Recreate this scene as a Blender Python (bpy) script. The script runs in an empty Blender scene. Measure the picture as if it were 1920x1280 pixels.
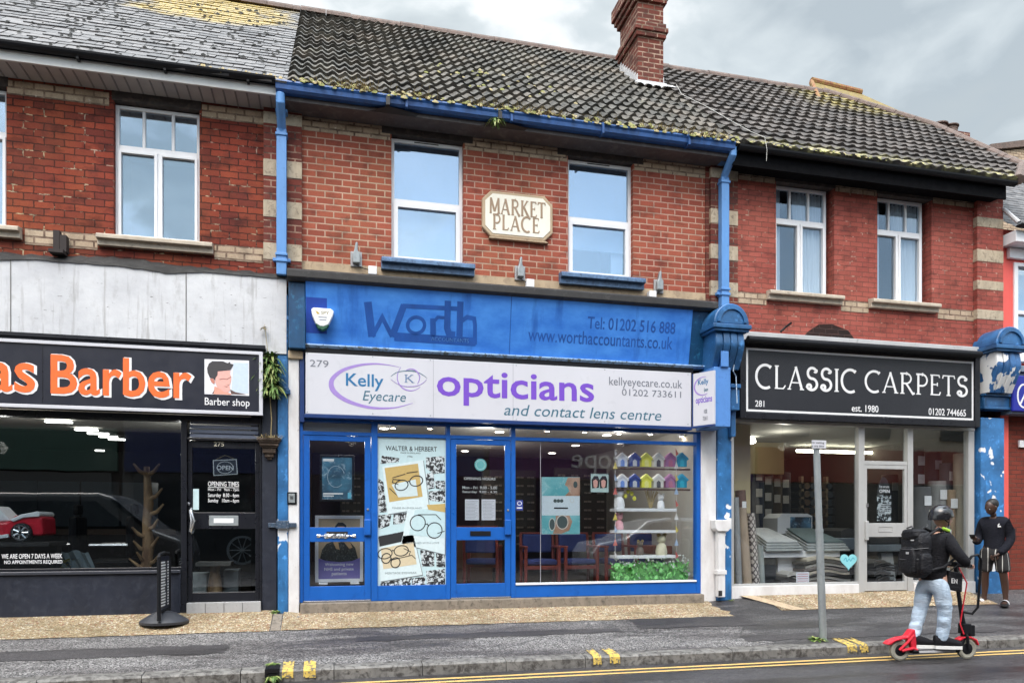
import bpy, bmesh, math, random
from mathutils import Vector, Matrix, Euler
R = math.radians
random.seed(7)
scene = bpy.context.scene
COL = scene.collection

# ---------------------------------------------------------------- camera
FPX, DIST, YAW, EYE, HOR = 1400.0, 10.2, R(13.7), 1.58, 985.0     # focal length and horizon in photo pixels
cam_d = bpy.data.cameras.new('camera'); cam = bpy.data.objects.new('camera', cam_d); COL.objects.link(cam)
cam.location = (0, -DIST, EYE); cam.rotation_euler = (R(90), 0, -YAW)
cam_d.sensor_width = 36; cam_d.lens = FPX/1920*36; cam_d.shift_y = (HOR-640)/1920
cam_d.clip_start = .05; cam_d.clip_end = 2000
scene.camera = cam

# ---------------------------------------------------------------- sky, sun, exposure
SUN_EL, SUN_AZ = R(52), R(205)        # azimuth from +Y clockwise: high behind the camera's left shoulder
world = bpy.data.worlds.new('World'); scene.world = world; world.use_nodes = True
nt = world.node_tree; nt.nodes.clear()
def wn(t, **k):
    n = nt.nodes.new(t)
    for a, b in k.items(): setattr(n, a, b)
    return n
out = wn('ShaderNodeOutputWorld'); bg = wn('ShaderNodeBackground'); bg.inputs['Strength'].default_value = .1
sky = wn('ShaderNodeTexSky', sky_type='NISHITA', sun_disc=False, sun_elevation=SUN_EL, sun_rotation=SUN_AZ)
tc = wn('ShaderNodeTexCoord'); sx = wn('ShaderNodeSeparateXYZ'); nt.links.new(tc.outputs['Generated'], sx.inputs[0])
mp = wn('ShaderNodeMapping'); mp.inputs['Scale'].default_value = (1, 1, 1.9); nt.links.new(tc.outputs['Generated'], mp.inputs[0])
n1 = wn('ShaderNodeTexNoise'); n1.inputs['Scale'].default_value = 2.6; n1.inputs['Detail'].default_value = 9; n1.inputs['Roughness'].default_value = .52
n1.inputs['Distortion'].default_value = .4
nt.links.new(mp.outputs[0], n1.inputs[0])
cr = wn('ShaderNodeValToRGB'); e = cr.color_ramp.elements                       # cloud brightness
e[0].position = .36; e[0].color = (3.5, 4.0, 4.35, 1); e[1].position = .61; e[1].color = (8.3, 8.45, 8.5, 1)
m = e.new(.50); m.color = (5.0, 5.5, 5.75, 1)
n3 = wn('ShaderNodeTexNoise'); n3.inputs['Scale'].default_value = 11; n3.inputs['Detail'].default_value = 7; n3.inputs['Distortion'].default_value = .5; nt.links.new(mp.outputs[0], n3.inputs[0])
wm = wn('ShaderNodeMath', operation='MULTIPLY_ADD'); nt.links.new(n3.outputs['Fac'], wm.inputs[0]); wm.inputs[1].default_value = .34; wsb = wn('ShaderNodeMath', operation='SUBTRACT'); nt.links.new(n1.outputs['Fac'], wsb.inputs[0]); wsb.inputs[1].default_value = .17; nt.links.new(wsb.outputs[0], wm.inputs[2])   # wisps
nt.links.new(wm.outputs[0], cr.inputs[0])
n2 = wn('ShaderNodeTexNoise'); n2.inputs['Scale'].default_value = 1.5; n2.inputs['Detail'].default_value = 5
nt.links.new(mp.outputs[0], n2.inputs[0])
cr2 = wn('ShaderNodeMapRange'); cr2.inputs[1].default_value = .43; cr2.inputs[2].default_value = .57   # breaks in the cloud
w2 = wn('ShaderNodeMath', operation='MULTIPLY_ADD'); nt.links.new(n3.outputs['Fac'], w2.inputs[0]); w2.inputs[1].default_value = .45; ws2 = wn('ShaderNodeMath', operation='SUBTRACT'); nt.links.new(n2.outputs['Fac'], ws2.inputs[0]); ws2.inputs[1].default_value = .22; nt.links.new(ws2.outputs[0], w2.inputs[2])
nt.links.new(w2.outputs[0], cr2.inputs[0])
yr = wn('ShaderNodeMapRange'); yr.inputs[1].default_value = .35; yr.inputs[2].default_value = -.5; yr.inputs[3].default_value = .10; yr.inputs[4].default_value = .85
nt.links.new(sx.outputs['Y'], yr.inputs[0])
mu = wn('ShaderNodeMath', operation='MULTIPLY'); nt.links.new(cr2.outputs[0], mu.inputs[0]); nt.links.new(yr.outputs[0], mu.inputs[1])
skg = wn('ShaderNodeMixRGB', blend_type='MULTIPLY'); skg.inputs[0].default_value = 1; skg.inputs[2].default_value = (1.5, 1.35, 1.12, 1)
nt.links.new(sky.outputs[0], skg.inputs[1])
mx = wn('ShaderNodeMixRGB'); nt.links.new(mu.outputs[0], mx.inputs[0]); nt.links.new(cr.outputs[0], mx.inputs[1]); nt.links.new(skg.outputs[0], mx.inputs[2])
zr = wn('ShaderNodeMapRange'); zr.inputs[1].default_value = .58; zr.inputs[2].default_value = 1; zr.inputs[3].default_value = 1; zr.inputs[4].default_value = 5.6
nt.links.new(sx.outputs['Z'], zr.inputs[0])      # an overcast sky is brightest overhead
zm = wn('ShaderNodeMixRGB', blend_type='MULTIPLY'); zm.inputs[0].default_value = 1
nt.links.new(mx.outputs[0], zm.inputs[1]); nt.links.new(zr.outputs[0], zm.inputs[2])
yb = wn('ShaderNodeMapRange'); yb.inputs[1].default_value = .3; yb.inputs[2].default_value = -.6; yb.inputs[3].default_value = 1; yb.inputs[4].default_value = 1.75
nt.links.new(sx.outputs['Y'], yb.inputs[0])      # the cloud is thinner behind the camera
zm2 = wn('ShaderNodeMixRGB', blend_type='MULTIPLY'); zm2.inputs[0].default_value = 1; nt.links.new(zm.outputs[0], zm2.inputs[1]); nt.links.new(yb.outputs[0], zm2.inputs[2])
nt.links.new(zm2.outputs[0], bg.inputs['Color']); nt.links.new(bg.outputs[0], out.inputs[0])
sun_d = bpy.data.lights.new('sun', 'SUN'); sun_d.energy = 1.15; sun_d.angle = R(35); sun_d.color = (1, .965, .92)
sun = bpy.data.objects.new('sun', sun_d); COL.objects.link(sun)
sd = Vector((math.sin(SUN_AZ)*math.cos(SUN_EL), math.cos(SUN_AZ)*math.cos(SUN_EL), math.sin(SUN_EL)))
sun.rotation_euler = (-sd).to_track_quat('-Z', 'Y').to_euler(); sun.location = (0, -6, 20)
vs = scene.view_settings; vs.view_transform = 'Standard'; vs.look = 'None'; vs.gamma = 1; vs.use_curve_mapping = False
vs.exposure = .62
cy = scene.cycles; cy.max_bounces = 8; cy.transparent_max_bounces = 24; cy.caustics_reflective = False; cy.caustics_refractive = False
cy.sample_clamp_indirect = 6; cy.use_denoising = True
try: cy.denoiser = 'OPENIMAGEDENOISE'; cy.denoising_input_passes = 'RGB_ALBEDO_NORMAL'; cy.denoising_prefilter = 'ACCURATE'
except Exception: pass

# ---------------------------------------------------------------- helpers
SY, CY_ = math.sin(YAW), math.cos(YAW)
def P(px, py, Y=0.0):
    """World X, Z of the photo's pixel on the vertical plane at Y (used to measure the place off the photograph)."""
    u = (px-960)/FPX; v = (HOR-py)/FPX
    t = (Y+DIST)/(CY_-u*SY)
    return (SY+u*CY_)*t, EYE+v*t
def PX(px, Y=0.0): return P(px, 985, Y)[0]
def PZ(px, py, Y=0.0): return P(px, py, Y)[1]

WORLD = {}                     # world location of the roots whose children are written in world coordinates
def setp(o, label=None, cat=None, group=None, kind=None):
    for k, v in (('label', label), ('category', cat), ('group', group), ('kind', kind)):
        if v: o[k] = v
    return o
def thing(name, label, cat, loc=(0, 0, 0), group=None, kind=None):
    o = bpy.data.objects.new(name, None); COL.objects.link(o); o.location = loc; o.empty_display_size = .2
    WORLD[o.name] = Vector(loc)
    return setp(o, label, cat, group, kind)
def copy_tree(o, parent=None):
    c = o.copy(); COL.objects.link(c)
    if parent: c.parent = parent
    for ch in list(o.children): copy_tree(ch, c)
    return c

class MB:
    def __init__(s): s.v = []; s.f = []; s.m = []; s.mi = 0
    def add(s, vs, fs):
        b = len(s.v); s.v += [tuple(v) for v in vs]
        for f in fs: s.f.append(tuple(i+b for i in f)); s.m.append(s.mi)
        return s
    def box(s, x0, x1, y0, y1, z0, z1):
        x0, x1 = sorted((x0, x1)); y0, y1 = sorted((y0, y1)); z0, z1 = sorted((z0, z1))
        return s.add([(x0,y0,z0),(x1,y0,z0),(x1,y1,z0),(x0,y1,z0),(x0,y0,z1),(x1,y0,z1),(x1,y1,z1),(x0,y1,z1)],
              [(0,3,2,1),(4,5,6,7),(0,1,5,4),(1,2,6,5),(2,3,7,6),(3,0,4,7)])
    def quad(s, a, b, c, d): return s.add([a, b, c, d], [(0, 1, 2, 3)])
    def prism(s, poly, y0, y1):
        """polygon in X, Z extruded from y0 (front) to y1"""
        n = len(poly)
        if sum(poly[i][0]*poly[(i+1)%n][1]-poly[(i+1)%n][0]*poly[i][1] for i in range(n)) < 0: poly = poly[::-1]
        vs = [(x, y0, z) for x, z in poly]+[(x, y1, z) for x, z in poly]
        return s.add(vs, [tuple(range(n)), tuple(range(2*n-1, n-1, -1))]+[(i, i+n, (i+1)%n+n, (i+1)%n) for i in range(n)])
    def prof(s, poly, x0, x1):
        """profile in Y, Z swept along X"""
        n = len(poly)
        vs = [(x0, y, z) for y, z in poly]+[(x1, y, z) for y, z in poly]
        return s.add(vs, [tuple(range(n)), tuple(range(2*n-1, n-1, -1))]+[(i, i+n, (i+1)%n+n, (i+1)%n) for i in range(n)])
    def tube(s, pts, r, n=10, cap=True):
        pts = [Vector(p) for p in pts]; k = len(pts); rs = r if isinstance(r, (list, tuple)) else [r]*k
        vs = []; up = None
        for i, p in enumerate(pts):
            d = (pts[min(i+1, k-1)]-pts[max(i-1, 0)])
            d = d.normalized() if d.length > 1e-9 else Vector((0, 0, 1))
            if up is None: up = Vector((0, 0, 1)) if abs(d.z) < .9 else Vector((1, 0, 0))
            a = d.cross(up).normalized(); b = a.cross(d).normalized(); up = b
            for j in range(n):
                t = 2*math.pi*j/n; vs.append(p+(a*math.cos(t)+b*math.sin(t))*rs[i])
        fs = [(i*n+j, i*n+(j+1)%n, (i+1)*n+(j+1)%n, (i+1)*n+j) for i in range(k-1) for j in range(n)]
        if cap: fs += [tuple(range(n-1, -1, -1)), tuple((k-1)*n+j for j in range(n))]
        return s.add(vs, fs)
    def lathe(s, prof, n=24, c=(0, 0, 0), axis='z'):
        vs = []; k = len(prof)
        for r, h in prof:
            for j in range(n):
                t = 2*math.pi*j/n; a, b = r*math.cos(t), r*math.sin(t)
                vs.append({'z': (c[0]+a, c[1]+b, c[2]+h), 'y': (c[0]+a, c[1]+h, c[2]+b), 'x': (c[0]+h, c[1]+a, c[2]+b)}[axis])
        fs = [(i*n+j, i*n+(j+1)%n, (i+1)*n+(j+1)%n, (i+1)*n+j) for i in range(k-1) for j in range(n)]
        if prof[0][0] > 1e-5: fs.append(tuple(range(n-1, -1, -1)))
        if prof[-1][0] > 1e-5: fs.append(tuple((k-1)*n+j for j in range(n)))
        return s.add(vs, fs)
    def ball(s, c, r, n=10, sc=(1, 1, 1)):
        vs = []; fs = []; k = max(4, n//2+1)
        for i in range(k+1):
            a = math.pi*i/k
            for j in range(n):
                t = 2*math.pi*j/n
                vs.append((c[0]+r*sc[0]*math.sin(a)*math.cos(t), c[1]+r*sc[1]*math.sin(a)*math.sin(t), c[2]+r*sc[2]*math.cos(a)))
        for i in range(k):
            for j in range(n): fs.append((i*n+j, (i+1)*n+j, (i+1)*n+(j+1)%n, i*n+(j+1)%n))
        return s.add(vs, fs)
    def ribbon(s, pts, w, y0, y1, closed=False):
        """a stroke in the X, Z plane with mitred joints; w a width or one per point"""
        n = len(pts); ws = w if isinstance(w, (list, tuple)) else [w]*n
        L = []; Rr = []
        for i in range(n):
            p = Vector(pts[i])
            a = Vector(pts[i-1]) if (i > 0 or closed) else None
            b = Vector(pts[(i+1) % n]) if (i < n-1 or closed) else None
            d1 = (p-a).normalized() if a is not None else (b-p).normalized()
            d2 = (b-p).normalized() if b is not None else d1
            t = (d1+d2); t = t.normalized() if t.length > 1e-6 else d1
            nn = Vector((-t.y, t.x)); c = max(.45, nn.dot(Vector((-d1.y, d1.x))))
            L.append(p+nn*ws[i]/2/c); Rr.append(p-nn*ws[i]/2/c)
        vs = []
        for i in range(n):
            l, r = L[i], Rr[i]
            vs += [(l.x, y0, l.y), (r.x, y0, r.y), (l.x, y1, l.y), (r.x, y1, r.y)]
        fs = []; rng = range(n if closed else n-1)
        for i in rng:
            a, b = 4*i, 4*((i+1) % n)
            fs += [(a, a+1, b+1, b), (a+1, a+3, b+3, b+1), (a, b, b+2, a+2)]
        if not closed: fs += [(0, 2, 3, 1), (4*n-4, 4*n-3, 4*n-1, 4*n-2)]
        return s.add(vs, fs)
    def xf(s, M, start=0):
        for i in range(start, len(s.v)): s.v[i] = tuple(M @ Vector(s.v[i]))
        return s
    def build(s, name, mat, parent=None, bevel=0, smooth=False, kind=None, base=True):
        me = bpy.data.meshes.new(name); o = bpy.data.objects.new(name, me); COL.objects.link(o)
        org = Vector((0, 0, 0))
        if parent is not None: org = WORLD.get(parent.name, Vector((0, 0, 0))); o.parent = parent
        elif base and s.v:
            xs = [v[0] for v in s.v]; ys = [v[1] for v in s.v]; zs = [v[2] for v in s.v]
            org = Vector(((min(xs)+max(xs))/2, (min(ys)+max(ys))/2, min(zs))); o.location = org
        WORLD[o.name] = org
        me.from_pydata([tuple(Vector(v)-org) for v in s.v], [], s.f)
        mats = mat if isinstance(mat, (list, tuple)) else [mat]
        for m in mats: me.materials.append(m)
        if len(mats) > 1: me.polygons.foreach_set('material_index', [min(i, len(mats)-1) for i in s.m])
        if smooth:
            me.polygons.foreach_set('use_smooth', [True]*len(me.polygons))
            try: me.set_sharp_from_angle(angle=R(40))
            except Exception: pass
        me.update()
        if bevel:
            b = o.modifiers.new('bevel', 'BEVEL'); b.width = bevel; b.segments = 2; b.limit_method = 'ANGLE'; b.angle_limit = R(40)
        if kind: o['kind'] = kind
        return o

# ---------------------------------------------------------------- materials
MATS = {}
class NT:
    def __init__(s, name):
        s.m = bpy.data.materials.new(name); s.m.use_nodes = True; s.t = s.m.node_tree; s.t.nodes.clear()
        s.out = s.n('ShaderNodeOutputMaterial'); s.b = s.n('ShaderNodeBsdfPrincipled'); s.l(s.b.outputs[0], s.out.inputs[0])
        s.co = s.n('ShaderNodeTexCoord').outputs['Object']
    def n(s, t, **k):
        x = s.t.nodes.new(t)
        for a, b in k.items(): setattr(x, a, b)
        return x
    def l(s, a, b): s.t.links.new(a, b)
    def math(s, op, a, b=None, clamp=False):
        x = s.n('ShaderNodeMath', operation=op, use_clamp=clamp)
        for i, q in enumerate((a, b)):
            if q is None: continue
            if isinstance(q, (int, float)): x.inputs[i].default_value = q
            else: s.l(q, x.inputs[i])
        return x.outputs[0]
    def noise(s, scale, detail=4, rough=.55, stretch=None, co=None, dist=0):
        c = co or s.co
        if stretch:
            mp = s.n('ShaderNodeMapping'); mp.inputs['Scale'].default_value = stretch; s.l(c, mp.inputs[0]); c = mp.outputs[0]
        x = s.n('ShaderNodeTexNoise'); x.inputs['Scale'].default_value = scale; x.inputs['Detail'].default_value = detail
        x.inputs['Roughness'].default_value = rough; x.inputs['Distortion'].default_value = dist; s.l(c, x.inputs['Vector'])
        return x.outputs['Fac']
    def ramp(s, f, a, b, lo=0, hi=1):
        x = s.n('ShaderNodeMapRange'); x.inputs[1].default_value = a; x.inputs[2].default_value = b
        x.inputs[3].default_value = lo; x.inputs[4].default_value = hi; s.l(f, x.inputs[0]); return x.outputs[0]
    def mix(s, f, a, b, mode='MIX'):
        x = s.n('ShaderNodeMixRGB', blend_type=mode)
        for i, q in enumerate((f, a, b)):
            if isinstance(q, (int, float)): x.inputs[i].default_value = q
            elif isinstance(q, tuple): x.inputs[i].default_value = q+(1,) if len(q) == 3 else q
            else: s.l(q, x.inputs[i])
        return x.outputs[0]
    def sep(s, co=None):
        x = s.n('ShaderNodeSeparateXYZ'); s.l(co or s.co, x.inputs[0]); return x.outputs
    def col(s, c):
        if isinstance(c, tuple): s.b.inputs['Base Color'].default_value = c+(1,)
        else: s.l(c, s.b.inputs['Base Color'])
    def set(s, rough=.6, metal=0, spec=.5):
        if isinstance(rough, (int, float)): s.b.inputs['Roughness'].default_value = rough
        else: s.l(rough, s.b.inputs['Roughness'])
        s.b.inputs['Metallic'].default_value = metal; s.b.inputs['Specular IOR Level'].default_value = spec
    def bump(s, h, strength=.4, dist=.01):
        x = s.n('ShaderNodeBump'); x.inputs['Strength'].default_value = strength; x.inputs['Distance'].default_value = dist
        s.l(h, x.inputs['Height']); s.l(x.outputs[0], s.b.inputs['Normal'])

def paint(name, c, rough=.5, var=.25, scale=6, dirt=None, dirt_at=(.55, .75), bump=.12, metal=0, spec=.5, streak=True, c2=None):
    """painted or plain surface with uneven tone, fine grain and, if given, dirt in patches"""
    if name in MATS: return MATS[name]
    t = NT(name)
    d = tuple(x*(1-var) for x in c)
    f = t.noise(scale, 6, .6, stretch=(1, 1, .35) if streak else None)
    b = t.mix(t.ramp(f, .3, .7), d, c2 or c)
    if dirt: b = t.mix(t.ramp(t.noise(scale*1.7+3, 7, .65, dist=.6), *dirt_at), b, dirt)
    t.col(b); t.set(t.ramp(t.noise(scale*3, 3), .2, .8, rough*.8, min(1, rough*1.2)), metal, spec)
    if bump: t.bump(t.noise(60, 4, .6), bump, .004)
    MATS[name] = t.m; return t.m
def flat(name, c, rough=.55, metal=0, spec=.5):
    if name in MATS: return MATS[name]
    t = NT(name); f = t.noise(25, 3); t.col(t.mix(f, tuple(x*.86 for x in c), tuple(min(1, x*1.08) for x in c))); t.set(rough, metal, spec)
    MATS[name] = t.m; return t.m
def glow(name, c, s):
    if name in MATS: return MATS[name]
    t = NT(name); t.col(c); t.b.inputs['Emission Color'].default_value = c+(1,); t.b.inputs['Emission Strength'].default_value = s
    MATS[name] = t.m; return t.m
def glass(name, base=.05, tint=(.93, .95, .96), rough=0.0, refl=(1, 1, 1)):
    if name in MATS: return MATS[name]
    t = NT(name); t.t.nodes.remove(t.b)
    lw = t.n('ShaderNodeLayerWeight'); lw.inputs[0].default_value = .5
    f = t.math('ADD', t.math('MULTIPLY', t.math('POWER', lw.outputs['Facing'], 4.0), .75), base, True)
    tr = t.n('ShaderNodeBsdfTransparent'); tr.inputs[0].default_value = tint+(1,)
    gl = t.n('ShaderNodeBsdfGlossy'); gl.inputs['Roughness'].default_value = rough; gl.inputs['Color'].default_value = refl+(1,)
    bp = t.n('ShaderNodeBump'); bp.inputs['Strength'].default_value = .03; bp.inputs['Distance'].default_value = .02
    t.l(t.noise(1.7, 2), bp.inputs['Height']); t.l(bp.outputs[0], gl.inputs['Normal'])
    mx = t.n('ShaderNodeMixShader'); t.l(f, mx.inputs[0]); t.l(tr.outputs[0], mx.inputs[1]); t.l(gl.outputs[0], mx.inputs[2])
    t.l(mx.outputs[0], t.out.inputs[0]); MATS[name] = t.m; return t.m

def brick(name, a, b, mortar, mort2, mfac, msize=.010, row=.0867, wid=.224, soot=(.03, .022, .02), soot_at=(.6, .85), pale=None, pale_at=(.64, .72), off=(0, 0), streaks=.35, irregular=.004, tints=None):
    t = NT(name); x, y, z = t.sep()
    ax = t.math('ADD', t.math('ADD', x, y), off[0]); az = t.math('ADD', z, off[1])
    cb = t.n('ShaderNodeCombineXYZ')
    jit = t.noise(9, 3); jit2 = t.noise(11, 3, stretch=(1.3, 1, 1))
    t.l(t.math('ADD', ax, t.math('MULTIPLY', t.math('SUBTRACT', jit, .5), irregular*4)), cb.inputs[0])
    t.l(t.math('ADD', az, t.math('MULTIPLY', t.math('SUBTRACT', jit2, .5), irregular*2.5)), cb.inputs[1])
    br = t.n('ShaderNodeTexBrick'); br.offset = .5; br.inputs['Scale'].default_value = 1
    br.inputs['Mortar Size'].default_value = msize; br.inputs['Mortar Smooth'].default_value = .15; br.inputs['Brick Width'].default_value = wid; br.inputs['Row Height'].default_value = row
    br.inputs['Color1'].default_value = a+(1,); br.inputs['Color2'].default_value = b+(1,); br.inputs['Bias'].default_value = -.1
    t.l(cb.outputs[0], br.inputs['Vector'])
    mc = t.mix(t.ramp(t.noise(mfac[0], 5, .6), mfac[1], mfac[2]), mortar, mort2)
    c = t.mix(br.outputs['Fac'], br.outputs['Color'], mc)
    if tints:
        c = t.mix(t.ramp(t.noise(.75, 4, .6), .42, .62, 0, .75), c, t.mix(1, c, tints[0], 'MULTIPLY')); c = t.mix(t.ramp(t.noise(5.5, 4, .6, stretch=(.6, 1, 2.2), co=cb.outputs[0]), .52, .66, 0, .8), c, t.mix(1, c, tints[1], 'MULTIPLY'))
    c = t.mix(t.ramp(t.noise(55, 5, .7), .3, .75, 0, .55), c, t.mix(1, c, (.5, .42, .4), 'MULTIPLY'))        # fired face, speckled
    c = t.mix(t.ramp(t.noise(1.2, 5, .6, stretch=(1, 1, .5)), .35, .7, 0, streaks), c, t.mix(1, c, (.45, .33, .3), 'MULTIPLY'))
    c = t.mix(t.ramp(t.noise(3.4, 7, .68), soot_at[0], soot_at[1], 0, .85), c, soot)
    if pale: c = t.mix(t.ramp(t.noise(14, 4, .7), pale_at[0], pale_at[1], 0, .8), c, pale)
    t.col(c); t.set(.85, 0, .25)
    h = t.math('ADD', t.math('MULTIPLY', br.outputs['Fac'], -1.0), t.math('MULTIPLY', t.noise(70, 4, .7), .5))
    t.bump(h, .7, .006); MATS[name] = t.m; return t.m
M_BRICK_L = brick('old_red_brick', (.33, .066, .037), (.17, .038, .029), (.085, .026, .02), (.58, .42, .32), (6.5, .565, .64), .0075, soot_at=(.54, .80), streaks=.6, irregular=.009, tints=((1.2, 1.6, 1.15), (.42, .46, .55)))
M_BRICK_M = brick('red_facing_brick', (.44, .118, .075), (.32, .082, .056), (.70, .46, .36), (.46, .29, .23), (3, .3, .7), .0085, soot_at=(.60, .78), streaks=.45, irregular=.002, tints=((.95, 1.15, 1.0), (.58, .60, .64)))
M_BRICK_R = brick('worn_red_brick', (.45, .118, .092), (.35, .085, .068), (.26, .085, .068), (.62, .42, .34), (8, .57, .66), .008, row=.078, soot_at=(.58, .80), streaks=.5, irregular=.008, tints=((1.05, 1.2, 1.1), (.55, .58, .62)))
M_BRICK_PIER = brick('pier_brick', (.24, .06, .042), (.14, .045, .036), (.45, .30, .22), (.10, .06, .05), (6, .4, .6), .009, soot_at=(.5, .8), streaks=.5)
M_BRICK_CH = brick('chimney_brick', (.20, .055, .038), (.11, .04, .03), (.50, .36, .27), (.18, .12, .09), (5, .4, .6), .011, soot_at=(.52, .8), streaks=.4, pale=(.28, .20, .05), pale_at=(.66, .74))
M_BRICK_FAR = brick('brown_red_brick', (.26, .055, .035), (.20, .045, .03), (.12, .045, .035), (.18, .07, .05), (5, .4, .6), .008, row=.075)
M_CREAM_BRICK = brick('cream_brick', (.62, .50, .36), (.50, .40, .28), (.16, .11, .08), (.40, .30, .22), (6, .4, .6), .012, soot=(.10, .075, .055), soot_at=(.5, .8), pale=(.75, .68, .55), row=.085, wid=.22)
M_CREAM_BLOCK = paint('cream_stone', (.52, .43, .31), .85, .35, 9, dirt=(.12, .09, .065), dirt_at=(.52, .74), bump=.6)
M_BAND_STONE = paint('buff_stone', (.50, .38, .25), .85, .3, 5, dirt=(.16, .11, .08), dirt_at=(.52, .78), bump=.5)
M_LINTEL = paint('dark_lintel', (.055, .045, .042), .85, .4, 4, dirt=(.11, .085, .07), dirt_at=(.5, .75), bump=.4)
M_SILL = paint('sill_stone', (.56, .48, .38), .8, .3, 7, dirt=(.14, .11, .09), dirt_at=(.56, .76), bump=.4)
M_BLUESILL = paint('blue_grey_paint', (.13, .24, .42), .5, .5, 12, dirt=(.04, .07, .13), dirt_at=(.48, .66))
M_UPVC = paint('white_upvc', (.82, .83, .85), .35, .07, 3, bump=.02)
M_WHITEBOARD = paint('white_board', (.72, .72, .70), .5, .12, 3, dirt=(.42, .40, .37), dirt_at=(.62, .85))
M_SOFFIT = paint('grey_soffit', (.42, .40, .39), .6, .2, 4)
M_DARKSOFFIT = paint('dark_soffit', (.115, .10, .098), .7, .35, 3, dirt=(.19, .17, .16), dirt_at=(.5, .8))
M_BLACKGUT = paint('black_plastic', (.006, .0065, .009), .55, .3, 4, dirt=(.03, .03, .034), dirt_at=(.66, .85), spec=.25)
M_BLACKFASCIA = paint('black_fascia_paint', (.004, .0042, .0055), .85, .3, 5, dirt=(.05, .05, .05), dirt_at=(.70, .78), spec=.1)
M_BLUEGUT = paint('blue_gutter_paint', (.022, .10, .32), .4, .35, 7, dirt=(.012, .03, .08), dirt_at=(.54, .78))
M_BLUEPIPE = paint('blue_pipe_paint', (.11, .29, .62), .4, .22, 5, dirt=(.05, .15, .36), dirt_at=(.58, .75))
M_LEAD = paint('dark_lead', (.028, .026, .025), .65, .4, 3, dirt=(.10, .09, .085), dirt_at=(.58, .8), bump=.5)
M_LEADGREY = paint('grey_lead', (.50, .50, .50), .55, .2, 4, dirt=(.22, .21, .2), dirt_at=(.6, .8), bump=.3)
M_FLASH = paint('white_flashing', (.62, .62, .63), .5, .2, 6, dirt=(.3, .3, .3), dirt_at=(.6, .8))
M_NAVY = paint('black_navy_paint', (.018, .022, .036), .45, .35, 4, dirt=(.035, .04, .055), dirt_at=(.5, .8))
M_BLACKFRAME = paint('black_frame_paint', (.012, .013, .018), .3, .3, 4)
M_SIGNBLACK = paint('sign_black', (.016, .018, .030), .38, .25, 2.5, bump=.02)
M_SIGNWHITE = paint('sign_white', (.60, .60, .64), .35, .07, 1.5, dirt=(.50, .50, .53), dirt_at=(.58, .85), bump=.02)
M_ORANGE = flat('orange_lettering', (.86, .16, .035), .4)
M_WHITELET = flat('white_lettering', (.82, .82, .82), .45)
M_BLUEFRAME = paint('royal_blue_paint', (.012, .115, .46), .32, .18, 3, dirt=(.008, .07, .30), dirt_at=(.55, .8), bump=.03)
M_BLUEDARK = paint('navy_blue_paint', (.010, .04, .17), .4, .3, 3)
M_TEAL = paint('teal_blue_paint', (.010, .085, .21), .4, .55, 5, dirt=(.035, .20, .36), dirt_at=(.56, .78))
M_PURPLE = flat('purple_lettering', (.17, .065, .50), .45)
M_SLATEBLUE = flat('slate_blue_lettering', (.045, .14, .20), .5)
M_GREYLET = flat('grey_lettering', (.16, .17, .20), .5)
M_KELLYBLUE = flat('teal_lettering', (.015, .15, .33), .5)
M_LILAC = flat('lilac_print', (.33, .22, .55), .5)
M_GHOST = paint('dark_blue_ghost', (.014, .09, .38), .45, .35, 5)
M_GHOSTL = flat('pale_blue_ghost', (.14, .36, .70), .45)
M_PLAQUE = paint('cream_plaque', (.82, .79, .68), .6, .08, 9, dirt=(.62, .58, .48), dirt_at=(.6, .8))
M_TAN = paint('tan_paint', (.36, .25, .16), .6, .25, 12)
M_ALU = paint('grey_aluminium', (.52, .52, .51), .42, .14, 5, dirt=(.36, .35, .34), dirt_at=(.6, .82), metal=.25)
M_STEEL = paint('galvanised_steel', (.33, .36, .37), .5, .22, 8, dirt=(.22, .25, .25), dirt_at=(.52, .8), metal=.4)
M_CORAL = paint('coral_paint', (.80, .115, .095), .6, .1, 2, dirt=(.66, .10, .085), dirt_at=(.55, .8))
M_GREYFASCIA = paint('blue_grey_board', (.20, .25, .32), .5, .15, 3)
M_SIGNBLUE = paint('deep_blue_sign', (.012, .02, .30), .35, .12, 2, bump=.02)
M_DARK = flat('dark_interior', (.018, .016, .016), .8)
M_CEIL = paint('interior_ceiling', (.62, .60, .57), .8, .1, 1)
M_PALEWALL = paint('pale_interior_wall', (.60, .59, .55), .8, .12, 2)
M_WOODWALL = paint('brown_interior_wall', (.14, .07, .035), .7, .5, 4)
M_FLOORW = paint('interior_floor', (.10, .075, .055), .5, .3, 3)
M_TILE = paint('grey_step_tile', (.40, .40, .40), .5, .15, 7, dirt=(.28, .27, .26))
M_CONC = paint('step_concrete', (.26, .22, .175), .85, .35, 8, dirt=(.07, .06, .05), dirt_at=(.50, .72), bump=.6)
M_TYRE = flat('black_rubber', (.018, .018, .02), .7)
M_CHROME = flat('bright_metal', (.62, .62, .64), .25, .9)
M_RED = paint('scooter_red', (.62, .02, .04), .35, .2, 5, bump=.02)
M_YELLOWP = paint('yellow_road_paint', (.60, .42, .09), .8, .25, 14, dirt=(.13, .115, .08), dirt_at=(.50, .56), bump=.4)
M_YLINE = paint('yellow_line_paint', (.62, .40, .13), .6, .2, 14, dirt=(.20, .15, .09), dirt_at=(.60, .72), bump=.3)
M_GLASS = glass('shop_glass', .085)
M_GLASS_B = glass('dark_shop_glass', .105, (.80, .84, .86))
M_GLASS_R = glass('curtained_glass', .10, (.86, .91, .95), refl=(.78, .9, 1))
M_GLASS_UP = glass('sky_glass', .30, (.80, .88, .95), refl=(.74, .88, 1))
M_LEAF = flat('weed_leaf', (.10, .18, .035), .6)
M_LEAFP = flat('pale_leaf', (.26, .30, .09), .6)
M_STRAW = flat('dry_grass', (.38, .30, .15), .8)
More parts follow.
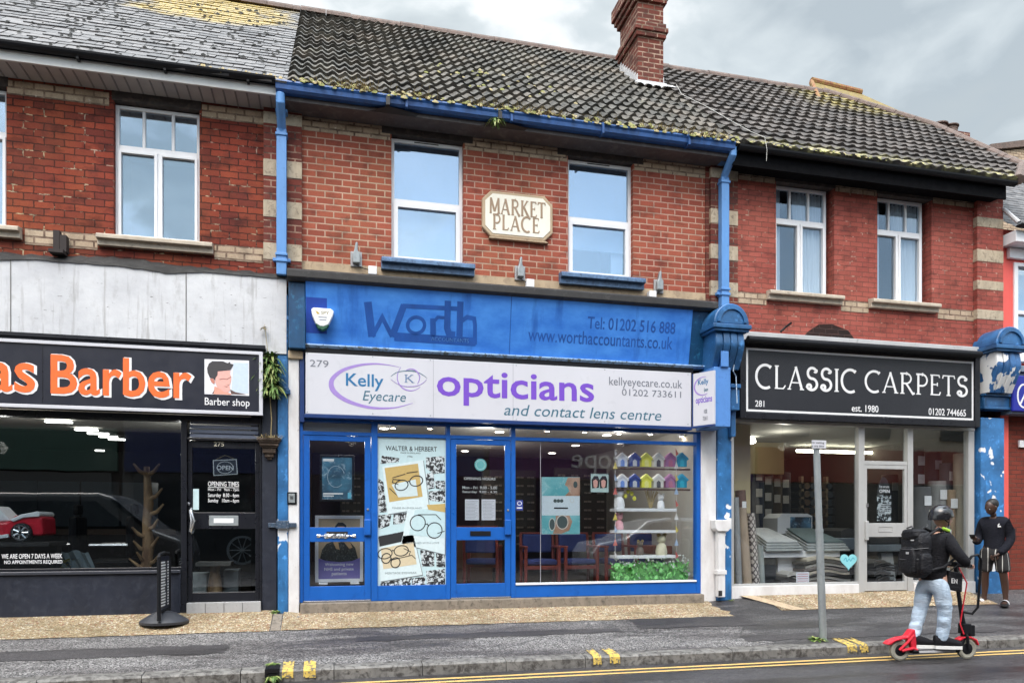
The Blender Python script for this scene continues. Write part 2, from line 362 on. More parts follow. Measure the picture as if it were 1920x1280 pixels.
M_MOSS = flat('moss_green', (.22, .22, .075), .95)
M_MOSSD = flat('moss_dry', (.36, .30, .16), .95)
M_MOSSB = flat('moss_black', (.022, .022, .02), .95)

def peeling(name, blue, chip, at, scale, seed=0, grime=True):
    """gloss paint, weathered, flaked to the white plaster below"""
    t = NT(name); mp = t.n('ShaderNodeMapping'); mp.inputs['Location'].default_value = (seed, seed*1.7, seed*.6); t.l(t.co, mp.inputs[0]); co = mp.outputs[0]
    f = t.noise(scale, 3, .5, stretch=(1, 1, .8), co=co); b = t.mix(t.ramp(t.noise(3.5, 6, .6, co=co), .35, .7), tuple(x*.5 for x in blue), blue)
    b = t.mix(t.ramp(t.noise(9, 6, .65, co=co), .58, .72, 0, .7), b, tuple(min(1, x*1.9+.03) for x in blue))
    if grime: b = t.mix(t.ramp(t.noise(6, 5, .6, stretch=(1, 1, .25), co=co), .56, .76, 0, .8), b, tuple(x*.22 for x in blue))
    k = t.ramp(f, at, at+.015)
    c = t.mix(k, b, chip); t.col(c); t.set(.4, 0, .5); t.bump(t.math('MULTIPLY', k, -1.0), .6, .004)
    return t.m
M_PEEL = peeling('peeling_blue_paint', (.045, .21, .50), (.74, .76, .78), .64, 4.2)
M_PEEL2 = peeling('peeling_blue_paint_worn', (.05, .22, .52), (.76, .77, .78), .625, 3.4, 4.3)
M_CONSOLE = peeling('console_blue_paint', (.035, .15, .36), (.74, .76, .78), .72, 5, 1.3)
M_CONSOLE2 = peeling('console_bare_plaster', (.04, .16, .40), (.76, .76, .75), .44, 3.6, 8.2)
def m_whitewall():
    t = NT('weathered_white_panel'); f = t.noise(1.1, 8, .65, stretch=(1, 1, 1.4)); g = t.noise(7, 8, .7, stretch=(1, 1, .5))
    c = t.mix(t.ramp(f, .30, .66), (.44, .445, .465), (.66, .665, .675)); c = t.mix(t.ramp(g, .54, .72, 0, .5), c, (.33, .32, .31)); c = t.mix(t.ramp(t.noise(5, 5, .6, stretch=(3.5, 1, .22)), .56, .70, 0, .55), c, (.25, .235, .22)); c = t.mix(t.ramp(t.noise(4, 6, .7, stretch=(1.5, 1, .15)), .60, .72, 0, .5), c, (.30, .28, .26))
    c = t.mix(t.ramp(t.noise(16, 5, .65, stretch=(.5, 1, 2.0)), .655, .69, 0, .85), c, (.10, .09, .09))
    t.col(c); t.set(.7); t.bump(t.noise(12, 7, .65), .35, .01); return t.m
M_WHITEWALL = m_whitewall()
def m_whitepaint():
    t = NT('dirty_white_pilaster'); f = t.noise(5, 7, .65, stretch=(1, 1, .4))
    c = t.mix(t.ramp(f, .35, .7), (.60, .58, .57), (.76, .76, .76)); c = t.mix(t.ramp(t.noise(16, 5, .65), .64, .72, 0, .6), c, (.30, .26, .23))
    t.col(c); t.set(.6); t.bump(t.noise(30, 5, .6), .3, .006); return t.m
M_PILW = m_whitepaint()
def m_worth():
    t = NT('faded_blue_fascia'); x, y, z = t.sep(); f = t.noise(2.2, 7, .62, stretch=(1, 1, 1.6)); g = t.noise(3.2, 5, .6, stretch=(1.4, 1, .22))
    c = t.mix(t.ramp(f, .32, .68), (.024, .15, .56), (.065, .27, .74)); c = t.mix(t.ramp(g, .56, .74, 0, .75), c, (.012, .085, .36))
    t.col(c); t.set(.42); t.bump(t.noise(40, 4), .06, .003); return t.m
M_WORTH = m_worth()
def m_speck():
    t = NT('speckled_black_board'); f = t.noise(95, 3, .8); g = t.noise(1.6, 4)
    c = t.mix(t.math('MULTIPLY', t.ramp(f, .55, .75), t.ramp(g, .3, .65, .15, 1)), (.013, .014, .018), (.17, .17, .20)); t.col(c); t.set(.42); return t.m
M_SPECK = m_speck()
def m_pebble():
    t = NT('pebble_dash_paving'); v = t.n('ShaderNodeTexVoronoi'); v.inputs['Scale'].default_value = 46; t.l(t.co, v.inputs['Vector'])
    ve = t.n('ShaderNodeTexVoronoi', feature='DISTANCE_TO_EDGE'); ve.inputs['Scale'].default_value = 46; t.l(t.co, ve.inputs['Vector'])
    x = t.n('ShaderNodeSeparateXYZ'); t.l(v.outputs['Color'], x.inputs[0])
    c = t.mix(x.outputs[0], (.30, .20, .10), (.66, .53, .33)); c = t.mix(t.ramp(x.outputs[1], .75, .95), c, (.74, .68, .54)); c = t.mix(t.ramp(x.outputs[2], .82, .95), c, (.34, .13, .07))
    c = t.mix(t.ramp(ve.outputs[0], .0, .12), (.10, .07, .04), c)
    c = t.mix(t.ramp(t.noise(1.6, 6, .65), .46, .70, 0, .7), c, (.15, .115, .05)); c = t.mix(t.ramp(t.noise(4.5, 6, .7, stretch=(.5, 1.6, 1)), .58, .70, 0, .75), c, (.085, .065, .035))
    t.col(c); t.set(.7); t.bump(t.ramp(ve.outputs[0], 0, .3), .8, .012); return t.m
M_PEBBLE = m_pebble()
def m_asphalt(name, lo, hi, wet=.3, scale=90, patch=True):
    t = NT(name); v = t.n('ShaderNodeTexVoronoi'); v.inputs['Scale'].default_value = scale; t.l(t.co, v.inputs['Vector'])
    x = t.n('ShaderNodeSeparateXYZ'); t.l(v.outputs['Color'], x.inputs[0])
    c = t.mix(t.ramp(x.outputs[0], .35, 1), lo, hi)
    st = t.noise(1.5, 6, .6, stretch=(.35, 1.6, 1)); c = t.mix(t.ramp(st, .44, .60, 0, .8), c, t.mix(1, c, (.30, .27, .28), 'MULTIPLY'))
    if patch:
        c = t.mix(t.ramp(t.noise(.9, 3, .5, stretch=(.4, 2.2, 1), dist=.4), .56, .60, 0, .7), c, t.mix(1, c, (.42, .39, .40), 'MULTIPLY'))
        cv = t.n('ShaderNodeTexVoronoi', feature='DISTANCE_TO_EDGE'); cv.inputs['Scale'].default_value = .8
        m = t.n('ShaderNodeMapping'); m.inputs['Scale'].default_value = (.5, 2.4, 1); ad = t.mix(.12, t.co, t.n('ShaderNodeTexNoise').outputs['Color'], 'ADD')
        t.l(ad, m.inputs[0]); t.l(m.outputs[0], cv.inputs['Vector']); c = t.mix(t.ramp(cv.outputs[0], 0, .012, .75, 0), c, (.012, .011, .011))
    t.col(c); t.set(t.ramp(st, .35, .65, min(1, wet+.35), wet), 0, .5); t.bump(t.math('ADD', x.outputs[0], t.math('MULTIPLY', t.noise(4, 4), 2)), .5, .006); return t.m
M_PAVE = m_asphalt('pavement_asphalt', (.045, .042, .041), (.34, .325, .315), .45, 85)
M_PAVE2 = m_asphalt('newer_asphalt', (.032, .030, .031), (.155, .148, .148), .42, 100)
M_PATCH = m_asphalt('dark_asphalt_patch', (.026, .023, .024), (.085, .078, .08), .42, 130, False)
M_ROAD = m_asphalt('road_asphalt', (.024, .022, .024), (.085, .08, .082), .28, 90, False)
M_KERB = paint('kerb_stone', (.21, .20, .185), .6, .5, 7, dirt=(.045, .04, .036), dirt_at=(.45, .62), bump=.7)
M_GROUND = paint('far_ground', (.10, .10, .09), .9, .3, .3)
def tilevar(t, c, px, py):
    x, y, z = t.sep(); v = t.n('ShaderNodeCombineXYZ'); t.l(t.math('FLOOR', t.math('MULTIPLY', x, px)), v.inputs[0]); t.l(t.math('FLOOR', t.math('MULTIPLY', y, py)), v.inputs[1])
    w = t.n('ShaderNodeTexWhiteNoise'); t.l(v.outputs[0], w.inputs['Vector']); return t.mix(1, c, t.mix(w.outputs['Value'], (.62, .62, .62), (1.35, 1.32, 1.28)), 'MULTIPLY')
def m_rooftile():
    t = NT('concrete_roof_tile'); f = t.noise(7, 7, .68); g = t.noise(1.3, 5, .6); x, y, z = t.sep()
    c = t.mix(t.ramp(f, .34, .68), (.034, .034, .031), (.135, .130, .118)); c = t.mix(t.ramp(g, .4, .7, 0, .55), c, (.155, .128, .105))
    c = t.mix(t.ramp(t.noise(22, 5, .7), .62, .72, 0, .8), c, (.30, .30, .27))
    nz = t.noise(2.3, 6, .65)
    c = t.mix(t.math('MULTIPLY', t.ramp(nz, .56, .72, 0, .55), t.ramp(t.noise(30, 4), .45, .65)), c, (.19, .18, .08))
    c = tilevar(t, c, 3.03, 4.2); t.col(c); t.set(.85, 0, .3); t.bump(t.noise(45, 5, .65), .5, .008); return t.m
M_TILE_ROOF = m_rooftile()
def m_rooftile2():
    t = NT('brown_roof_tile'); f = t.noise(8, 7, .68); g = t.noise(1.1, 5, .6)
    c = t.mix(t.ramp(f, .34, .68), (.038, .034, .032), (.135, .120, .112)); c = t.mix(t.ramp(t.noise(20, 5, .7), .62, .74, 0, .7), c, (.30, .28, .25))
    x, y, z = t.sep()
    ye = t.math('MULTIPLY', t.ramp(x, .9, 1.9), t.ramp(t.noise(3.0, 6, .65), .42, .56)); ye = t.math('MULTIPLY', ye, t.ramp(z, 9.0, 9.6))
    c = t.mix(t.math('MULTIPLY', ye, .75), c, (.23, .19, .05))
    eav = t.math('MULTIPLY', t.ramp(z, 6.95, 6.70), t.ramp(t.noise(6, 6, .65), .46, .62)); c = t.mix(eav, c, (.34, .32, .15))
    c = tilevar(t, c, 2.5, 4.2); t.col(c); t.set(.85, 0, .3); t.bump(t.noise(45, 5, .65), .5, .008); return t.m
M_TILE_ROOF2 = m_rooftile2()
def m_slate():
    t = NT('old_slate'); g = t.n('ShaderNodeNewGeometry'); r = g.outputs['Random Per Island']; x, y, z = t.sep()
    c = t.mix(r, (.050, .049, .052), (.125, .118, .118)); c = t.mix(t.ramp(t.noise(6, 7, .7, stretch=(1, 2, 2)), .50, .68, 0, .7), c, (.25, .235, .225))
    c = t.mix(t.ramp(t.noise(17, 6, .7), .58, .72, 0, .7), c, (.06, .06, .065))
    u = t.math('SUBTRACT', 1.0, t.math('MULTIPLY', t.math('ABSOLUTE', t.math('ADD', x, -1.6)), .50)); u = t.math('MULTIPLY', u, t.ramp(z, 8.6, 9.25))
    k = t.math('MULTIPLY', t.ramp(t.math('ADD', u, t.math('MULTIPLY', t.noise(2.4, 6, .65), 1.1)), .85, 1.15), t.ramp(t.noise(25, 4, .6), .30, .5))
    c = t.mix(t.math('MULTIPLY', k, .9), c, (.34, .24, .045))
    t.col(c); t.set(.6, 0, .4); t.bump(t.noise(25, 5, .65), .35, .006); return t.m
M_SLATE = m_slate()
def m_ridge():
    return paint('ridge_tile', (.17, .12, .10), .85, .4, 6, dirt=(.06, .05, .045), dirt_at=(.5, .75), bump=.5, streak=False)
M_RIDGE = m_ridge()
M_LICHEN = paint('lichened_tile', (.26, .20, .035), .85, .5, 9, dirt=(.14, .075, .04), dirt_at=(.46, .6), bump=.6)
M_ORANGERIDGE = paint('orange_ridge_tile', (.27, .105, .045), .85, .4, 9, dirt=(.26, .19, .045), dirt_at=(.48, .62), bump=.5)
# ---------------------------------------------------------------- ground
def lerp(a, b, t): return a+(b-a)*max(0, min(1, t))
def zwall(x):
    if x < -.7: return .505
    if x < -.4: return lerp(.505, .46, (x+.7)/.3)
    if x < 5.45: return .46
    if x < 6.0: return lerp(.46, .535, (x-5.45)/.55)
    return lerp(.535, .50, (x-9.5)/1)
def gz(x, y):
    if y < -2.3: return 0.0
    if y < -.75: return lerp(.12, .315, (y+2.3)/1.55)
    return lerp(.315, zwall(x), (y+.75)/.75)
def sheet(name, mat, xs, ys, dz, edge=None, parent=None, kind='structure'):
    m = MB(); nx = len(xs); vs = []
    for j, y in enumerate(ys):
        for i, x in enumerate(xs):
            xx, yy = x, y
            if edge: xx, yy = edge(i, j, x, y, nx, len(ys))
            vs.append((xx, yy, gz(xx, yy)+dz))
    m.add(vs, [(j*nx+i, j*nx+i+1, (j+1)*nx+i+1, (j+1)*nx+i) for j in range(len(ys)-1) for i in range(nx-1)])
    return m.build(name, mat, parent, smooth=True, kind=kind, base=False)
def rng(a, b, s):
    n = max(1, int(round((b-a)/s))); return [a+(b-a)*i/n for i in range(n+1)]
MB().quad((-600, -600, -.06), (600, -600, -.06), (600, 600, -.06), (-600, 600, -.06)).build('ground', M_GROUND, kind='structure', base=False)
road = MB().quad((-80, -9.0, 0), (80, -9.0, 0), (80, -2.3, 0), (-80, -2.3, 0)).build('road', M_ROAD, kind='structure', base=False)
def ylines():
    m = MB()
    for y in (-2.54, -2.70):
        xs = rng(-30, 30, .25)
        for a, b in zip(xs, xs[1:]):
            w = [.034+random.uniform(-.004, .004) for _ in range(2)]
            m.quad((a, y-w[0], .004), (b, y-w[0], .004), (b, y+w[1], .004), (a, y+w[1], .004))
    return m.build('double_yellow_line', M_YLINE, road)
ylines()
sheet('pavement', M_PAVE, rng(-40, 5.3, .45), [-2.16, -1.9, -1.6, -1.3, -1.0, -.76, -.5, -.25, .12], -.004)
sheet('newer_pavement', M_PAVE2, rng(5.3, 40, .45), [-2.16, -1.9, -1.6, -1.3, -1.0, -.76, -.5, -.25, .12], -.004)
rg = random.Random(3)
jit = [rg.uniform(-.018, .018) for _ in range(400)]
def patch(name, mat, x0, x1, y0, y1, dz, parent=None):
    xs = rng(x0, x1, .12)
    def ed(i, j, x, y, nx, ny):
        if j in (0, ny-1): y += jit[(i*7+j) % 400]*1.6
        if i in (0, nx-1): x += jit[(i+j*11) % 400]*2
        return x, y
    return sheet(name, mat, xs, rng(y0, y1, .12), dz, ed, parent)
patch('asphalt_patch', M_PATCH, -5, -1.1, -1.62, -1.28, .001); patch('asphalt_patch', M_PATCH, .3, 3.6, -1.36, -1.16, .001)
patch('asphalt_patch', M_PATCH, 3.9, 5.6, -1.25, -.72, .0015); patch('asphalt_patch', M_PATCH, 5.0, 9, -1.98, -1.72, .001)
def pebble(x0, x1, yf, dz, skew=0):
    ys = rng(yf, -.01, .09); xs = rng(x0, x1, .09)
    def ed(i, j, x, y, nx, ny):
        if j == 0: y += jit[(i*3) % 400]*.9
        if i == nx-1 and skew: x += skew*(1-j/(ny-1))+jit[(j*5) % 400]*3
        return x, y
    return sheet('pebble_paving', M_PEBBLE, xs, ys, dz, ed)
pebble(-14, -.71, -.78, .004); pebble(-.58, 5.42, -.76, .004, .12)
def eda(i, j, x, y, nx, ny): return (x+(.55*(1-j/(ny-1)) if i == 0 else 0), y)
sheet('pebble_paving', M_PEBBLE, rng(6.25, 10.2, .1), rng(-.62, -.01, .09), .004, eda)
sheet('concrete_strip', M_CONC, rng(-.70, -.59, .05), rng(-.77, -.2, .09), .004)
def edc(i, j, x, y, nx, ny): return (x+.55*(1-j/(ny-1)), y)
sheet('concrete_strip', M_BAND_STONE, rng(5.98, 6.23, .08), rng(-.62, -.02, .09), .005, edc)
def kerb():
    m = MB(); x = -40.0
    while x < 40:
        w = .91; dz = rg.uniform(-.002, .002); dy = rg.uniform(-.002, .002)
        m.prof([(-2.31+dy, -.04), (-2.302+dy, .10+dz), (-2.285+dy, .121+dz), (-2.15, .135+dz), (-2.15, -.04)], x+.004, x+w-.004); x += w
    return m.build('kerb', M_KERB, kind='structure', base=False)
kb = kerb()
def blip(px0, px1):
    m = MB(); x0 = PX(px0, -2.3); x1 = PX(px1, -2.3); n = 6
    for i in range(n):
        a, b = lerp(x0, x1, i/n), lerp(x0, x1, (i+1)/n); t = -2.04+rg.uniform(-.05, .05); q = .025+rg.uniform(0, .035)
        m.add([(a, t, gz(a, t)+.003), (b, t, gz(b, t)+.003), (b, -2.15, .1425), (a, -2.15, .1425), (b, -2.287, .1265), (a, -2.287, .1265), (b, -2.3075, .103), (a, -2.3075, .103), (b, -2.3155, q), (a, -2.3155, q)],
              [(0, 3, 2, 1), (3, 5, 4, 2), (5, 7, 6, 4), (7, 9, 8, 6)])
    m.build('yellow_kerb_mark', M_YELLOWP, kb)
for a in ((529, 550), (569, 592), (1112, 1127), (1143, 1162), (1588, 1606), (1611, 1627)): blip(*a)
dr = MB(); x0, x1 = PX(497, -2.3), PX(524, -2.3)
dr.box(x0, x1, -2.335, -2.10, .10, .140)
for i in range(9): dr.box(lerp(x0, x1, (i+.2)/9), lerp(x0, x1, (i+.55)/9), -2.33, -2.12, .14, .147)
dr.box(x0, x0+.02, -2.334, -2.3, 0, .10); dr.box(x1-.02, x1, -2.334, -2.3, 0, .10); dr.box(x0+.02, x1-.02, -2.325, -2.3, .0, .09)
dr.build('drain_inlet', M_BLACKGUT, kb)

# ---------------------------------------------------------------- building shells
def wall(m, x0, x1, z0, z1, ops, y=0.0, depth=.22):
    xs = sorted({x0, x1}|{o[0] for o in ops}|{o[1] for o in ops}); zs = sorted({z0, z1}|{o[2] for o in ops}|{o[3] for o in ops})
    for a, b in zip(xs, xs[1:]):
        for c, d in zip(zs, zs[1:]):
            cx, cz = (a+b)/2, (c+d)/2
            if any(o[0] < cx < o[1] and o[2] < cz < o[3] for o in ops): continue
            m.quad((a, y, c), (b, y, c), (b, y, d), (a, y, d))
    for a, b, c, d in ops:
        m.quad((a, y, c), (a, y, d), (a, y+depth, d), (a, y+depth, c)); m.quad((b, y, c), (b, y+depth, c), (b, y+depth, d), (b, y, d))
        m.quad((a, y, d), (b, y, d), (b, y+depth, d), (a, y+depth, d)); m.quad((a, y, c), (a, y+depth, c), (b, y+depth, c), (b, y, c))
    return m
BL = thing('barber_building', 'left brick terrace building with grey slate roof and peeling white panel over a black shopfront', 'building', (-3.5, 0, .5))
BM = thing('opticians_building', 'middle brick terrace building with blue gutter, wavy dark tiled roof and royal blue shopfront', 'building', (2.4, 0, .46))
BR = thing('carpet_shop_building', 'right brick terrace building with black gutter, brown tiled roof and silver framed shopfront', 'building', (8.1, 0, .53))
BC = thing('coral_building', 'coral painted building with low slate roof at the far right edge', 'building', (13, 0, .5))

WZ0, WZ1 = 5.165, 6.86
L2 = (PX(213), PX(374)); L1 = (PX(-155), PX(12))
M1 = (PX(734), PX(869)); M2 = (PX(1065), PX(1187)); R1 = (PX(1455), PX(1557)); R2 = (PX(1645), PX(1738))
RR = (R1[0], R1[1]+.07); RR2 = (R2[0], R2[1]+.09)
XLM, XMR, XRC = -.60, 5.74, 10.9
wall(MB(), -9, XLM, 4.70, 7.16, [(L1[0], L1[1], WZ0, WZ1+.02), (L2[0], L2[1], WZ0, WZ1+.02)]).build('wall', M_BRICK_L, BL)
wall(MB(), XLM, XMR, 4.70, 7.16, [(M1[0], M1[1], WZ0, WZ1+.02), (M2[0], M2[1], WZ0, WZ1+.02)]).build('wall', M_BRICK_M, BM)
m = wall(MB(), XMR, XRC, 4.20, 7.16, [(RR[0], RR[1], WZ0, WZ1+.02), (RR2[0], RR2[1], WZ0, WZ1+.02)])
m.quad((XRC, 0, .4), (XRC, 8, .4), (XRC, 8, 7.16), (XRC, 0, 7.16)); m.build('wall', M_BRICK_R, BR)
# rear and inner party walls (kept off the street)
for b, x0, x1 in ((BL, -9, XLM), (BM, XLM, XMR), (BR, XMR, XRC)):
    m = MB(); m.box(x0+.01, x1-.01, 8, 8.2, .3, 7.1); m.box(x0+.02, x1-.02, .25, 8, 3.35, 3.55); m.box(x1-.03, x1-.005, .22, 8, 3.55, 7.1); m.box(x0+.02, x1-.04, .25, 8, 7.0, 7.1)
    m.build('rear_wall', M_DARK, b)

def upvc(b, x0, x1, z0, z1, kind, glassm, y=.085):
    m = MB(); f = .045; yb = y+.06
    m.box(x0, x0+f, y, yb, z0, z1); m.box(x1-f, x1, y, yb, z0, z1); m.box(x0+f, x1-f, y, yb, z0, z0+f); m.box(x0+f, x1-f, y, yb, z1-f, z1)
    w = x1-x0
    def leaf(a, c, e, g, t=.05):
        m.box(a, a+t, y-.018, yb-.004, e, g); m.box(c-t, c, y-.018, yb-.004, e, g); m.box(a+t, c-t, y-.018, yb-.004, e, e+t); m.box(a+t, c-t, y-.018, yb-.004, g-t, g)
    if kind == 'three':
        zt = z0+(z1-z0)*.685; m.box(x0+f, x1-f, y+.002, yb-.002, zt-.035, zt+.035)
        for k in (1, 2):
            xx = x0+w*k/3+(k-1.5)*.01; m.box(xx-.018, xx+.018, y+.003, yb-.003, zt+.035, z1-f)
        xm = (x0+x1)/2; m.box(xm-.02, xm+.02, y+.002, yb-.002, z0+f, zt-.035)
        leaf(x0+f-.012, xm-.012, z0+f-.012, zt-.028, .036); leaf(xm+.012, x1-f+.012, z0+f-.012, zt-.028, .036)
    else:
        zt = z0+(z1-z0)*.50; m.box(x0+f, x1-f, y+.002, yb-.002, zt-.03, zt+.03)
        leaf(x0+f-.01, x1-f+.01, z0+f-.012, zt-.024, .058)
        m.box(x0+f, x1-f, y-.002, y, z1-f-.004, z1-.002)
    win = m.build('window', M_UPVC, b, bevel=.004)
    if kind != 'three':
        MB().box(x0+w*.32, x0+w*.66, y-.010, y-.003, z1-.028, z1-.018).build('trickle_vent', M_BLACKGUT, win)
    MB().box(x0+f-.01, x1-f+.01, y+.028, y+.034, z0+f-.01, z1-f+.01).build('pane', glassm, win)
    return win
def sill(win, x0, x1, z, mat, h=.10, d=.11, over=.13, name='sill'):
    m = MB(); a, b = x0-over, x1+over
    m.prof([(-d, z-h*.45), (-d, z-.015), (-d+.02, z), (.08, z+.03), (.08, z-h), (-d*.55, z-h), (-d*.55, z-h*.5)], a, b)
    return m.build(name, mat, win, bevel=.006)
def room(b, x0, x1, mat):
    m = MB(); a = .24; y = 1.9
    m.quad((x0, y, 3.7), (x1, y, 3.7), (x1, y, 6.98), (x0, y, 6.98)); m.quad((x0, a, 3.9), (x1, a, 3.9), (x1, y, 3.9), (x0, y, 3.9))
    m.quad((x0, a, 6.97), (x0, y, 6.97), (x1, y, 6.97), (x1, a, 6.97)); m.quad((x0, a, 3.9), (x0, y, 3.9), (x0, y, 6.97), (x0, a, 6.97)); m.quad((x1, a, 3.9), (x1, a, 6.97), (x1, y, 6.97), (x1, y, 3.9))
    m.build('upper_room', mat, b)
M_ROOMD = flat('dim_room_wall', (.16, .17, .19), .9); M_BLIND = flat('pale_blind', (.50, .55, .62), .8); M_NET = paint('net_curtain', (.84, .85, .86), .9, .12, 5)
for b, (x0, x1), k, rm, off in ((BL, L1, 'three', None, 0), (BL, L2, 'three', 1, 0), (BM, M1, 'two', 1, 0), (BM, M2, 'two', 1, 0), (BR, R1, 'three', 1, .02), (BR, R2, 'three', 1, .02)):
    w = upvc(b, x0, x1, WZ0, WZ1, k, M_GLASS_R if b is BR else M_GLASS_UP, .085+off)
    if k == 'two': sill(w, x0, x1, WZ0, M_BLUESILL, .15, .15, .14)
    else: sill(w, x0, x1, WZ0, M_SILL, .13, .13, .17)
    room(b, x0-.25, x1+.2, M_ROOMD)
    if b is BM:
        zb = WZ0+(WZ1-WZ0)*(.02 if x0 < 2 else .27)
        MB().box(x0+.02, x1-.02, .21, .225, zb, WZ1).build('roller_blind', M_BLIND, w)
        if x0 > 2: MB().box(x1-.24, x1-.06, .26, .29, WZ0+.05, zb+.02).build('cupboard_edge', M_UPVC, w)
    if b is BR:
        for s, (u0, u1, lo, hi) in enumerate(((.42, .98, .0, 1.0), (.02, .20, .0, 1.0))):
            m = MB(); n = 60; vs = []
            for j in range(2):
                for i in range(n+1):
                    t = i/n; xx = lerp(x0, x1, u0+(u1-u0)*t*(1-.25*(1-j) if s == 0 else 1)+(.12*(1-j) if s == 0 else 0))
                    vs.append((xx, .20+.03*math.sin(t*46+s)+.012*math.sin(t*17), WZ0+(.03 if j == 0 else WZ1-WZ0-.04)))
            m.add(vs, [(i, i+1, n+2+i, n+1+i) for i in range(n)]); m.build('net_curtain', M_NET, w, smooth=True)
# lintels, cream bands, stone band
def band(b, x0, x1, z0, z1, mat, y=-.006, name='brick_band'): return MB().box(x0, x1, y, .02, z0, z1).build(name, mat, b)
for b, (x0, x1), e in ((BL, L1, .02), (BL, L2, .02), (BM, M1, .13), (BM, M2, .16), (BR, RR, .02), (BR, RR2, .02)):
    MB().box(x0-e, x1+e, -.008, .21, WZ1+.012, 7.12).build('lintel', M_LINTEL, b)
ZC0, ZC1 = 6.785, 6.955
pl0, pl1 = PX(495), PX(566); pr0, pr1 = PX(1322), PX(1380); q0, q1 = PX(1825), PX(1873)
band(BL, L1[1]+.01, L2[0]-.05, ZC0, ZC1, M_CREAM_BRICK); band(BL, L2[1]+.03, pl0, ZC0, ZC1, M_CREAM_BRICK)
band(BL, L1[1]+.2, L2[0]-.18, 4.99, 5.18, M_CREAM_BRICK); band(BL, L2[1]+.18, pl0, 4.99, 5.18, M_CREAM_BRICK)
band(BM, pl1, M1[0]-.02, ZC0, ZC1, M_CREAM_BRICK); band(BM, M1[1]+.02, M2[0]-.02, ZC0, ZC1, M_CREAM_BRICK); band(BM, M2[1]+.02, pr0, ZC0, ZC1, M_CREAM_BRICK)
band(BM, pl1, pr0, 4.70, 5.06, M_BAND_STONE, -.012, 'stone_band')
for a, c in ((pr1, R1[0]-.02), (RR[1]+.02, R2[0]-.02), (RR2[1]+.02, q0)): band(BR, a, c, 6.83, 6.965, M_CREAM_BRICK)
for a, c in ((pr1, R1[0]-.17), (RR[1]+.12, R2[0]-.17), (RR2[1]+.12, q0)): band(BR, a, c, 4.955, 5.13, M_CREAM_BRICK)
def pier(b, x0, x1, blocks, z0, z1, y=-.07, mat=M_BRICK_PIER, side=0.02):
    p = MB().box(x0, x1, y, .05, z0, z1).build('brick_pier', mat, b)
    for c, d in blocks: MB().box(x0-.004, x1+.004, y-.006, .04, c, d).build('cream_block', M_CREAM_BLOCK, p, bevel=.006)
bl = [(6.78, 6.93), (6.10, 6.32), (5.57, 5.79), (5.02, 5.24)]
xm = XLM
pier(BL, pl0, xm-.002, bl, 4.82, 7.0); pier(BM, xm+.002, pl1, bl, 4.82, 7.0)
pier(BM, pr0+.06, XMR-.002, bl, 4.82, 7.0); pier(BR, XMR+.002, pr1, bl, 4.82, 7.0, -.05)
MB().box(pr0, pr0+.058, -.02, .05, 4.9, 7.0).build('drip_strip', M_BRICK_PIER, BM)
pier(BR, q0, q1, [(6.50, 6.66), (5.93, 6.13), (5.47, 5.62), (4.98, 5.14), (6.86, 6.97)][:4], 4.2, 7.0, -.08, M_BRICK_R)

# eaves: soffit, fascia, gutter
def gutter_prof(y, z, r): return [(y-r*math.cos(a), z-r*math.sin(a)) for a in [math.pi*i/8 for i in range(9)]]+[(y+r*.86, z), (y-r*.86, z)]
MB().box(-9, -.66, -.36, .0, 6.985, 7.01).build('soffit', M_SOFFIT, BL)
m = MB()
for i in range(60): m.box(-9+i*.14, -9+i*.14+.02, -.34, -.02, 6.979, 6.985)
m.build('soffit_slat', flat('soffit_groove', (.20, .19, .19)), BL)
MB().box(-9, -.62, -.385, -.36, 6.985, 7.10).build('fascia_board', M_WHITEBOARD, BL)
m = MB(); m.prof(gutter_prof(-.45, 7.15, .06), -9, -.66); m.prof([(-.40, 7.10), (-.40, 7.17), (-.385, 7.17), (-.385, 7.10)], -9, -.66)
gl = m.build('gutter', M_BLACKGUT, BL)
m = MB()
for i in range(9): m.box(-8.6+i*.95, -8.57+i*.95, -.47, -.39, 7.065, 7.10)
m.build('gutter_bracket', M_BLACKGUT, gl)
MB().box(-.60, 5.72, -.32, .0, 6.965, 6.985).build('soffit', M_DARKSOFFIT, BM)
MB().box(-.60, 5.72, -.345, -.32, 6.955, 7.10).build('fascia_board', M_DARKSOFFIT, BM)
gq = lambda y, z: [(y-.075, z), (y-.08, z-.02), (y-.062, z-.05), (y-.055, z-.10), (y-.02, z-.125), (y+.055, z-.125), (y+.055, z), (y+.045, z), (y+.045, z-.11), (y-.04, z-.11), (y-.05, z-.04), (y-.065, z)]
gm = MB().prof(gq(-.405, 7.135), -.66, 5.70).build('gutter', M_BLUEGUT, BM)
for x in (.95, 2.35, 3.65, 4.95): MB().box(x, x+.03, -.492, -.35, 6.995, 7.14).build('gutter_joint', M_BLUEGUT, gm)
m = MB()
for x in (.72, 2.2): m.add([(x, -.46, 6.985), (x+.42, -.40, 6.97), (x+.36, -.33, 6.955), (x-.25, -.34, 6.955)], [(0, 1, 2, 3)]); m.box(x-.02, x+.03, -.50, -.36, 6.99, 7.10)
m.build('rust_hole', flat('rust_dark', (.02, .017, .015)), gm)
MB().box(5.72, 10.62, -.34, .0, 6.92, 6.94).build('soffit', M_BLACKFASCIA, BR)
MB().box(5.72, 10.62, -.365, -.34, 6.85, 7.10).build('fascia_board', M_BLACKFASCIA, BR)
MB().prof(gutter_prof(-.43, 7.10, .065), 5.76, 10.72).build('gutter', M_BLACKGUT, BR)
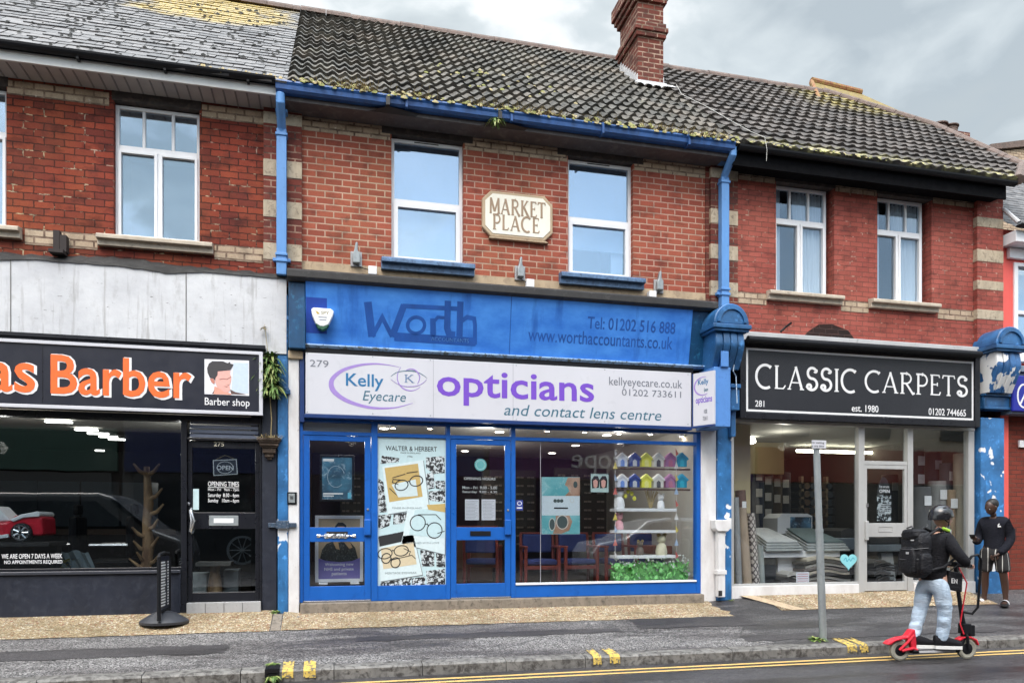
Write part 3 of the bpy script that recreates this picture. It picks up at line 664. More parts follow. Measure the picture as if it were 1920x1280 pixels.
# downpipes
def downpipe(b, x, y, zt, zb, mat):
    m = MB()
    m.tube([(x, -.40, zt), (x, -.40, zt-.10), (x, y-.03, zt-.30), (x, y, zt-.36)], .056, 14); m.box(x-.062, x+.062, y-.055, y+.055, zb, zt-.33)
    o = m.build('downpipe', mat, b, bevel=.008)
    m = MB()
    for z in (zt-.12, zt-.42, zb+.16, zb+.24): m.box(x-.075, x+.075, y-.07, y+.06, z, z+.035)
    m.box(x-.11, x+.11, y-.01, y+.06, zb+.18, zb+.225)
    m.build('pipe_collar', mat, o, bevel=.006); return o
downpipe(BM, -.605, -.145, 7.0, 4.80, M_BLUEPIPE)
downpipe(BM, PX(1357, -.14), -.14, 7.08, 4.83, M_BLUEPIPE)

# ---------------------------------------------------------------- roofs
RK = .865; RY0, RZ0, RY1 = -.44, 7.12, 4.03
def roofpt(x, y, n=0.0):
    k = 1/math.sqrt(1+RK*RK); return (x, y-n*RK*k, RZ0+RK*(y-RY0)+n*k)
def tiled(b, x0, x1f, mat, period, gauge, amp, lift, seg=6):
    m = MB(); L = (RY1-RY0); rows = int(L*math.sqrt(1+RK*RK)/gauge); dy = L/rows; rr = random.Random(4)
    for k in range(rows):
        ya, yb = RY0+dy*k, RY0+dy*(k+1.12); xe = x1f((ya+yb)/2); n = max(2, int((xe-x0)/period*seg)); vs = []; sh = rr.uniform(-.012, .012)
        for i in range(n+1):
            x = x0+(xe-x0)*i/n; ph = ((x+sh)/period) % 1.0; w = (math.sin(2*math.pi*ph)*.5+.5)**1.25*amp
            tn = rr.uniform(-.004, .004)+.010*math.sin(int(x/period/2)*12.9+k*4.1)*.6
            vs += [roofpt(x, ya, w*.6-.03), roofpt(x, ya-.006, w+lift+tn), roofpt(x, yb, w*.9+.004)]
        fs = []
        for i in range(n): a, c = 3*i, 3*i+3; fs += [(a, c, c+1, a+1), (a+1, c+1, c+2, a+2)]
        m.add(vs, fs)
    return m.build('roof', mat, b)
rm = tiled(BM, -.52, lambda y: 5.86, M_TILE_ROOF, .165, .315, .044, .048)
XE = [(-.45, 10.75), (.35, 11.7), (2.4, 11.8), (4.1, 10.5)]
def xedge(y):
    for (a, p), (c, q) in zip(XE, XE[1:]):
        if y <= c: return lerp(p, q, (y-a)/(c-a))
    return XE[-1][1]
rr_ = tiled(BR, 5.86, xedge, M_TILE_ROOF2, .20, .315, .032, .05, 5)
def slates():
    m = MB(); r = random.Random(9); L = (RY1-RY0); g = .20/math.sqrt(1+RK*RK); rows = int(L/g)
    for k in range(rows):
        y = RY0-.02+g*k; x = -9.2-(.125 if k % 2 else 0)
        while x < -.52:
            w = .25; a, b = x+.004, min(x+w-.004, -.525)
            if b > a+.02:
                t = r.uniform(.010, .022); s = r.uniform(-.012, .012) if r.random() < .9 else -.04; tw = r.uniform(-.004, .004)
                A, B = roofpt(a, y+s, t+.012), roofpt(b, y+s+tw*3, t+.012+tw); C, D = roofpt(b, y+g*1.9, .008), roofpt(a, y+g*1.9, .008)
                A2, B2 = roofpt(a, y+s, 0), roofpt(b, y+s+tw*3, 0)
                m.add([A, B, C, D, A2, B2], [(0, 1, 2, 3), (4, 5, 1, 0)])
            x += w
    return m.build('roof', M_SLATE, BL)
rl = slates()
def deck(b, x0, x1, poly=None):
    m = MB(); p = poly or [(x0, RY0+.02), (x1, RY0+.02), (x1, RY1), (x0, RY1)]
    m.add([roofpt(x, y, -.035) for x, y in p], [tuple(range(len(p)))])
    m.add([(x0, RY1, roofpt(0, RY1)[2]-.05), (x1 if not poly else 10.4, RY1, roofpt(0, RY1)[2]-.05), (x1 if not poly else 10.9, 8.4, 7.1), (x0, 8.4, 7.1)], [(0, 1, 2, 3)])
    m.build('roof_deck', M_DARK, b)
deck(BL, -9.2, -.53); deck(BM, -.53, 5.86); deck(BR, 5.86, 10.9, [(5.86, RY0+.02), (10.72, RY0+.02), (11.65, .35), (11.75, 2.4), (10.5, 4.0), (5.86, 4.0)])
def ridge(b, x0, x1, mat=M_RIDGE):
    m = MB(); x = x0; z = roofpt(0, RY1)[2]; r = random.Random(2)
    while x < x1-.01:
        e = min(x+.45, x1); dz = r.uniform(-.008, .008); prof = [(RY1+.15*math.cos(a), z-.05+dz+.15*math.sin(a)) for a in [math.pi*i/8 for i in range(9)]]
        m.prof(prof, x+.004, e-.004); x = e
    return m.build('ridge_tile', mat, b)
ridge(BL, -9.2, -.52); ridge(BM, -.52, 5.86); ridge(BR, 5.86, 10.5)
m = MB(); pts = [roofpt(x, y, .03) for y, x in XE]
for a, c in zip(pts, pts[1:]):
    A, B = Vector(a), Vector(c); n = max(1, int((B-A).length/.4))
    for i in range(n): m.tube([A+(B-A)*(i/n), A+(B-A)*((i+.97)/n)], .085, 10)
m.build('hip_tile', M_RIDGE, BR)
MB().add([(10.88, .02, 7.0), (10.88, 8, 7.0), (10.88, 4.0, 10.85)], [(0, 1, 2)]).build('gable_wall', M_BRICK_R, BR)
# rear wing of the right building, showing over the ridge
def rear():
    m = MB(); a = P(1519, 158, 4.6); b_ = P(1632, 187, 4.6); zr = a[1]
    m.mi = 0; m.add([(a[0], 4.5, zr), (a[0]+1.25, 4.5, zr-.10), (a[0]+1.55, 3.2, zr-1.3), (a[0]-.75, 3.2, zr-1.3)], [(0, 1, 2, 3)])
    m.add([(a[0], 4.5, zr), (a[0]-.75, 3.2, zr-1.3), (a[0]-.75, 6, zr-1.3)], [(0, 1, 2)])
    m.add([(a[0], 4.5, zr), (a[0]+1.25, 4.5, zr-.10), (a[0]+1.55, 6.5, zr-2), (a[0]-.75, 6.5, zr-2)], [(0, 1, 2, 3)])
    o = m.build('rear_roof', M_LICHEN, BR)
    m = MB(); x = a[0]-.04
    while x < a[0]+1.2: m.tube([(x, 4.5, zr-.07*(x-a[0])), (x+.42, 4.5, zr-.07*(x+.42-a[0]))], .085, 10); x += .43
    m.tube([(a[0]-.03, 4.5, zr), (a[0]-.75, 3.2, zr-1.3)], .045, 8); m.build('rear_ridge', M_ORANGERIDGE, o)
rear()
# chimney
def chimney():
    x0, x1 = 5.31, 5.80; yf, yb = 2.15, 2.98; zb = roofpt(0, yf)[2]-.1
    m = MB()
    ztop = 12.1
    def ring(g, a, c): m.box(x0-g, x1+g, yf-g, yb+g, a, c)
    ring(0, zb-.8, ztop); ch = m.build('chimney', M_BRICK_CH, BM)
    m = MB(); z1 = PZ(1215, 70, yf)
    m.box(x0-.04, x1+.04, yf-.04, yb+.04, z1, z1+.088); m.box(x0-.07, x1+.07, yf-.07, yb+.07, z1+.09, z1+.17); m.box(x0-.04, x1+.04, yf-.04, yb+.04, z1+.18, z1+.26)
    z2 = PZ(1200, 2, yf); m.box(x0-.05, x1+.05, yf-.05, yb+.05, z2, z2+.09); m.box(x0-.09, x1+.09, yf-.09, yb+.09, z2+.09, z2+.18); m.box(x0-.13, x1+.13, yf-.13, yb+.13, z2+.18, z2+.40)
    m.build('corbel_course', M_BRICK_CH, ch, bevel=.006)
    m = MB(); s = 9
    for i in range(s):
        ya, yb2 = lerp(yf, yb, i/s), lerp(yf, yb, (i+1)/s); z = roofpt(0, yb2)[2]+.16
        m.box(x0-.014, x0-.002, ya, yb2-.01, z-.5, z); m.box(x1+.002, x1+.014, ya, yb2-.01, z-.5, z)
    zf = roofpt(0, yf)[2]
    m.box(x0-.02, x1+.06, yf-.016, yf-.002, zf-.02, zf+.13)
    m.add([roofpt(x0-.10, yf-.01, .10), roofpt(x1+.14, yf-.01, .10), roofpt(x1+.14, yf-.2, .12), roofpt(x0-.10, yf-.2, .12)], [(0, 1, 2, 3)])
    m.build('flashing', M_FLASH, ch)
chimney()
# moss
def moss(b, parent, spots, mats, name='moss'):
    for k, mat in enumerate(mats):
        m = MB(); r = random.Random(5+k)
        for (x, y, n, s) in spots:
            if r.random() > 1.0/len(mats) and len(mats) > 1: continue
            p = roofpt(x, y, n)
            v = []; c = 7
            for ring, (q, h) in enumerate(((1, 0), (.75, .55), (.3, .85))):
                for j in range(c):
                    t = 2*math.pi*j/c; rad = s*q*r.uniform(.7, 1.25); v.append((p[0]+rad*math.cos(t)*1.3, p[1]+rad*math.sin(t)*.8, p[2]+rad*math.sin(t)*.7+s*h*r.uniform(.7, 1.2)))
            v.append((p[0], p[1], p[2]+s))
            f = [(i*c+j, i*c+(j+1) % c, (i+1)*c+(j+1) % c, (i+1)*c+j) for i in range(2) for j in range(c)]+[(2*c+j, 2*c+(j+1) % c, 3*c) for j in range(c)]
            m.add(v, f)
        m.build(name, mat, parent, kind='stuff')
r = random.Random(21); sp = []
for i in range(1000):
    x = r.uniform(-.45, 5.8); d = .5+.5*math.sin(x*2.3+1)*math.sin(x*5.1); 
    if r.random() > .35+.65*d: continue
    sp.append((x, RY0+r.triangular(-.06, .16, .0), r.uniform(.02, .055), r.uniform(.010, .036)))
for i in range(60):
    x, y = r.uniform(1.2, 3.6), r.uniform(.2, 1.4); sp.append((x, y, .06, r.uniform(.012, .03)))
moss(BM, rm, sp, [M_MOSS, M_MOSSD])
m = MB()
for i in range(1500):
    x = r.uniform(-.3, 5.7); d = math.sin(x*2.3+1)*math.sin(x*5.1); 
    if r.random() > .4+.5*d: continue
    p = Vector(roofpt(x, RY0+r.uniform(-.08, .1), .05)); h = r.uniform(.05, .13); a = r.uniform(0, 6.3); w = .004
    q = p+Vector((math.cos(a)*h*.8, -abs(math.sin(a))*h*.8-.02, h*r.uniform(-.2, .8)))
    m.add([p+Vector((-w, 0, 0)), p+Vector((w, 0, 0)), q+Vector((w*.3, 0, 0)), q-Vector((w*.3, 0, 0))], [(0, 1, 2, 3)])
m.build('gutter_grass', M_STRAW, rm, kind='stuff')
sp = [(r.uniform(-8, -.7), r.uniform(-.3, 3.4), .03, r.uniform(.010, .030)) for i in range(420)]
moss(BL, rl, sp, [M_MOSSB])
sp = [(r.uniform(-1.6, -.6), RY0+r.uniform(-.02, .15), .03, r.uniform(.01, .025)) for i in range(60)]
moss(BL, rl, sp, [M_STRAW], 'dry_moss')
sp = [(r.uniform(5.9, 8.8), RY0+r.uniform(-.03, .06), .05, r.uniform(.008, .024)) for i in range(130)]
moss(BR, rr_, sp, [M_MOSSD, M_MOSS])
# wire lying across the roof
pts = [roofpt(*q) for q in ((6.02, 2.1, .12), (6.2, 1.3, .1), (6.22, .6, .1), (6.25, .0, .1), (6.3, -.35, .11))]
c = P(1418, 278, -.45); pts += [(c[0], -.52, c[1]), (c[0]-.01, -.52, c[1]-.2)]
pts = [roofpt(*RPY) for RPY in ((5.99, 2.1, .13), (5.85, 1.6, .1), (6.0, 1.0, .1), (6.05, .4, .1), (6.12, -.1, .1), (6.17, -.4, .12))]+[(6.18, -.52, 7.05), (6.17, -.52, 6.88)]
w = MB().tube(pts, .0045, 6).build('cable', flat('pale_cable', (.42, .41, .38)), base=False)
setp(w, 'thin pale cable lying across the tiles below the chimney', 'cable')

# coral building, and what shows behind it
CX0, CX1 = XRC+.01, 16.0
cw0 = PX(1903)
m = wall(MB(), CX0, CX1, 4.2, 6.55, [(cw0, cw0+1.1, PZ(1905, 655), PZ(1905, 492))], .02); m.build('wall', M_CORAL, BC)
MB().box(CX0, PX(1893), .02, .3, .4, 4.2).build('painted_pier', M_CORAL, BC)
w = MB(); a, b_ = PZ(1905, 655), PZ(1905, 492); zt = (a+b_)/2-.1
w.box(cw0-.02, cw0+.06, -.01, .12, a, b_); w.box(cw0+1.04, cw0+1.1, -.01, .12, a, b_); w.box(cw0+.06, cw0+1.04, -.01, .12, a, a+.06); w.box(cw0+.06, cw0+1.04, -.01, .12, b_-.06, b_); w.box(cw0+.06, cw0+1.04, 0, .11, zt-.03, zt+.03)
w = w.build('window', M_UPVC, BC, bevel=.004)
MB().box(cw0+.05, cw0+1.05, .07, .076, a+.05, b_-.05).build('pane', M_GLASS_UP, w)
MB().box(cw0-.08, cw0+1.2, -.10, .02, a-.22, a-.004).build('sill', M_UPVC, w, bevel=.006)
MB().box(PX(1889), cw0+1.25, -.05, .02, b_+.05, b_+.22).build('window_head', M_UPVC, w, bevel=.006)
MB().box(cw0, cw0+1.1, .5, .52, a, b_).build('net_curtain', M_NET, w)
z0, z1 = PZ(1895, 775, -.2), PZ(1895, 697, -.2)
MB().box(CX0, CX1, -.2, .02, z0, z1).build('shop_fascia', M_GREYFASCIA, BC, bevel=.01)
MB().box(CX0-.0, CX1, -.26, .02, z1+.002, z1+.10).build('fascia_cap', M_GREYFASCIA, BC, bevel=.008)
MB().box(PX(1893)+.002, CX1, .10, .32, .4, z0+.1).build('ground_floor_wall', M_BRICK_FAR, BC)
m = MB(); r2 = random.Random(8)
ze = PZ(1880, 425, -.25)
for k in range(37):
    x = CX0-.02-(.12 if k % 2 else 0)
    while x < CX1:
        y = -.28+.13*k; zz = ze+.11*k; t = r2.uniform(.0, .012); xa = max(x, CX0-.05+max(0, 0))
        m.add([(xa+.004, y, zz+t+.015), (x+.246, y, zz+t+.015), (x+.246, y+.26, zz+.22), (xa+.004, y+.26, zz+.22), (xa+.004, y, zz), (x+.246, y, zz)], [(0, 1, 2, 3), (4, 5, 1, 0)]); x += .25
m.build('roof', M_SLATE, BC)
MB().prof(gutter_prof(-.36, ze+.02, .06), CX0-.02, CX1).build('gutter', M_BLACKGUT, BC)
MB().box(CX0, CX1, -.28, .02, ze-.22, ze-.04).build('fascia_board', M_UPVC, BC)
MB().tube([(CX0-.0, -.33, ze+.06), (CX0-.03, -.1, ze+.35), (CX0-.03, .5, ze+.75), (CX0-.03, 1.4, ze+1.35)], .035, 8).build('verge_mortar', M_FLASH, BC)
# yellow brick house and chimney pots further back
BY = thing('far_house', 'distant yellow brick house gable just showing above the coral building roof', 'house', (22, 9, 0))
g0 = P(1868, 287, 9)
m = MB(); m.prism([(g0[0]-.2, 2), (g0[0]+7, 2), (g0[0]+7, g0[1]+1.2), (g0[0]+1.5, g0[1]+.35), (g0[0]-.2, g0[1])], 9, 13)
m.build('wall', M_CREAM_BRICK, BY)
m = MB(); m.prism([(g0[0]-.3, g0[1]+.03), (g0[0]+1.5, g0[1]+.38), (g0[0]+7, g0[1]+1.25), (g0[0]+7, g0[1]+1.5), (g0[0]+1.5, g0[1]+.6), (g0[0]-.3, g0[1]+.2)], 8.9, 13.1); m.build('roof', M_RIDGE, BY)
STK = thing('chimney_stack', 'far chimney stack with two banded pots peeping over the roof hip', 'chimney', (0, 0, 0))
for i, px in enumerate((1761, 1781)):
    c = P(px, 252, 8); t = P(px, 234 if i == 0 else 238, 8)
    MB().lathe([(.20, 0), (.20, .10), (.17, .11), (.17, (t[1]-c[1])*.45), (.21, (t[1]-c[1])*.5), (.21, (t[1]-c[1])*.62), (.17, (t[1]-c[1])*.66), (.17, (t[1]-c[1])*.85), (.24, (t[1]-c[1])*.88), (.24, t[1]-c[1]), (.18, t[1]-c[1])], 16, (c[0], 8, c[1])).build('chimney_pot', M_RIDGE, STK, smooth=True)
c = P(1771, 254, 8); MB().box(c[0]-.6, c[0]+.6, 7.7, 8.3, c[1]-3, c[1]).build('brick_shaft', M_BRICK_CH, STK)
Yc = -.22; cb = thing('blue_shop_sign', 'deep blue sign with a white ring emblem on the far right grey fascia', 'shop sign', (PX(1897, Yc), Yc, PZ(1897, 771, Yc)))
a, z1 = P(1896, 703, Yc); z0 = PZ(1896, 771, Yc)
MB().box(a, a+2.2, Yc-.03, -.202, z0, z1).build('sign_board', M_SIGNBLUE, cb, bevel=.02)
c = P(1920, 742, Yc-.03)
MB().ribbon([(c[0]+.13*math.cos(t*math.pi/12), c[1]+.19*math.sin(t*math.pi/12)) for t in range(24)], .03, Yc-.033, Yc-.03, True).build('ring_emblem', M_WHITELET, cb)
MB().ribbon([(c[0]-.09, c[1]-.16), (c[0]+.02, c[1]+.04), (c[0]+.12, c[1]-.16)], .03, Yc-.036, Yc-.033).build('ring_emblem', M_WHITELET, cb)
z = P(1915, 832, .09); setp(MB().box(PX(1909, .09), PX(1909, .09)+.14, .06, .099, z[1]-.06, z[1]+.06).build('wall_box', M_UPVC, bevel=.006), 'small white box with a green dot on the brown brick at the far right', 'junction box')
# ---------------------------------------------------------------- lettering
def lettering(name, body, px0, ybase, px1, ytop, Y, mat, parent, bold=0.0, shear=0.0, spacing=1.0, t=.003, Yb=None, mesh_only=False, align='LEFT', line=1.0):
    """text whose ink box runs from pixel column px0 to px1, its lower left ink corner at row ybase and upper left at ytop, on the plane Y"""
    c = bpy.data.curves.new(name, 'FONT'); c.body = body; c.shear = shear; c.offset = bold; c.space_character = spacing; c.extrude = .5; c.resolution_u = 3; c.align_x = align; c.space_line = line
    o = bpy.data.objects.new(name, c); COL.objects.link(o); bpy.context.view_layer.update()
    me = bpy.data.meshes.new_from_object(o.evaluated_get(bpy.context.evaluated_depsgraph_get()))
    bpy.data.objects.remove(o); bpy.data.curves.remove(c)
    vs = [v.co.copy() for v in me.vertices]; fs = [tuple(p.vertices) for p in me.polygons]; bpy.data.meshes.remove(me)
    xs = [v.x for v in vs]; ys = [v.y for v in vs]
    X0, Z0 = P(px0, ybase, Y); X1 = PX(px1, Y); Z1 = PZ(px0, ytop, Y)
    sx, sz = (X1-X0)/(max(xs)-min(xs)), (Z1-Z0)/(max(ys)-min(ys)); x_, y_ = min(xs), min(ys)
    m = MB(); m.add([(X0+(v.x-x_)*sx, Y-t if v.z > 0 else Y, Z0+(v.y-y_)*sz) for v in vs], [f[::-1] for f in fs])
    return m if mesh_only else m.build(name, mat, parent)
def arc(cx, cy, rx, ry, a0, a1, n=14): return [(cx+rx*math.cos(R(a0+(a1-a0)*i/n)), cy+ry*math.sin(R(a0+(a1-a0)*i/n))) for i in range(n+1)]
SF = {   # drawn capitals: width, strokes in a unit-high box, (points, weight)
 'C': (.72, [(arc(.42, .5, .40, .5, 62, 300, 20), 1), ([(.60, .86), (.68, .98)], .7)]),
 'L': (.52, [([(.10, 0), (.10, 1)], 1), ([(.02, .985), (.2, .985)], .45), ([(.02, .02), (.40, .02), (.50, .16)], .5)]),
 'A': (.70, [([(.04, 0), (.36, 1)], .55), ([(.34, 1), (.62, 0)], 1), ([(.15, .30), (.53, .30)], .45), ([(-.03, .015), (.13, .015)], .45), ([(.53, .015), (.72, .015)], .45)]),
 'S': (.55, [(arc(.44, .86, .05, .05, -160, 20, 6)+arc(.29, .75, .20, .235, 42, 262, 14)+arc(.27, .27, .24, .25, 82, -150, 16)+arc(.15, .165, .085, .085, 190, -60, 10), 1)]),
 'I': (.24, [([(.12, 0), (.12, 1)], 1), ([(.02, .985), (.22, .985)], .45), ([(.02, .015), (.22, .015)], .45)]),
 'R': (.66, [([(.12, 0), (.12, 1)], 1), ([(.02, .98)]+[(.3, .98)]+arc(.3, .74, .23, .24, 90, -90, 10)+[(.12, .5)], .7), ([(.3, .5), (.62, .0), (.70, .05)], .9), ([(.02, .015), (.22, .015)], .45)]),
 'P': (.58, [([(.12, 0), (.12, 1)], 1), ([(.02, .98)]+[(.3, .98)]+arc(.3, .70, .24, .28, 90, -100, 10)+[(.14, .42)], .75), ([(.02, .015), (.24, .015)], .45)]),
 'E': (.52, [([(.10, 0), (.10, 1)], 1), ([(.02, .98), (.44, .98), (.47, .86)], .5), ([(.10, .52), (.36, .52)], .5), ([(.36, .44), (.36, .62)], .4), ([(.02, .02), (.46, .02), (.51, .16)], .5)]),
 'T': (.58, [([(.29, 0), (.29, 1)], 1), ([(.0, .84), (.03, .98), (.56, .98), (.59, .84)], .5), ([(.19, .015), (.39, .015)], .45)]),
 'M': (.80, [([(.08, 0), (.10, 1)], .9), ([(.10, .99), (.40, .12)], 1), ([(.40, .12), (.70, .99)], .75), ([(.70, 1), (.72, 0)], 1), ([(.0, .02), (.17, .02)], .5), ([(.63, .02), (.82, .02)], .5)]),
 'K': (.66, [([(.12, 0), (.12, 1)], 1), ([(.14, .45), (.52, .99)], .7), ([(.25, .58), (.60, .0)], 1), ([(.02, .98), (.23, .98)], .45), ([(.02, .02), (.23, .02)], .45), ([(.42, .98), (.62, .98)], .45), ([(.5, .02), (.70, .02)], .45)]),
}
def drawn(name, body, px0, ybase, px1, ytop, Y, mat, parent, weight=.1, gap=.12, t=.004):
    X0, Z0 = P(px0, ybase, Y); X1 = PX(px1, Y); H = PZ(px0, ytop, Y)-Z0
    tot = sum(SF[c][0] for c in body if c != ' ')+gap*(len(body)-1)+sum(.22 for c in body if c == ' '); k = (X1-X0)/tot
    m = MB(); x = 0; q = 0
    for c in body:
        if c == ' ': x += .22+gap; continue
        w, st = SF[c]
        for pts, f in st:
            q += 1; m.ribbon([(X0+(x+a)*k, Z0+b*H) for a, b in pts], weight*H*f, Y-t-(q % 5)*.0003, Y)
        x += w+gap
    return m.build(name, mat, parent)
def poly(px, Y): return [P(a, b, Y) for a, b in px]

# ---------------------------------------------------------------- barber: white panel, sign, shopfront
xl = -9
m = MB().box(xl, PX(537, -.12), -.12, .05, 3.80, PZ(0, 480, -.12)).build('white_panel', M_WHITEWALL, BL)
s = MB()
for px in (20, 349): x = PX(px, -.12); s.box(x-.006, x+.006, -.1235, -.12, 3.85, 4.78)
s.build('panel_joint', flat('joint_dark', (.16, .155, .15)), m)
s = MB(); r = random.Random(12); xs = rng(xl, PX(536, -.1), .09)
tp = [4.80+.05*max(0, math.sin(x*2.1+.6))+r.uniform(0, .03) for x in xs]; bt = [4.775-max(0, .05*math.sin(x*3.3+2))*r.uniform(.3, 1)-r.uniform(0, .012) for x in xs]
for i in range(len(xs)-1):
    s.add([(xs[i], -.135, bt[i]), (xs[i+1], -.135, bt[i+1]), (xs[i+1], -.13, 4.80), (xs[i], -.13, 4.80), (xs[i], -.02, tp[i]+.05), (xs[i+1], -.02, tp[i+1]+.05)], [(0, 1, 2, 3), (3, 2, 5, 4)])
s.build('lead_flashing', M_LEAD, BL)
s = MB(); x = PX(108, -.1); s.box(x-.07, x+.09, -.2, -.03, 4.86, 4.90); s.box(x-.05, x+.02, -.1, -.02, 4.90, 5.16); s.box(x+.03, x+.1, -.12, -.02, 4.9, 5.1)
setp(s.build('rusty_bracket', flat('rust', (.03, .022, .02), .8)), 'rusty iron bracket stub on brickwork above the white panel', 'bracket')
z0, z1 = 2.975, 3.815; Y = -.24; xr = PX(493, Y)
BS = thing('barber_sign', 'long black shop sign with orange lettering and a printed picture of a man', 'shop sign', (-3, -.2, z0))
MB().box(xl, xr, Y, -.121, z0, z1).build('sign_board', M_SIGNBLACK, BS)
s = MB(); f = .035
s.box(xl, xr, Y-.02, Y-.0005, z1-.075, z1-.035); s.box(xl, xr, Y-.02, Y-.0005, z0, z0+.042); s.box(xr-.045, xr, Y-.02, Y-.0005, z0+.042, z1-.075)
s.build('white_border', M_SIGNWHITE, BS, bevel=.004)
s = MB().box(PX(80, Y)-.003, PX(80, Y)+.003, Y-.002, Y, z0+.05, z1-.08).build('board_joint', M_BLACKFRAME, BS)
MB().box(xl, xr+.03, -.27, -.121, z1+.002, z1+.045).build('sign_cap', M_BLACKFRAME, BS)
for body, a, yb, b, yt in (('as', -26, 733, 69, 675), ('Barber', 95, 738, 362, 662)):
    lettering('lettering_outline', body, a+1, yb+4, b+3, yt+1, Y, M_WHITELET, BS, bold=.028, t=.004)
    lettering('lettering', body, a, yb, b-3, yt+2, Y-.004, M_ORANGE, BS, bold=.014, t=.004)
lettering('lettering', 'Barber shop', 384, 763, 468, 745, Y, M_WHITELET, BS, bold=.004)
pc = MB(); pc.prism(poly([(383.5, 673), (467, 676), (467, 742), (383.5, 738.5)], Y), Y-.004, Y); pc = pc.build('picture', flat('print_white', (.80, .80, .84)), BS)
def shape(nm, mat, px, Yy, par, t=.001): return MB().prism(poly(px, Yy), Yy-t, Yy).build(nm, mat, par)
Yp = Y-.004
def q11(pts): return [(370+a*110/1280, 660+b*110/1280) for a, b in pts]
SK = flat('print_skin', (.80, .42, .36)); HR = flat('print_hair', (.045, .042, .045)); DS = flat('print_shade', (.55, .22, .16))
shape('picture_background', flat('print_pale_blue', (.56, .66, .76)), q11([(790, 230), (1110, 240), (1110, 900), (740, 880)]), Yp, pc)
shape('printed_neck', flat('print_neck', (.75, .36, .27)), q11([(375, 740), (460, 780), (640, 870), (740, 905), (740, 930), (345, 912)]), Yp-.001, pc)
shape('printed_face', SK, q11([(400, 420), (720, 400), (715, 480), (740, 540), (735, 640), (700, 720), (715, 830), (660, 880), (590, 870), (430, 760), (395, 650)]), Yp-.0025, pc)
shape('printed_hair', HR, q11([(385, 620), (345, 570), (275, 560), (225, 450), (212, 350), (250, 250), (330, 195), (560, 200), (660, 240), (720, 210), (720, 250), (790, 265), (765, 320), (720, 385), (540, 410), (445, 420), (440, 500), (400, 560)]), Yp-.0035, pc)
shape('printed_ear', DS, q11([(270, 580), (340, 570), (385, 640), (370, 700), (310, 660)]), Yp-.0025, pc)
s = MB(); s.prism(poly(q11([(470, 592), (560, 572), (640, 586), (740, 528), (738, 548), (650, 602), (560, 590), (500, 604)]), Yp-.0025), Yp-.0040, Yp-.0025)
s.prism(poly(q11([(560, 740), (640, 765), (700, 740), (640, 745)]), Yp-.0025), Yp-.0039, Yp-.0025); s.prism(poly(q11([(620, 700), (690, 725), (725, 690), (690, 710)]), Yp-.0025), Yp-.0039, Yp-.0025); s.build('printed_features', flat('print_line', (.30, .13, .11)), pc)
for q in ([(715, 810), (830, 870), (1070, 925), (740, 915)], [(380, 820), (350, 905), (320, 900)]): shape('printed_collar', flat('print_brown', (.12, .07, .06)), q11(q), Yp-.001, pc, .0012)

# barber shopfront below the sign (plane y = -.03)
def Zc(py, px=620, Y=0.0): return PZ(px, py, Y)
Y = -.03; zb = .50
xw1 = PX(341, Y); xd0, xd1 = PX(352, Y), PX(487, Y); zt = PZ(341, 778, Y); zs = PZ(200, 1064, Y)
s = MB(); s.box(xl, xd1+.02, Y-.04, .10, 2.90, 2.974); s.box(xw1, xd0-.002, Y-.06, .12, zb-.1, 2.90); s.box(xd1+.002, xd1+.03, Y-.05, .1, zb-.1, 2.90)
s.box(xl, xw1, Y-.02, .05, zs-.03, zs+.0)
s.build('shop_frame', M_BLACKFRAME, BL, bevel=.004)
MB().box(xl, xw1-.002, -.10, .18, zb-.15, zs-.075).build('stall_riser', M_NAVY, BL, bevel=.01)
MB().box(xl, xw1-.002, -.13, .16, zs-.072, zs-.032).build('sill', paint('dark_sill_paint', (.045, .048, .06), .35, .2), BL, bevel=.006)
sw = MB().box(xl, xw1-.003, .0, .008, zs+.001, 2.90).build('shop_window', M_GLASS_B, BL)
lettering('lettering', 'WE ARE OPEN 7 DAYS A WEEK', 3, 1047, 117, 1038, -.002, M_WHITELET, sw, bold=.012, t=.001)
lettering('lettering', 'NO APPOINTMENTS REQUIRED', 8, 1058, 117, 1050, -.002, M_WHITELET, sw, bold=.012, t=.001)
# toplight with opaque slats for louvre glass, set outside the pane to catch daylight
zt0, zt1 = PZ(352, 825, Y), PZ(352, 785, Y)
MB().box(xd0, xd1, .02, .027, zt0+.03, 2.90).build('toplight', M_GLASS_B, BL)
s = MB()
for i in range(4): s.box(xd0+.02, xd1-.02, -.004, .012, lerp(zt0+.04, zt1, i/4)+.004, lerp(zt0+.04, zt1, (i+1)/4)-.012)
s.build('louvre_slats', flat('louvre_grey', (.30, .33, .42), .25), BL)
def door(b, x0, x1, z0, z1, y, mat, glassm, st, zr0, zr1, top, bot, nm='door', th=.045):
    """glazed door leaf: stile width st, middle rail zr0..zr1, top and bottom rails"""
    m = MB(); yb = y+th
    m.box(x0, x0+st, y, yb, z0, z1); m.box(x1-st, x1, y, yb, z0, z1); m.box(x0+st, x1-st, y+.001, yb-.001, z1-top, z1); m.box(x0+st, x1-st, y+.001, yb-.001, z0, z0+bot); m.box(x0+st, x1-st, y+.001, yb-.001, zr0, zr1)
    d = m.build(nm, mat, b, bevel=.004)
    g = MB(); g.box(x0+st-.01, x1-st+.01, y+.018, y+.024, zr1-.01, z1-top+.01); g.box(x0+st-.01, x1-st+.01, y+.018, y+.024, z0+bot-.01, zr0+.01); g.build('pane', glassm, d)
    return d
MB().box(xd0, xd1, Y-.05, .1, zt0-.0, zt0+.029).build('transom', M_BLACKFRAME, BL, bevel=.004)
zd0 = PZ(352, 1128, Y)
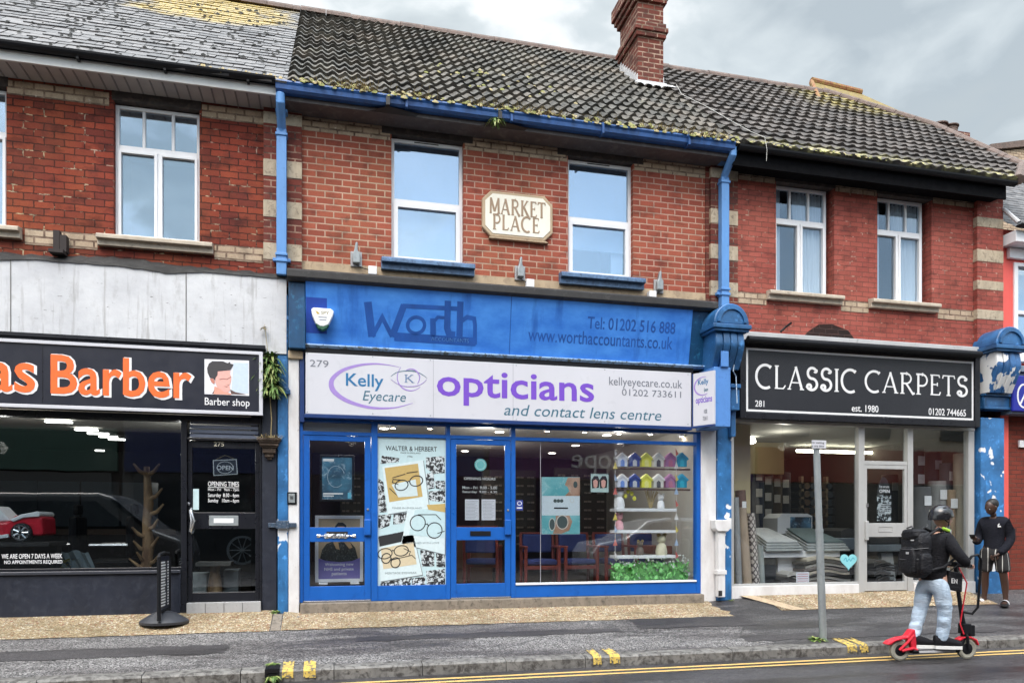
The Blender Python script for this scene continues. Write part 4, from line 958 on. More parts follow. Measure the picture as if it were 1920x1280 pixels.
dl = door(BL, xd0+.003, xd1-.003, zd0, zt0-.004, Y-.01, M_BLACKFRAME, M_GLASS_B, PX(360, Y)-PX(352, Y), PZ(352, 991, Y), PZ(352, 960, Y), zt0-PZ(352, 838, Y), PZ(352, 1111, Y)-zd0)
yd = Y-.01
MB().box(xd0, xd1+.02, -.12, .1, zb-.12, zd0-.006).build('doorstep', M_TILE, BL, bevel=.004)
s = MB()
for i in range(1, 4): x = lerp(xd0, xd1+.02, i/4); s.box(x-.004, x+.004, -.123, -.12, zb-.1, zd0-.01)
s.build('tile_joint', flat('grout', (.14, .14, .14)), BL)
s = MB(); s.box(PX(392, yd), PX(447, yd), yd-.008, yd, PZ(392, 985, yd), PZ(392, 966, yd)); lp = s.build('letter_plate', M_STEEL, dl, bevel=.003)
MB().box(PX(401, yd), PX(438, yd), yd-.011, yd-.008, PZ(392, 980, yd), PZ(392, 971, yd)).build('flap', M_UPVC, lp)
lettering('house_number', '275', 401, 836, 420, 828, yd, flat('gold_number', (.62, .58, .45)), dl, bold=.01)
h = MB(); hx, hz = P(359, 976, yd); h.tube([(hx, yd-.005, hz+.16), (hx, yd-.06, hz+.13), (hx+.03, yd-.08, hz), (hx, yd-.06, hz-.13), (hx, yd-.005, hz-.16)], [.012, .022, .03, .022, .012], 10); h.build('handle', M_CHROME, dl, smooth=True)
MB().lathe([(.018, 0), (.018, -.012), (.008, -.014)], 12, (P(354, 944, yd)[0], yd, P(354, 944, yd)[1]), 'y').build('lock', M_CHROME, dl)
def dtext(par, body, a, yb, b, yt, yy, bold=.008): return lettering('lettering', body, a, yb, b, yt, yy, M_WHITELET, par, bold=bold, t=.001)
yg = yd+.016
dtext(dl, 'OPENING TIMES', 390, 911, 448, 902, yg)
MB().box(PX(390, yg), PX(448, yg), yg-.001, yg, PZ(390, 913.6, yg), PZ(390, 912.6, yg)).build('lettering_rule', M_WHITELET, dl)
dtext(dl, 'Mon - Fri   9am - 7pm', 390, 921, 448, 913.5+1, yg); dtext(dl, 'Saturday  8:30 - 6pm', 390, 933, 448, 924, yg); dtext(dl, 'Sunday   10am - 6pm', 390, 943, 448, 934, yg)
s = MB(); s.box(PX(362, yg), PX(373, yg), yg-.001, yg, PZ(362, 955, yg), PZ(362, 916, yg)); s.build('window_sticker', flat('sticker_pale', (.55, .72, .74)), dl)
os_ = thing('open_sign', 'small dark OPEN sign hanging on string inside the black barber door', 'sign', (PX(422, yd), yd, PZ(422, 891, yd)))
yo = yd+.035
MB().prism(poly([(398.5, 861.5), (444, 859.5), (446.5, 889), (400, 892)], yo), yo-.004, yo+.004).build('sign_board', flat('chalk_black', (.03, .035, .045)), os_)
s = MB(); s.ribbon(poly([(400, 863), (443, 861), (445, 888), (401, 891)], yo), .008, yo-.006, yo-.004, True); s.ribbon([P(422+15*math.cos(t*math.pi/10), 876+11*math.sin(t*math.pi/10), yo) for t in range(20)], .006, yo-.0056, yo-.004, True); s.build('border', M_WHITELET, os_)
lettering('lettering', 'OPEN', 406, 880.5, 438, 872, yo-.007, M_WHITELET, os_, bold=.02, t=.001)
a, b_, c = P(403, 862, yo), P(422, 853, yo), P(440, 860, yo); MB().tube([(a[0], yo, a[1]), (b_[0], yo, b_[1]), (c[0], yo, c[1])], .003, 5).build('string', M_STRAW, os_)
# pilasters between the barber and the optician
s = MB().box(xd1+.032, PX(519, -.08), -.08, .1, .40, PZ(500, 655, -.08)).build('black_pilaster', M_NAVY, BL, bevel=.012)
c0, c1 = PX(484, -.2), PX(525, -.2); cz = PZ(500, 822, -.1)
s = MB(); xm = PX(505, -.12)
for i, (w, d, h0, h1) in enumerate(((.145, .155, 0, -.035), (.13, .14, -.035, -.06), (.115, .125, -.06, -.10), (.10, .11, -.10, -.12), (.08, .085, -.12, -.19), (.055, .06, -.19, -.24), (.03, .035, -.24, -.27))):
    s.box(xm-w, xm+w, -.08-d, -.07, cz+h1, cz+h0)
s.build('corbel', paint('brown_corbel', (.07, .045, .03), .8, .5, 8, dirt=(.2, .16, .12)), BL, bevel=.008)
bp0, bp1 = PX(520.5, -.1), PX(540, -.1)
ps = MB().box(bp0, bp1, -.10, .05, .44, PZ(530, 552, -.1)).build('blue_pilaster', M_PEEL, BM, bevel=.01)
s = MB(); z = PZ(530, 730, -.1); s.box(bp0-.02, bp1+.03, -.135, .0, z-.06, z); s.box(bp0-.005, bp1+.012, -.12, .0, z, z+.03); s.build('pilaster_moulding', M_PEEL, ps, bevel=.006); MB().box(bp0-.01, bp1+.01, -.115, 0, PZ(530, 600, -.1), PZ(530, 592, -.1)).build('pilaster_moulding', M_PEEL, ps, bevel=.006)
wp0, wp1 = PX(540.5, -.09), PX(561, -.09)
ps = MB().box(wp0, wp1, -.09, .05, .43, PZ(545, 672, -.09)).build('white_pilaster', M_PILW, BM, bevel=.012)
MB().box(wp0-.002, wp1+.05, -.13, .04, PZ(545, 672, -.13)+.002, PZ(545, 656, -.13)).build('pilaster_cap', M_BAND_STONE, ps, bevel=.015)
ic = thing('door_intercom', 'small grey intercom panel with dark surround on the white pilaster', 'intercom', (PX(547, -.1), -.1, PZ(547, 945, -.1)))
MB().box(PX(538.5, -.095), PX(556.5, -.095), -.105, -.091, PZ(538, 945, -.095), PZ(538, 922, -.095)).build('back_plate', M_BLACKGUT, ic, bevel=.003)
s = MB().box(PX(541, -.1), PX(553, -.1), -.116, -.105, PZ(541, 942, -.1), PZ(541, 925, -.1)).build('front_plate', M_STEEL, ic, bevel=.003)
s = MB()
for i in range(4): z = PZ(545, 930+i*1.6, -.1); s.box(PX(544, -.1), PX(550, -.1), -.1185, -.116, z-.003, z+.002)
s.build('speaker_grille', M_BLACKGUT, ic)
s = MB(); za = PZ(540, 984, -.12); s.box(PX(503, -.1), PX(556, -.1), -.125, -.09, za-.03, za+.03); s.box(PX(518, -.1), PX(542, -.1), -.15, -.10, za-.045, za+.06); s.build('old_hinge_bracket', paint('painted_iron', (.05, .09, .15), .5, .6, 30, dirt=(.4, .4, .42)), BM, bevel=.006)

# ---------------------------------------------------------------- optician: cornice, faded fascia, main sign
cx0, cx1 = PX(538, -.3), PX(1345, -.3)
MB().prof([(-.34, 4.79), (-.34, 4.74), (-.28, 4.715), (.0, 4.715), (.0, 4.90), (-.10, 4.90), (-.30, 4.855), (-.34, 4.83)], cx0, cx1).build('cornice', M_LEAD, BM, bevel=.008)
WF = thing('faded_fascia', 'upper blue fascia board with the faded ghost lettering of a former accountants', 'shop sign', (2.4, -.2, 3.93))
fx0, fx1 = -.305, 5.13; fz0, fz1 = 3.945, 4.713; fy0, fy1 = -.13, -.27
MB().prof([(fy0, fz0), (fy1, fz1), (fy1+.03, fz1), (.02, fz1), (.02, fz0)], fx0, fx1).build('fascia_board', M_WORTH, WF)
def FY(z): return lerp(fy0, fy1, (z-fz0)/(fz1-fz0))
def lean(m):
    for i, (x, y, z) in enumerate(m.v): m.v[i] = (x, y-(-.2)+FY(z)-.0005, z)
    return m
MB().prof([(fy0-.05, fz0-.005), (fy0-.055, fz0-.025), (fy0-.02, fz0-.05), (.02, fz0-.05), (.02, fz0-.005)], fx0-.02, 5.42).build('ledge', paint('pale_blue_ledge', (.28, .46, .72), .45, .3, 9, dirt=(.09, .11, .10), dirt_at=(.50, .60)), WF, bevel=.006)
x = PX(957, -.2); lean(MB().box(x-.004, x+.004, -.202, -.2, fz0, fz1)).build('board_joint', M_GHOST, WF)
lean(MB().box(PX(574, -.2), PX(613, -.2), -.201, -.2, PZ(574, 622, -.2), PZ(574, 558, -.2))).build('unfaded_patch', flat('unfaded_blue', (.010, .055, .36)), WF)
def ghost():
    m = MB(); Y = -.2
    def q6(pts): return [P(500+a/3.46, 430+b/3.46, Y) for a, b in pts]
    def st(pts, w, k=0): m.ribbon(q6(pts), w, Y-.001-k*.0003, Y)
    st([(655, 475), (685, 690)], .10); st([(685, 690), (750, 570), (815, 690)], .055, 1); st([(815, 690), (890, 495)], .085, 2); st([(880, 500), (1255, 520)], .055, 3)
    m.ribbon([P(500+(970+55*math.cos(t*math.pi/12))/3.46, 430+(620+50*math.sin(t*math.pi/12))/3.46, Y) for t in range(24)], .045, Y-.001, Y, True)
    st([(1078, 578), (1082, 690)], .075); st([(1082, 600), (1110, 570), (1160, 575)], .04, 1); st([(1172, 470), (1172, 640), (1185, 675), (1225, 680)], .085, 2)
    st([(1253, 475), (1253, 690)], .085, 4); st([(1255, 600), (1300, 570), (1345, 580), (1352, 620), (1355, 740)], .055, 1); st([(830, 690), (1360, 725)], .11, 0)
    return lean(m).build('ghost_lettering', M_GHOST, WF)
ghost()
def gl_(body, a, yb, b, yt, mat, bold=.0):
    return lean(lettering('ghost_lettering', body, a, yb, b, yt, -.2, mat, None, bold=bold, t=.001, mesh_only=True)).build('ghost_lettering', mat, WF)
gl_('ACCOUNTANTS', 809, 637, 880, 630, M_GHOSTL); gl_('Tel: 01202 516 888', 1101, 616, 1265, 594, M_GHOST, .012); gl_('www.worthaccountants.co.uk', 991, 638, 1262, 614, M_GHOST, .006)
tx0, tx1 = PX(541, -.2), PX(573, -.2)
MB().box(tx0, fx0-.004, -.22, .05, 3.86, 4.712).build('fascia_end', M_TEAL, BM, bevel=.01)
MB().prof([(-.10, 3.9), (-.22, 4.712), (.02, 4.712), (.02, 3.9)], fx1+.004, 5.50).build('fascia_end', M_TEAL, BM)
x, z = P(1337, 670, -.22)
setp(MB().box(x-.06, x+.06, -.26, -.17, z-.07, z+.07).build('junction_box', paint('aged_plastic', (.60, .58, .55), .5, .2, 8), bevel=.01), 'square off white junction box beside the blue console bracket', 'junction box')
# alarm box
AB = thing('alarm_box', 'white shield shaped alarm box with green base on the faded blue fascia', 'alarm', (PX(604, -.25), -.25, PZ(604, 617, -.25)))
Y = -.29; pts = [(583.5, 579), (588, 576), (620, 578.5), (626, 583), (624, 592), (616, 608), (607, 612), (600, 611), (592, 606), (585, 590)]
MB().prism(poly(pts, Y), Y, -.16).build('cover', M_UPVC, AB, bevel=.012)
MB().prism(poly([(591, 604.5), (617, 607), (613, 614), (605, 618), (596, 614)], Y), Y+.006, -.17).build('green_base', flat('dark_green', (.02, .10, .05)), AB, bevel=.006)
lettering('lettering', 'SPY', 602, 589, 617, 583, Y, flat('gold_dark', (.30, .24, .08)), AB, bold=.01, t=.001); [MB().box(PX(a, Y), PX(b_, Y), Y-.001, Y, PZ(a, c, Y), PZ(a, c-1.6, Y)).build('print_line', M_GREYLET, AB) for a, b_, c in ((597, 613, 595), (599, 612, 600))]
MB().prism(poly([(591, 582), (596, 584), (600, 588), (595, 589)], Y), Y-.001, Y).build('emblem', flat('gold', (.55, .38, .06)), AB)
# main sign
KS = thing('opticians_sign', 'white opticians shop sign with purple and blue lettering', 'shop sign', (2.4, -.18, 3.0))
Y = -.18; kx0, kx1 = -.307, 5.149; kz0, kz1 = 3.03, 3.82
MB().box(kx0, kx1, Y, .02, kz0, kz1).build('sign_board', M_SIGNWHITE, KS, bevel=.004)
MB().box(kx0-.015, kx1+.01, Y-.012, .02, kz0-.05, kz0-.002).build('lower_frame', M_BLUEDARK, KS, bevel=.004)
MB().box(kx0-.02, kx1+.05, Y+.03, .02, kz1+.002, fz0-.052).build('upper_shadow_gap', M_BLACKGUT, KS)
MB().box(PX(562, -.1), kx0-.017, -.10, .05, kz0-.1, kz1+.04).build('side_frame', M_BLUEDARK, KS, bevel=.004)
s = MB()
for px in (812.5, 962): s.box(PX(px, Y)-.003, PX(px, Y)+.003, Y-.0015, Y, kz0+.005, kz1-.005)
s.build('board_joint', flat('joint_grey', (.36, .36, .40)), KS)
s = MB()
for px, py in ((576, 662), (699, 669), (807, 675), (576, 772), (699, 775), (807, 779), (968, 685), (968, 786), (1290, 702), (1290, 795), (1134, 693), (1134, 790)):
    x, z = P(px, py, Y); s.lathe([(.008, 0), (.006, -.004)], 8, (x, Y, z), 'y')
s.build('screw', M_STEEL, KS)
def q3(pts): return [P(560+a/6.4, 640+b/6.4, Y) for a, b in pts]
def spl(pts, n=6):
    P_ = [Vector(p) for p in pts]; o = []
    for i in range(len(P_)-1):
        a, b, c, d = P_[max(i-1, 0)], P_[i], P_[i+1], P_[min(i+2, len(P_)-1)]
        for k in range(n):
            t = k/n; o.append(tuple(.5*((2*b)+(c-a)*t+(2*a-5*b+4*c-d)*t*t+(3*b-a-3*c+d)*t**3)))
    return o+[tuple(P_[-1])]
def stroke(nm, mat, pts, w0, w1, w2, k=0, par=KS, Yy=None, f=q3):
    p = spl(f(pts)); n = len(p); ws = [lerp(w0, w1, 2*i/n) if i < n/2 else lerp(w1, w2, 2*i/n-1) for i in range(n)]
    MB().ribbon(p, ws, (Yy or Y)-.0015-k*.0005, Yy or Y).build(nm, mat, par)
stroke('logo_swoosh', M_LILAC, [(1210, 308), (1050, 278), (880, 268), (700, 290), (530, 345), (420, 430), (390, 510), (425, 600), (540, 690), (700, 755), (880, 795), (1060, 800), (1200, 785), (1370, 738)], .004, .068, .003)
stroke('eye_logo', M_LILAC, [(1225, 305), (1185, 400), (1195, 490), (1250, 560), (1330, 590), (1400, 580), (1460, 545)], .006, .018, .004, 1)
stroke('eye_logo', M_SLATEBLUE, [(1105, 418), (1180, 370), (1290, 352), (1400, 360), (1480, 395), (1540, 440)], .005, .012, .004, 2)
stroke('eye_logo', M_LILAC, [(1290, 345), (1340, 330), (1400, 345), (1445, 400), (1450, 450), (1425, 510)], .010, .018, .006, 3)
stroke('eye_logo', M_LILAC, [(1110, 455), (1180, 505), (1280, 538), (1400, 535), (1480, 505), (1535, 455)], .004, .009, .004, 4)
drawn('eye_logo', 'K', 758, 716.5, 776, 702, Y, flat('dull_blue', (.14, .22, .36)), KS, .16, t=.002)
def kl(body, a, yb, b, yt, mat, bold=0.0, shear=0.0): return lettering('lettering', body, a, yb, b, yt, Y, mat, KS, bold=bold, shear=shear, t=.002)
kl('279', 581, 687, 616, 674, M_GREYLET); kl('Kelly', 648.5, 730.5, 719, 699, M_KELLYBLUE, .012); kl('Eyecare', 680, 756, 761, 732, M_SLATEBLUE, 0, .22)
kl('opticians', 819, 758, 1114, 692, M_PURPLE, .016); kl('and contact lens centre', 945, 778, 1240, 757, M_SLATEBLUE, 0, .22)
kl('kellyeyecare.co.uk', 1142, 726.5, 1279, 706, M_GREYLET); kl('01202 733611', 1166, 741, 1277, 728.5, M_GREYLET)
# console block and splayed end panel
ya, yb2 = -.19, -.52; ex0 = kx1+.012; ex1 = PX(1339.5, yb2)
def splay(m, off=0.0):
    L = math.hypot(ex1-ex0, yb2-ya); ux, uy = (ex1-ex0)/L, (yb2-ya)/L
    for i, (u, d, z) in enumerate(m.v): m.v[i] = (ex0+u*ux+d*(-uy)*-1*-1*0+uy*d*1.0*1, ya+u*uy-ux*d, z)
    return m
EL = math.hypot(ex1-ex0, yb2-ya)
ez0, ez1 = 3.035, 3.80
EP = thing('side_sign', 'narrow splayed white side panel beside the long opticians sign', 'shop sign', (ex0, ya, ez0))
def spm(m): return splay(m)
m = MB(); m.box(0, EL, -.03, 0, ez0, ez1); splay(m).build('sign_board', M_SIGNWHITE, EP)
m = MB(); m.box(-.004, .016, -.001, .006, ez0, ez1); m.box(0.0, EL, -.03, .006, ez0-.03, ez0-.002); splay(m).build('edge_frame', M_BLUEDARK, EP)
def stext(body, u0, u1, z0, z1, mat, bold=0.0, shear=0.0):
    m = lettering('lettering', body, 100, 900, 200, 800, 0, mat, None, bold, shear, t=.001, mesh_only=True)
    xs = [v[0] for v in m.v]; zs = [v[2] for v in m.v]; a, b, c, d = min(xs), max(xs), min(zs), max(zs)
    m.v = [(lerp(u0, u1, (v[0]-a)/(b-a)), .0025 if v[1] < -1e-5 else 0.0, lerp(z0, z1, (v[2]-c)/(d-c))) for v in m.v]
    splay(m).build('lettering', mat, EP)
stext('Kelly', .10, .52*EL+.08, 3.60, 3.70, M_KELLYBLUE, .01); stext('Eyecare', .20, .72*EL, 3.50, 3.57, M_SLATEBLUE, 0, .2); stext('opticians', .06, .9*EL, 3.33, 3.45, M_PURPLE, .01); stext('01202', .2, .68*EL, 3.20, 3.26, M_GREYLET); stext('733611', .18, .7*EL, 3.10, 3.16, M_GREYLET)
m = MB(); pts = [(.5*EL+.40*EL*math.cos(R(a)), 3.60+.13*math.sin(R(a))) for a in range(70, 300, 12)]; m.ribbon(pts, [.006+.018*math.sin(math.pi*i/len(pts)) for i in range(len(pts))], -.002, 0)
m.v = [(v[0], -v[1], v[2]) for v in m.v]; splay(m).build('logo_swoosh', M_LILAC, EP)
def console(name, label, x0, x1, yf, ztop, zbot, mat, matcap, b, zblock, drop):
    """scroll bracket with a rounded hood"""
    t = thing(name, label, 'bracket', ((x0+x1)/2, yf, zbot))
    w = x1-x0; c = (x0+x1)/2; zc = ztop-.30
    m = MB(); arcp = [(c+(w/2+.05)*math.cos(R(a)), zc+.30*math.sin(R(a))) for a in range(0, 181, 12)]
    m.prism(arcp, yf-.06, 0); h = m.build('hood', matcap, t, bevel=.015, smooth=True)
    m = MB(); arc2 = [(c+(w/2-.02)*math.cos(R(a)), zc+.025+.21*math.sin(R(a))) for a in range(0, 181, 12)]
    m.ribbon(arc2, .045, yf-.085, yf-.058); m.build('hood_moulding', matcap, h)
    m = MB(); m.box(c-w/2-.075, c+w/2+.075, yf-.09, 0, zc-.065, zc-.002); m.box(c-w/2-.05, c+w/2+.05, yf-.065, 0, zc-.10, zc-.067); m.build('cap', matcap, t, bevel=.012)
    m = MB(); n = 18; L = zc-.105-zbot; prof = []
    for i in range(n+1):
        s_ = i/n; prof.append((yf+.02-.035*math.sin(s_*math.pi*1.2)+ (drop*max(0, s_-.35)/.65)**1.0, zc-.105-L*s_))
    for k in range(4):
        a, b_ = lerp(x0, x1, k/4)+.008, lerp(x0, x1, (k+1)/4)-.008
        m.prof([(y-(.018 if k in (0, 3) else .03), z) for y, z in prof]+[(0, prof[-1][1]), (0, prof[0][1])], a, b_)
    m.prof(prof+[(0, prof[-1][1]), (0, prof[0][1])], x0+.004, x1-.004); m.build('scroll', mat, t, bevel=.008, smooth=True)
    return t
ux0, ux1 = PX(1340.5, yb2), PX(1388, -.40)
c1_ = console('console_bracket', 'blue scroll bracket with rounded hood above the splayed side sign', 5.36, 5.82, -.50, PZ(1362, 570, -.5), PZ(1362, 690, -.45), M_CONSOLE, M_CONSOLE, BM, 0, .10)
q = MB(); q.box(ex1+.004, PX(1370, -.5), -.50, .05, 3.00, PZ(1355, 688, -.5)); q.box(PX(1352, -.52), PX(1366, -.52), -.53, -.50, PZ(1355, 688, -.5), PZ(1355, 658, -.52)); q.build('side_block', paint('sky_blue_paint', (.09, .25, .60), .45, .18, 6, dirt=(.05, .14, .4)), BM, bevel=.008)
p0, p1 = PX(1359, -.12), PX(1374, -.05)
bps = MB().box(PX(1346, -.10), PX(1372, -.10), -.10, .06, .46, 3.30).build('blue_pilaster', M_PEEL, BM, bevel=.01)
s = MB(); s.box(PX(1370.5, -.3), PX(1387, -.3), -.30, .05, 3.28, 3.60); s.box(PX(1371, -.33), PX(1390, -.33), -.33, .05, 3.60, 3.66); s.box(PX(1371, -.2), PX(1380, -.2), -.2, .05, 2.9, 3.28); s.build('pilaster_head', M_CONSOLE, BM, bevel=.01)
MB().tube([(PX(1384, -.42), -.42, PZ(1384, 640, -.42)), (PX(1376, -.42), -.40, PZ(1376, 695, -.42)), (PX(1384, -.42), -.36, PZ(1384, 704, -.42)), (PX(1386, -.42), -.36, PZ(1386, 755, -.4))], .008, 6).build('cable', flat('pale_blue_cable', (.45, .58, .72)), BM)
# right-hand white strip, hopper and downpipe
wx0, wx1 = PX(1315, -.06), PX(1343, -.06)
MB().box(wx0, wx1, -.06, .06, .43, 3.0).build('white_pilaster', M_PILW, BM, bevel=.008)
hp = MB(); xa, xb = PX(1336, -.14), PX(1366, -.14); z = PZ(1350, 983, -.14)
hp.prism([(xa, z+.07), (xa+.01, z-.06), (xa+.05, z-.10), (xb-.05, z-.10), (xb-.01, z-.06), (xb, z+.07)], -.22, -.07); hp.box(PX(1344, -.14), PX(1357, -.14), -.19, -.09, .52, z-.10)
hp = hp.build('waste_pipe', M_PILW, BM, bevel=.01)
s = MB(); s.box(PX(1342, -.14), PX(1359, -.14), -.2, -.085, PZ(1350, 1076, -.14), PZ(1350, 1068, -.14)); s.build('pipe_collar', M_PILW, hp, bevel=.004)
s = MB(); s.box(PX(1347, -.19), PX(1354, -.19), -.192, -.19, .54, .62); s.build('outlet', M_DARK, hp)
# ---------------------------------------------------------------- optician shopfront
Y = -.02
def bars(spec, y0, y1):
    m = MB()
    for a in spec: m.box(a[0], a[1], y0, y1, a[2], a[3])
    return m
zst = .572; ztr0, ztr1 = 2.775, 2.825; zh = 2.978
o = [PX(v, Y) for v in (562, 568, 696, 708, 836, 844, 958, 966, 1305, 1314)]
m = MB()
for a, c in ((o[0], o[1]), (o[2], o[3]), (o[4], o[5]), (o[6], o[7]), (o[8], o[9])): m.box(a, c, Y-.02, .07, zst, zh)
for a, c in ((o[1], o[2]), (o[3], o[4]), (o[5], o[6]), (o[7], o[8])): m.box(a, c, Y-.015, .065, ztr0, ztr1); m.box(a, c, Y-.012, .062, zh-.03, zh)
m.build('shop_frame', M_BLUEFRAME, BM, bevel=.004)
for a, c in ((o[1], o[2]), (o[3], o[4]), (o[5], o[6]), (o[7], o[8])): MB().box(a-.003, c+.003, .02, .026, ztr1-.003, zh-.027).build('toplight', M_GLASS, BM)
MB().box(o[1]-.002, o[2]+.002, .05, .06, ztr1-.002, zh-.028).build('frosted_panel', flat('frosted_grey', (.52, .52, .50), .6), BM)
MB().box(PX(563, -.1), PX(1319, -.1), -.13, .12, .40, zst-.004).build('doorstep', M_CONC, BM, bevel=.012)
dm = {}
for key, a, c, lab in (('L', o[1], o[2], None), ('R', o[5], o[6], None)):
    z0 = PZ(630 if key == 'L' else 900, 1120 if key == 'L' else 1114.5, Y)
    st = .082; d = door(BM, a+.004, c-.004, zst+.02, ztr0-.004, Y-.006, M_BLUEFRAME, M_GLASS, st, PZ(630, 1015, Y) if key == 'L' else PZ(900, 1012, Y), PZ(630, 988, Y), ztr0-PZ(630, 826, Y), PZ(630, 1098, Y)-zst-.02, th=.05)
    MB().box(a+.01, c-.01, Y-.022, Y+.0, zst+.0, zst+.018).build('threshold', M_CHROME, d, bevel=.002)
    hx = c-.05; z1, z2 = PZ(690, 973, Y), PZ(690, 1003, Y)
    MB().box(hx-.045, hx+.042, Y-.05, Y-.008, z2, z1).build('handle', M_BLUEFRAME, d, bevel=.01)
    MB().lathe([(.016, 0), (.016, -.01), (.006, -.012)], 12, (hx+.005, Y-.006, z1+.13), 'y').build('lock', M_CHROME, d)
    dm[key] = d
ydr = Y-.006
s = MB().box(PX(612, ydr), PX(652, ydr), ydr-.004, ydr, PZ(612, 1007, ydr), PZ(612, 996, ydr)).build('letter_slot', M_DARK, dm['L'])
m = MB(); r = random.Random(5); xs = rng(PX(594, ydr), PX(667, ydr), .018); zc = PZ(620, 1004, ydr)
vs = []
for i, x in enumerate(xs):
    t = abs(i/(len(xs)-1)-.5)*2; h = .012+.022*(t < .6)*r.uniform(.5, 1.3)+.012*(t > .85)
    vs += [(x, ydr-.006-r.uniform(0, .014), zc-h), (x, ydr-.012-r.uniform(0, .02), zc+r.uniform(-.004, .004)), (x, ydr-.006-r.uniform(0, .014), zc+h*.8)]
m.add(vs, [(3*i+k, 3*i+3+k, 3*i+4+k, 3*i+1+k) for i in range(len(xs)-1) for k in (0, 1)]); m.build('bent_letter_flap', M_CHROME, dm['L'])
MB().box(PX(881.5, ydr), PX(920, ydr), ydr-.008, ydr, PZ(900, 1004, ydr), PZ(900, 995, ydr)).build('letter_slot', M_BLACKGUT, dm['R'], bevel=.003)
# printed panel: frames photographed as polaroids
yg = -.004
px0, px1 = o[3], o[4]
pz0, pz1 = PZ(770, 1096, yg), ztr0-.004
MB().box(px0, px1, Y-.012, .06, zst, pz0-.002).build('bottom_panel', M_BLUEFRAME, BM, bevel=.004)
WH = thing('window_poster', 'tall pale blue eyewear poster with tilted snapshots of spectacles filling the narrow window', 'poster', ((px0+px1)/2, yg, pz0))
M_PBLUE = flat('poster_pale_blue', (.50, .66, .69), .5); M_CARD = flat('poster_card', (.62, .73, .75), .5); M_INK = flat('poster_ink', (.02, .022, .025), .5); M_TAN2 = flat('poster_tan', (.50, .36, .13), .5); M_CREAMP = flat('poster_cream', (.62, .53, .36), .5)
M_INKG = flat('poster_grey', (.16, .19, .20))
def m_bw():
    t = NT('black_and_white_print'); f = t.noise(17, 5, .7); g = t.noise(38, 3, .6); t.col(t.mix(t.ramp(t.math('ADD', t.math('MULTIPLY', f, .7), t.math('MULTIPLY', g, .3)), .49, .53), (.015, .015, .017), (.55, .61, .63))); t.set(.5); return t.m
M_BW = m_bw()
MB().box(px0, px1, yg-.002, yg+.006, pz0, pz1).build('poster_sheet', M_PBLUE, WH)
def qp(pts): return [(550+a/3.556, 780+b/3.556) for a, b in pts]
def lay(nm, mat, pts, k, par=WH): return MB().prism(poly(qp(pts), yg), yg-.002-.0012*k, yg-.002).build(nm, mat, par)
for pts in ([(590, 262), (708, 280), (702, 305), (582, 318)], [(882, 275), (1008, 265), (1010, 378), (935, 385), (885, 345)], [(880, 385), (935, 370), (942, 480), (890, 490)], [(940, 430), (1012, 430), (1012, 490), (950, 482)], [(900, 500), (1012, 490), (1012, 575), (905, 560)],
            [(566, 410), (600, 440), (625, 640), (566, 640)], [(566, 660), (655, 650), (640, 730), (566, 755)], [(668, 650), (770, 640), (735, 715), (665, 720)], [(566, 800), (740, 765), (720, 850), (570, 880)], [(845, 890), (940, 900), (940, 1000), (858, 1000)], [(950, 915), (1012, 890), (1012, 1005), (955, 1005)],
            [(580, 1105), (660, 1085), (790, 1070), (780, 1128), (580, 1128)], [(790, 1080), (880, 1065), (880, 1128), (790, 1128)], [(885, 1030), (1010, 1015), (1012, 1125), (890, 1125)]):
    lay('grey_snapshot', M_BW, pts, 1)
def polaroid(card, pic, col, k):
    lay('snapshot_shadow', M_INKG, [(x+5, y+6) for x, y in card], k-.5); c = lay('snapshot', M_CARD, card, k); lay('snapshot_print', col, pic, k+1, c); return c
def specs(par, cx, cy, rx, ry, gap, ang, k, arms=()):
    m = MB(); ca, sa = math.cos(R(ang)), math.sin(R(ang))
    def tr(u, v): x, y = cx+u*ca-v*sa, cy+u*sa+v*ca; return P(550+x/3.556, 780+y/3.556, yg)
    for sgn in (-1, 1): m.ribbon([tr(sgn*(rx+gap/2)+rx*math.cos(t*math.pi/9), ry*math.sin(t*math.pi/9)) for t in range(18)], .013, yg-.002-.0012*k, yg-.003, True)
    m.ribbon([tr(-gap/2, -ry*.2), tr(0, -ry*.4), tr(gap/2, -ry*.2)], .012, yg-.0022-.0012*k, yg-.003)
    for a in arms: m.ribbon([P(550+x/3.556, 780+y/3.556, yg) for x, y in a], .010, yg-.0025-.0012*k, yg-.003)
    return m.build('printed_spectacles', M_INK, par)
c = polaroid([(593, 335), (865, 290), (905, 608), (630, 652)], [(608, 345), (830, 315), (862, 535), (640, 572)], M_TAN2, 2)
lay('snapshot_paper', flat('print_paper', (.55, .66, .68), .5), [(655, 455), (815, 420), (830, 530), (700, 540)], 4, c)
specs(c, 770, 445, 44, 34, 14, -16, 5, (((700, 455), (660, 440), (665, 420), (720, 425)), ((640, 480), (690, 525)), ((755, 378), (830, 368)), ((660, 410), (745, 385))))
c = polaroid([(760, 620), (1012, 600), (1010, 920), (722, 848)], [(810, 625), (1012, 600), (1012, 812), (770, 790)], M_PBLUE, 3)
lay('snapshot_paper', M_TAN2, [(890, 590), (1012, 582), (1012, 640), (900, 622)], 5, c)
specs(c, 885, 735, 50, 52, 22, 24, 5, (((830, 655), (950, 655), (985, 690)), ((960, 780), (1008, 765))))
c = polaroid([(568, 815), (800, 790), (860, 1055), (580, 1100)], [(583, 880), (800, 838), (822, 985), (600, 1018)], M_CREAMP, 3)
lay('snapshot_paper', M_INK, [(568, 800), (735, 768), (720, 835), (575, 868)], 5, c)
specs(c, 665, 905, 48, 34, 14, -10, 5, (((640, 960), (790, 925), (815, 950)), ((735, 880), (780, 900), (770, 930)))); specs(c, 650, 960, 30, 34, 8, 25, 6)
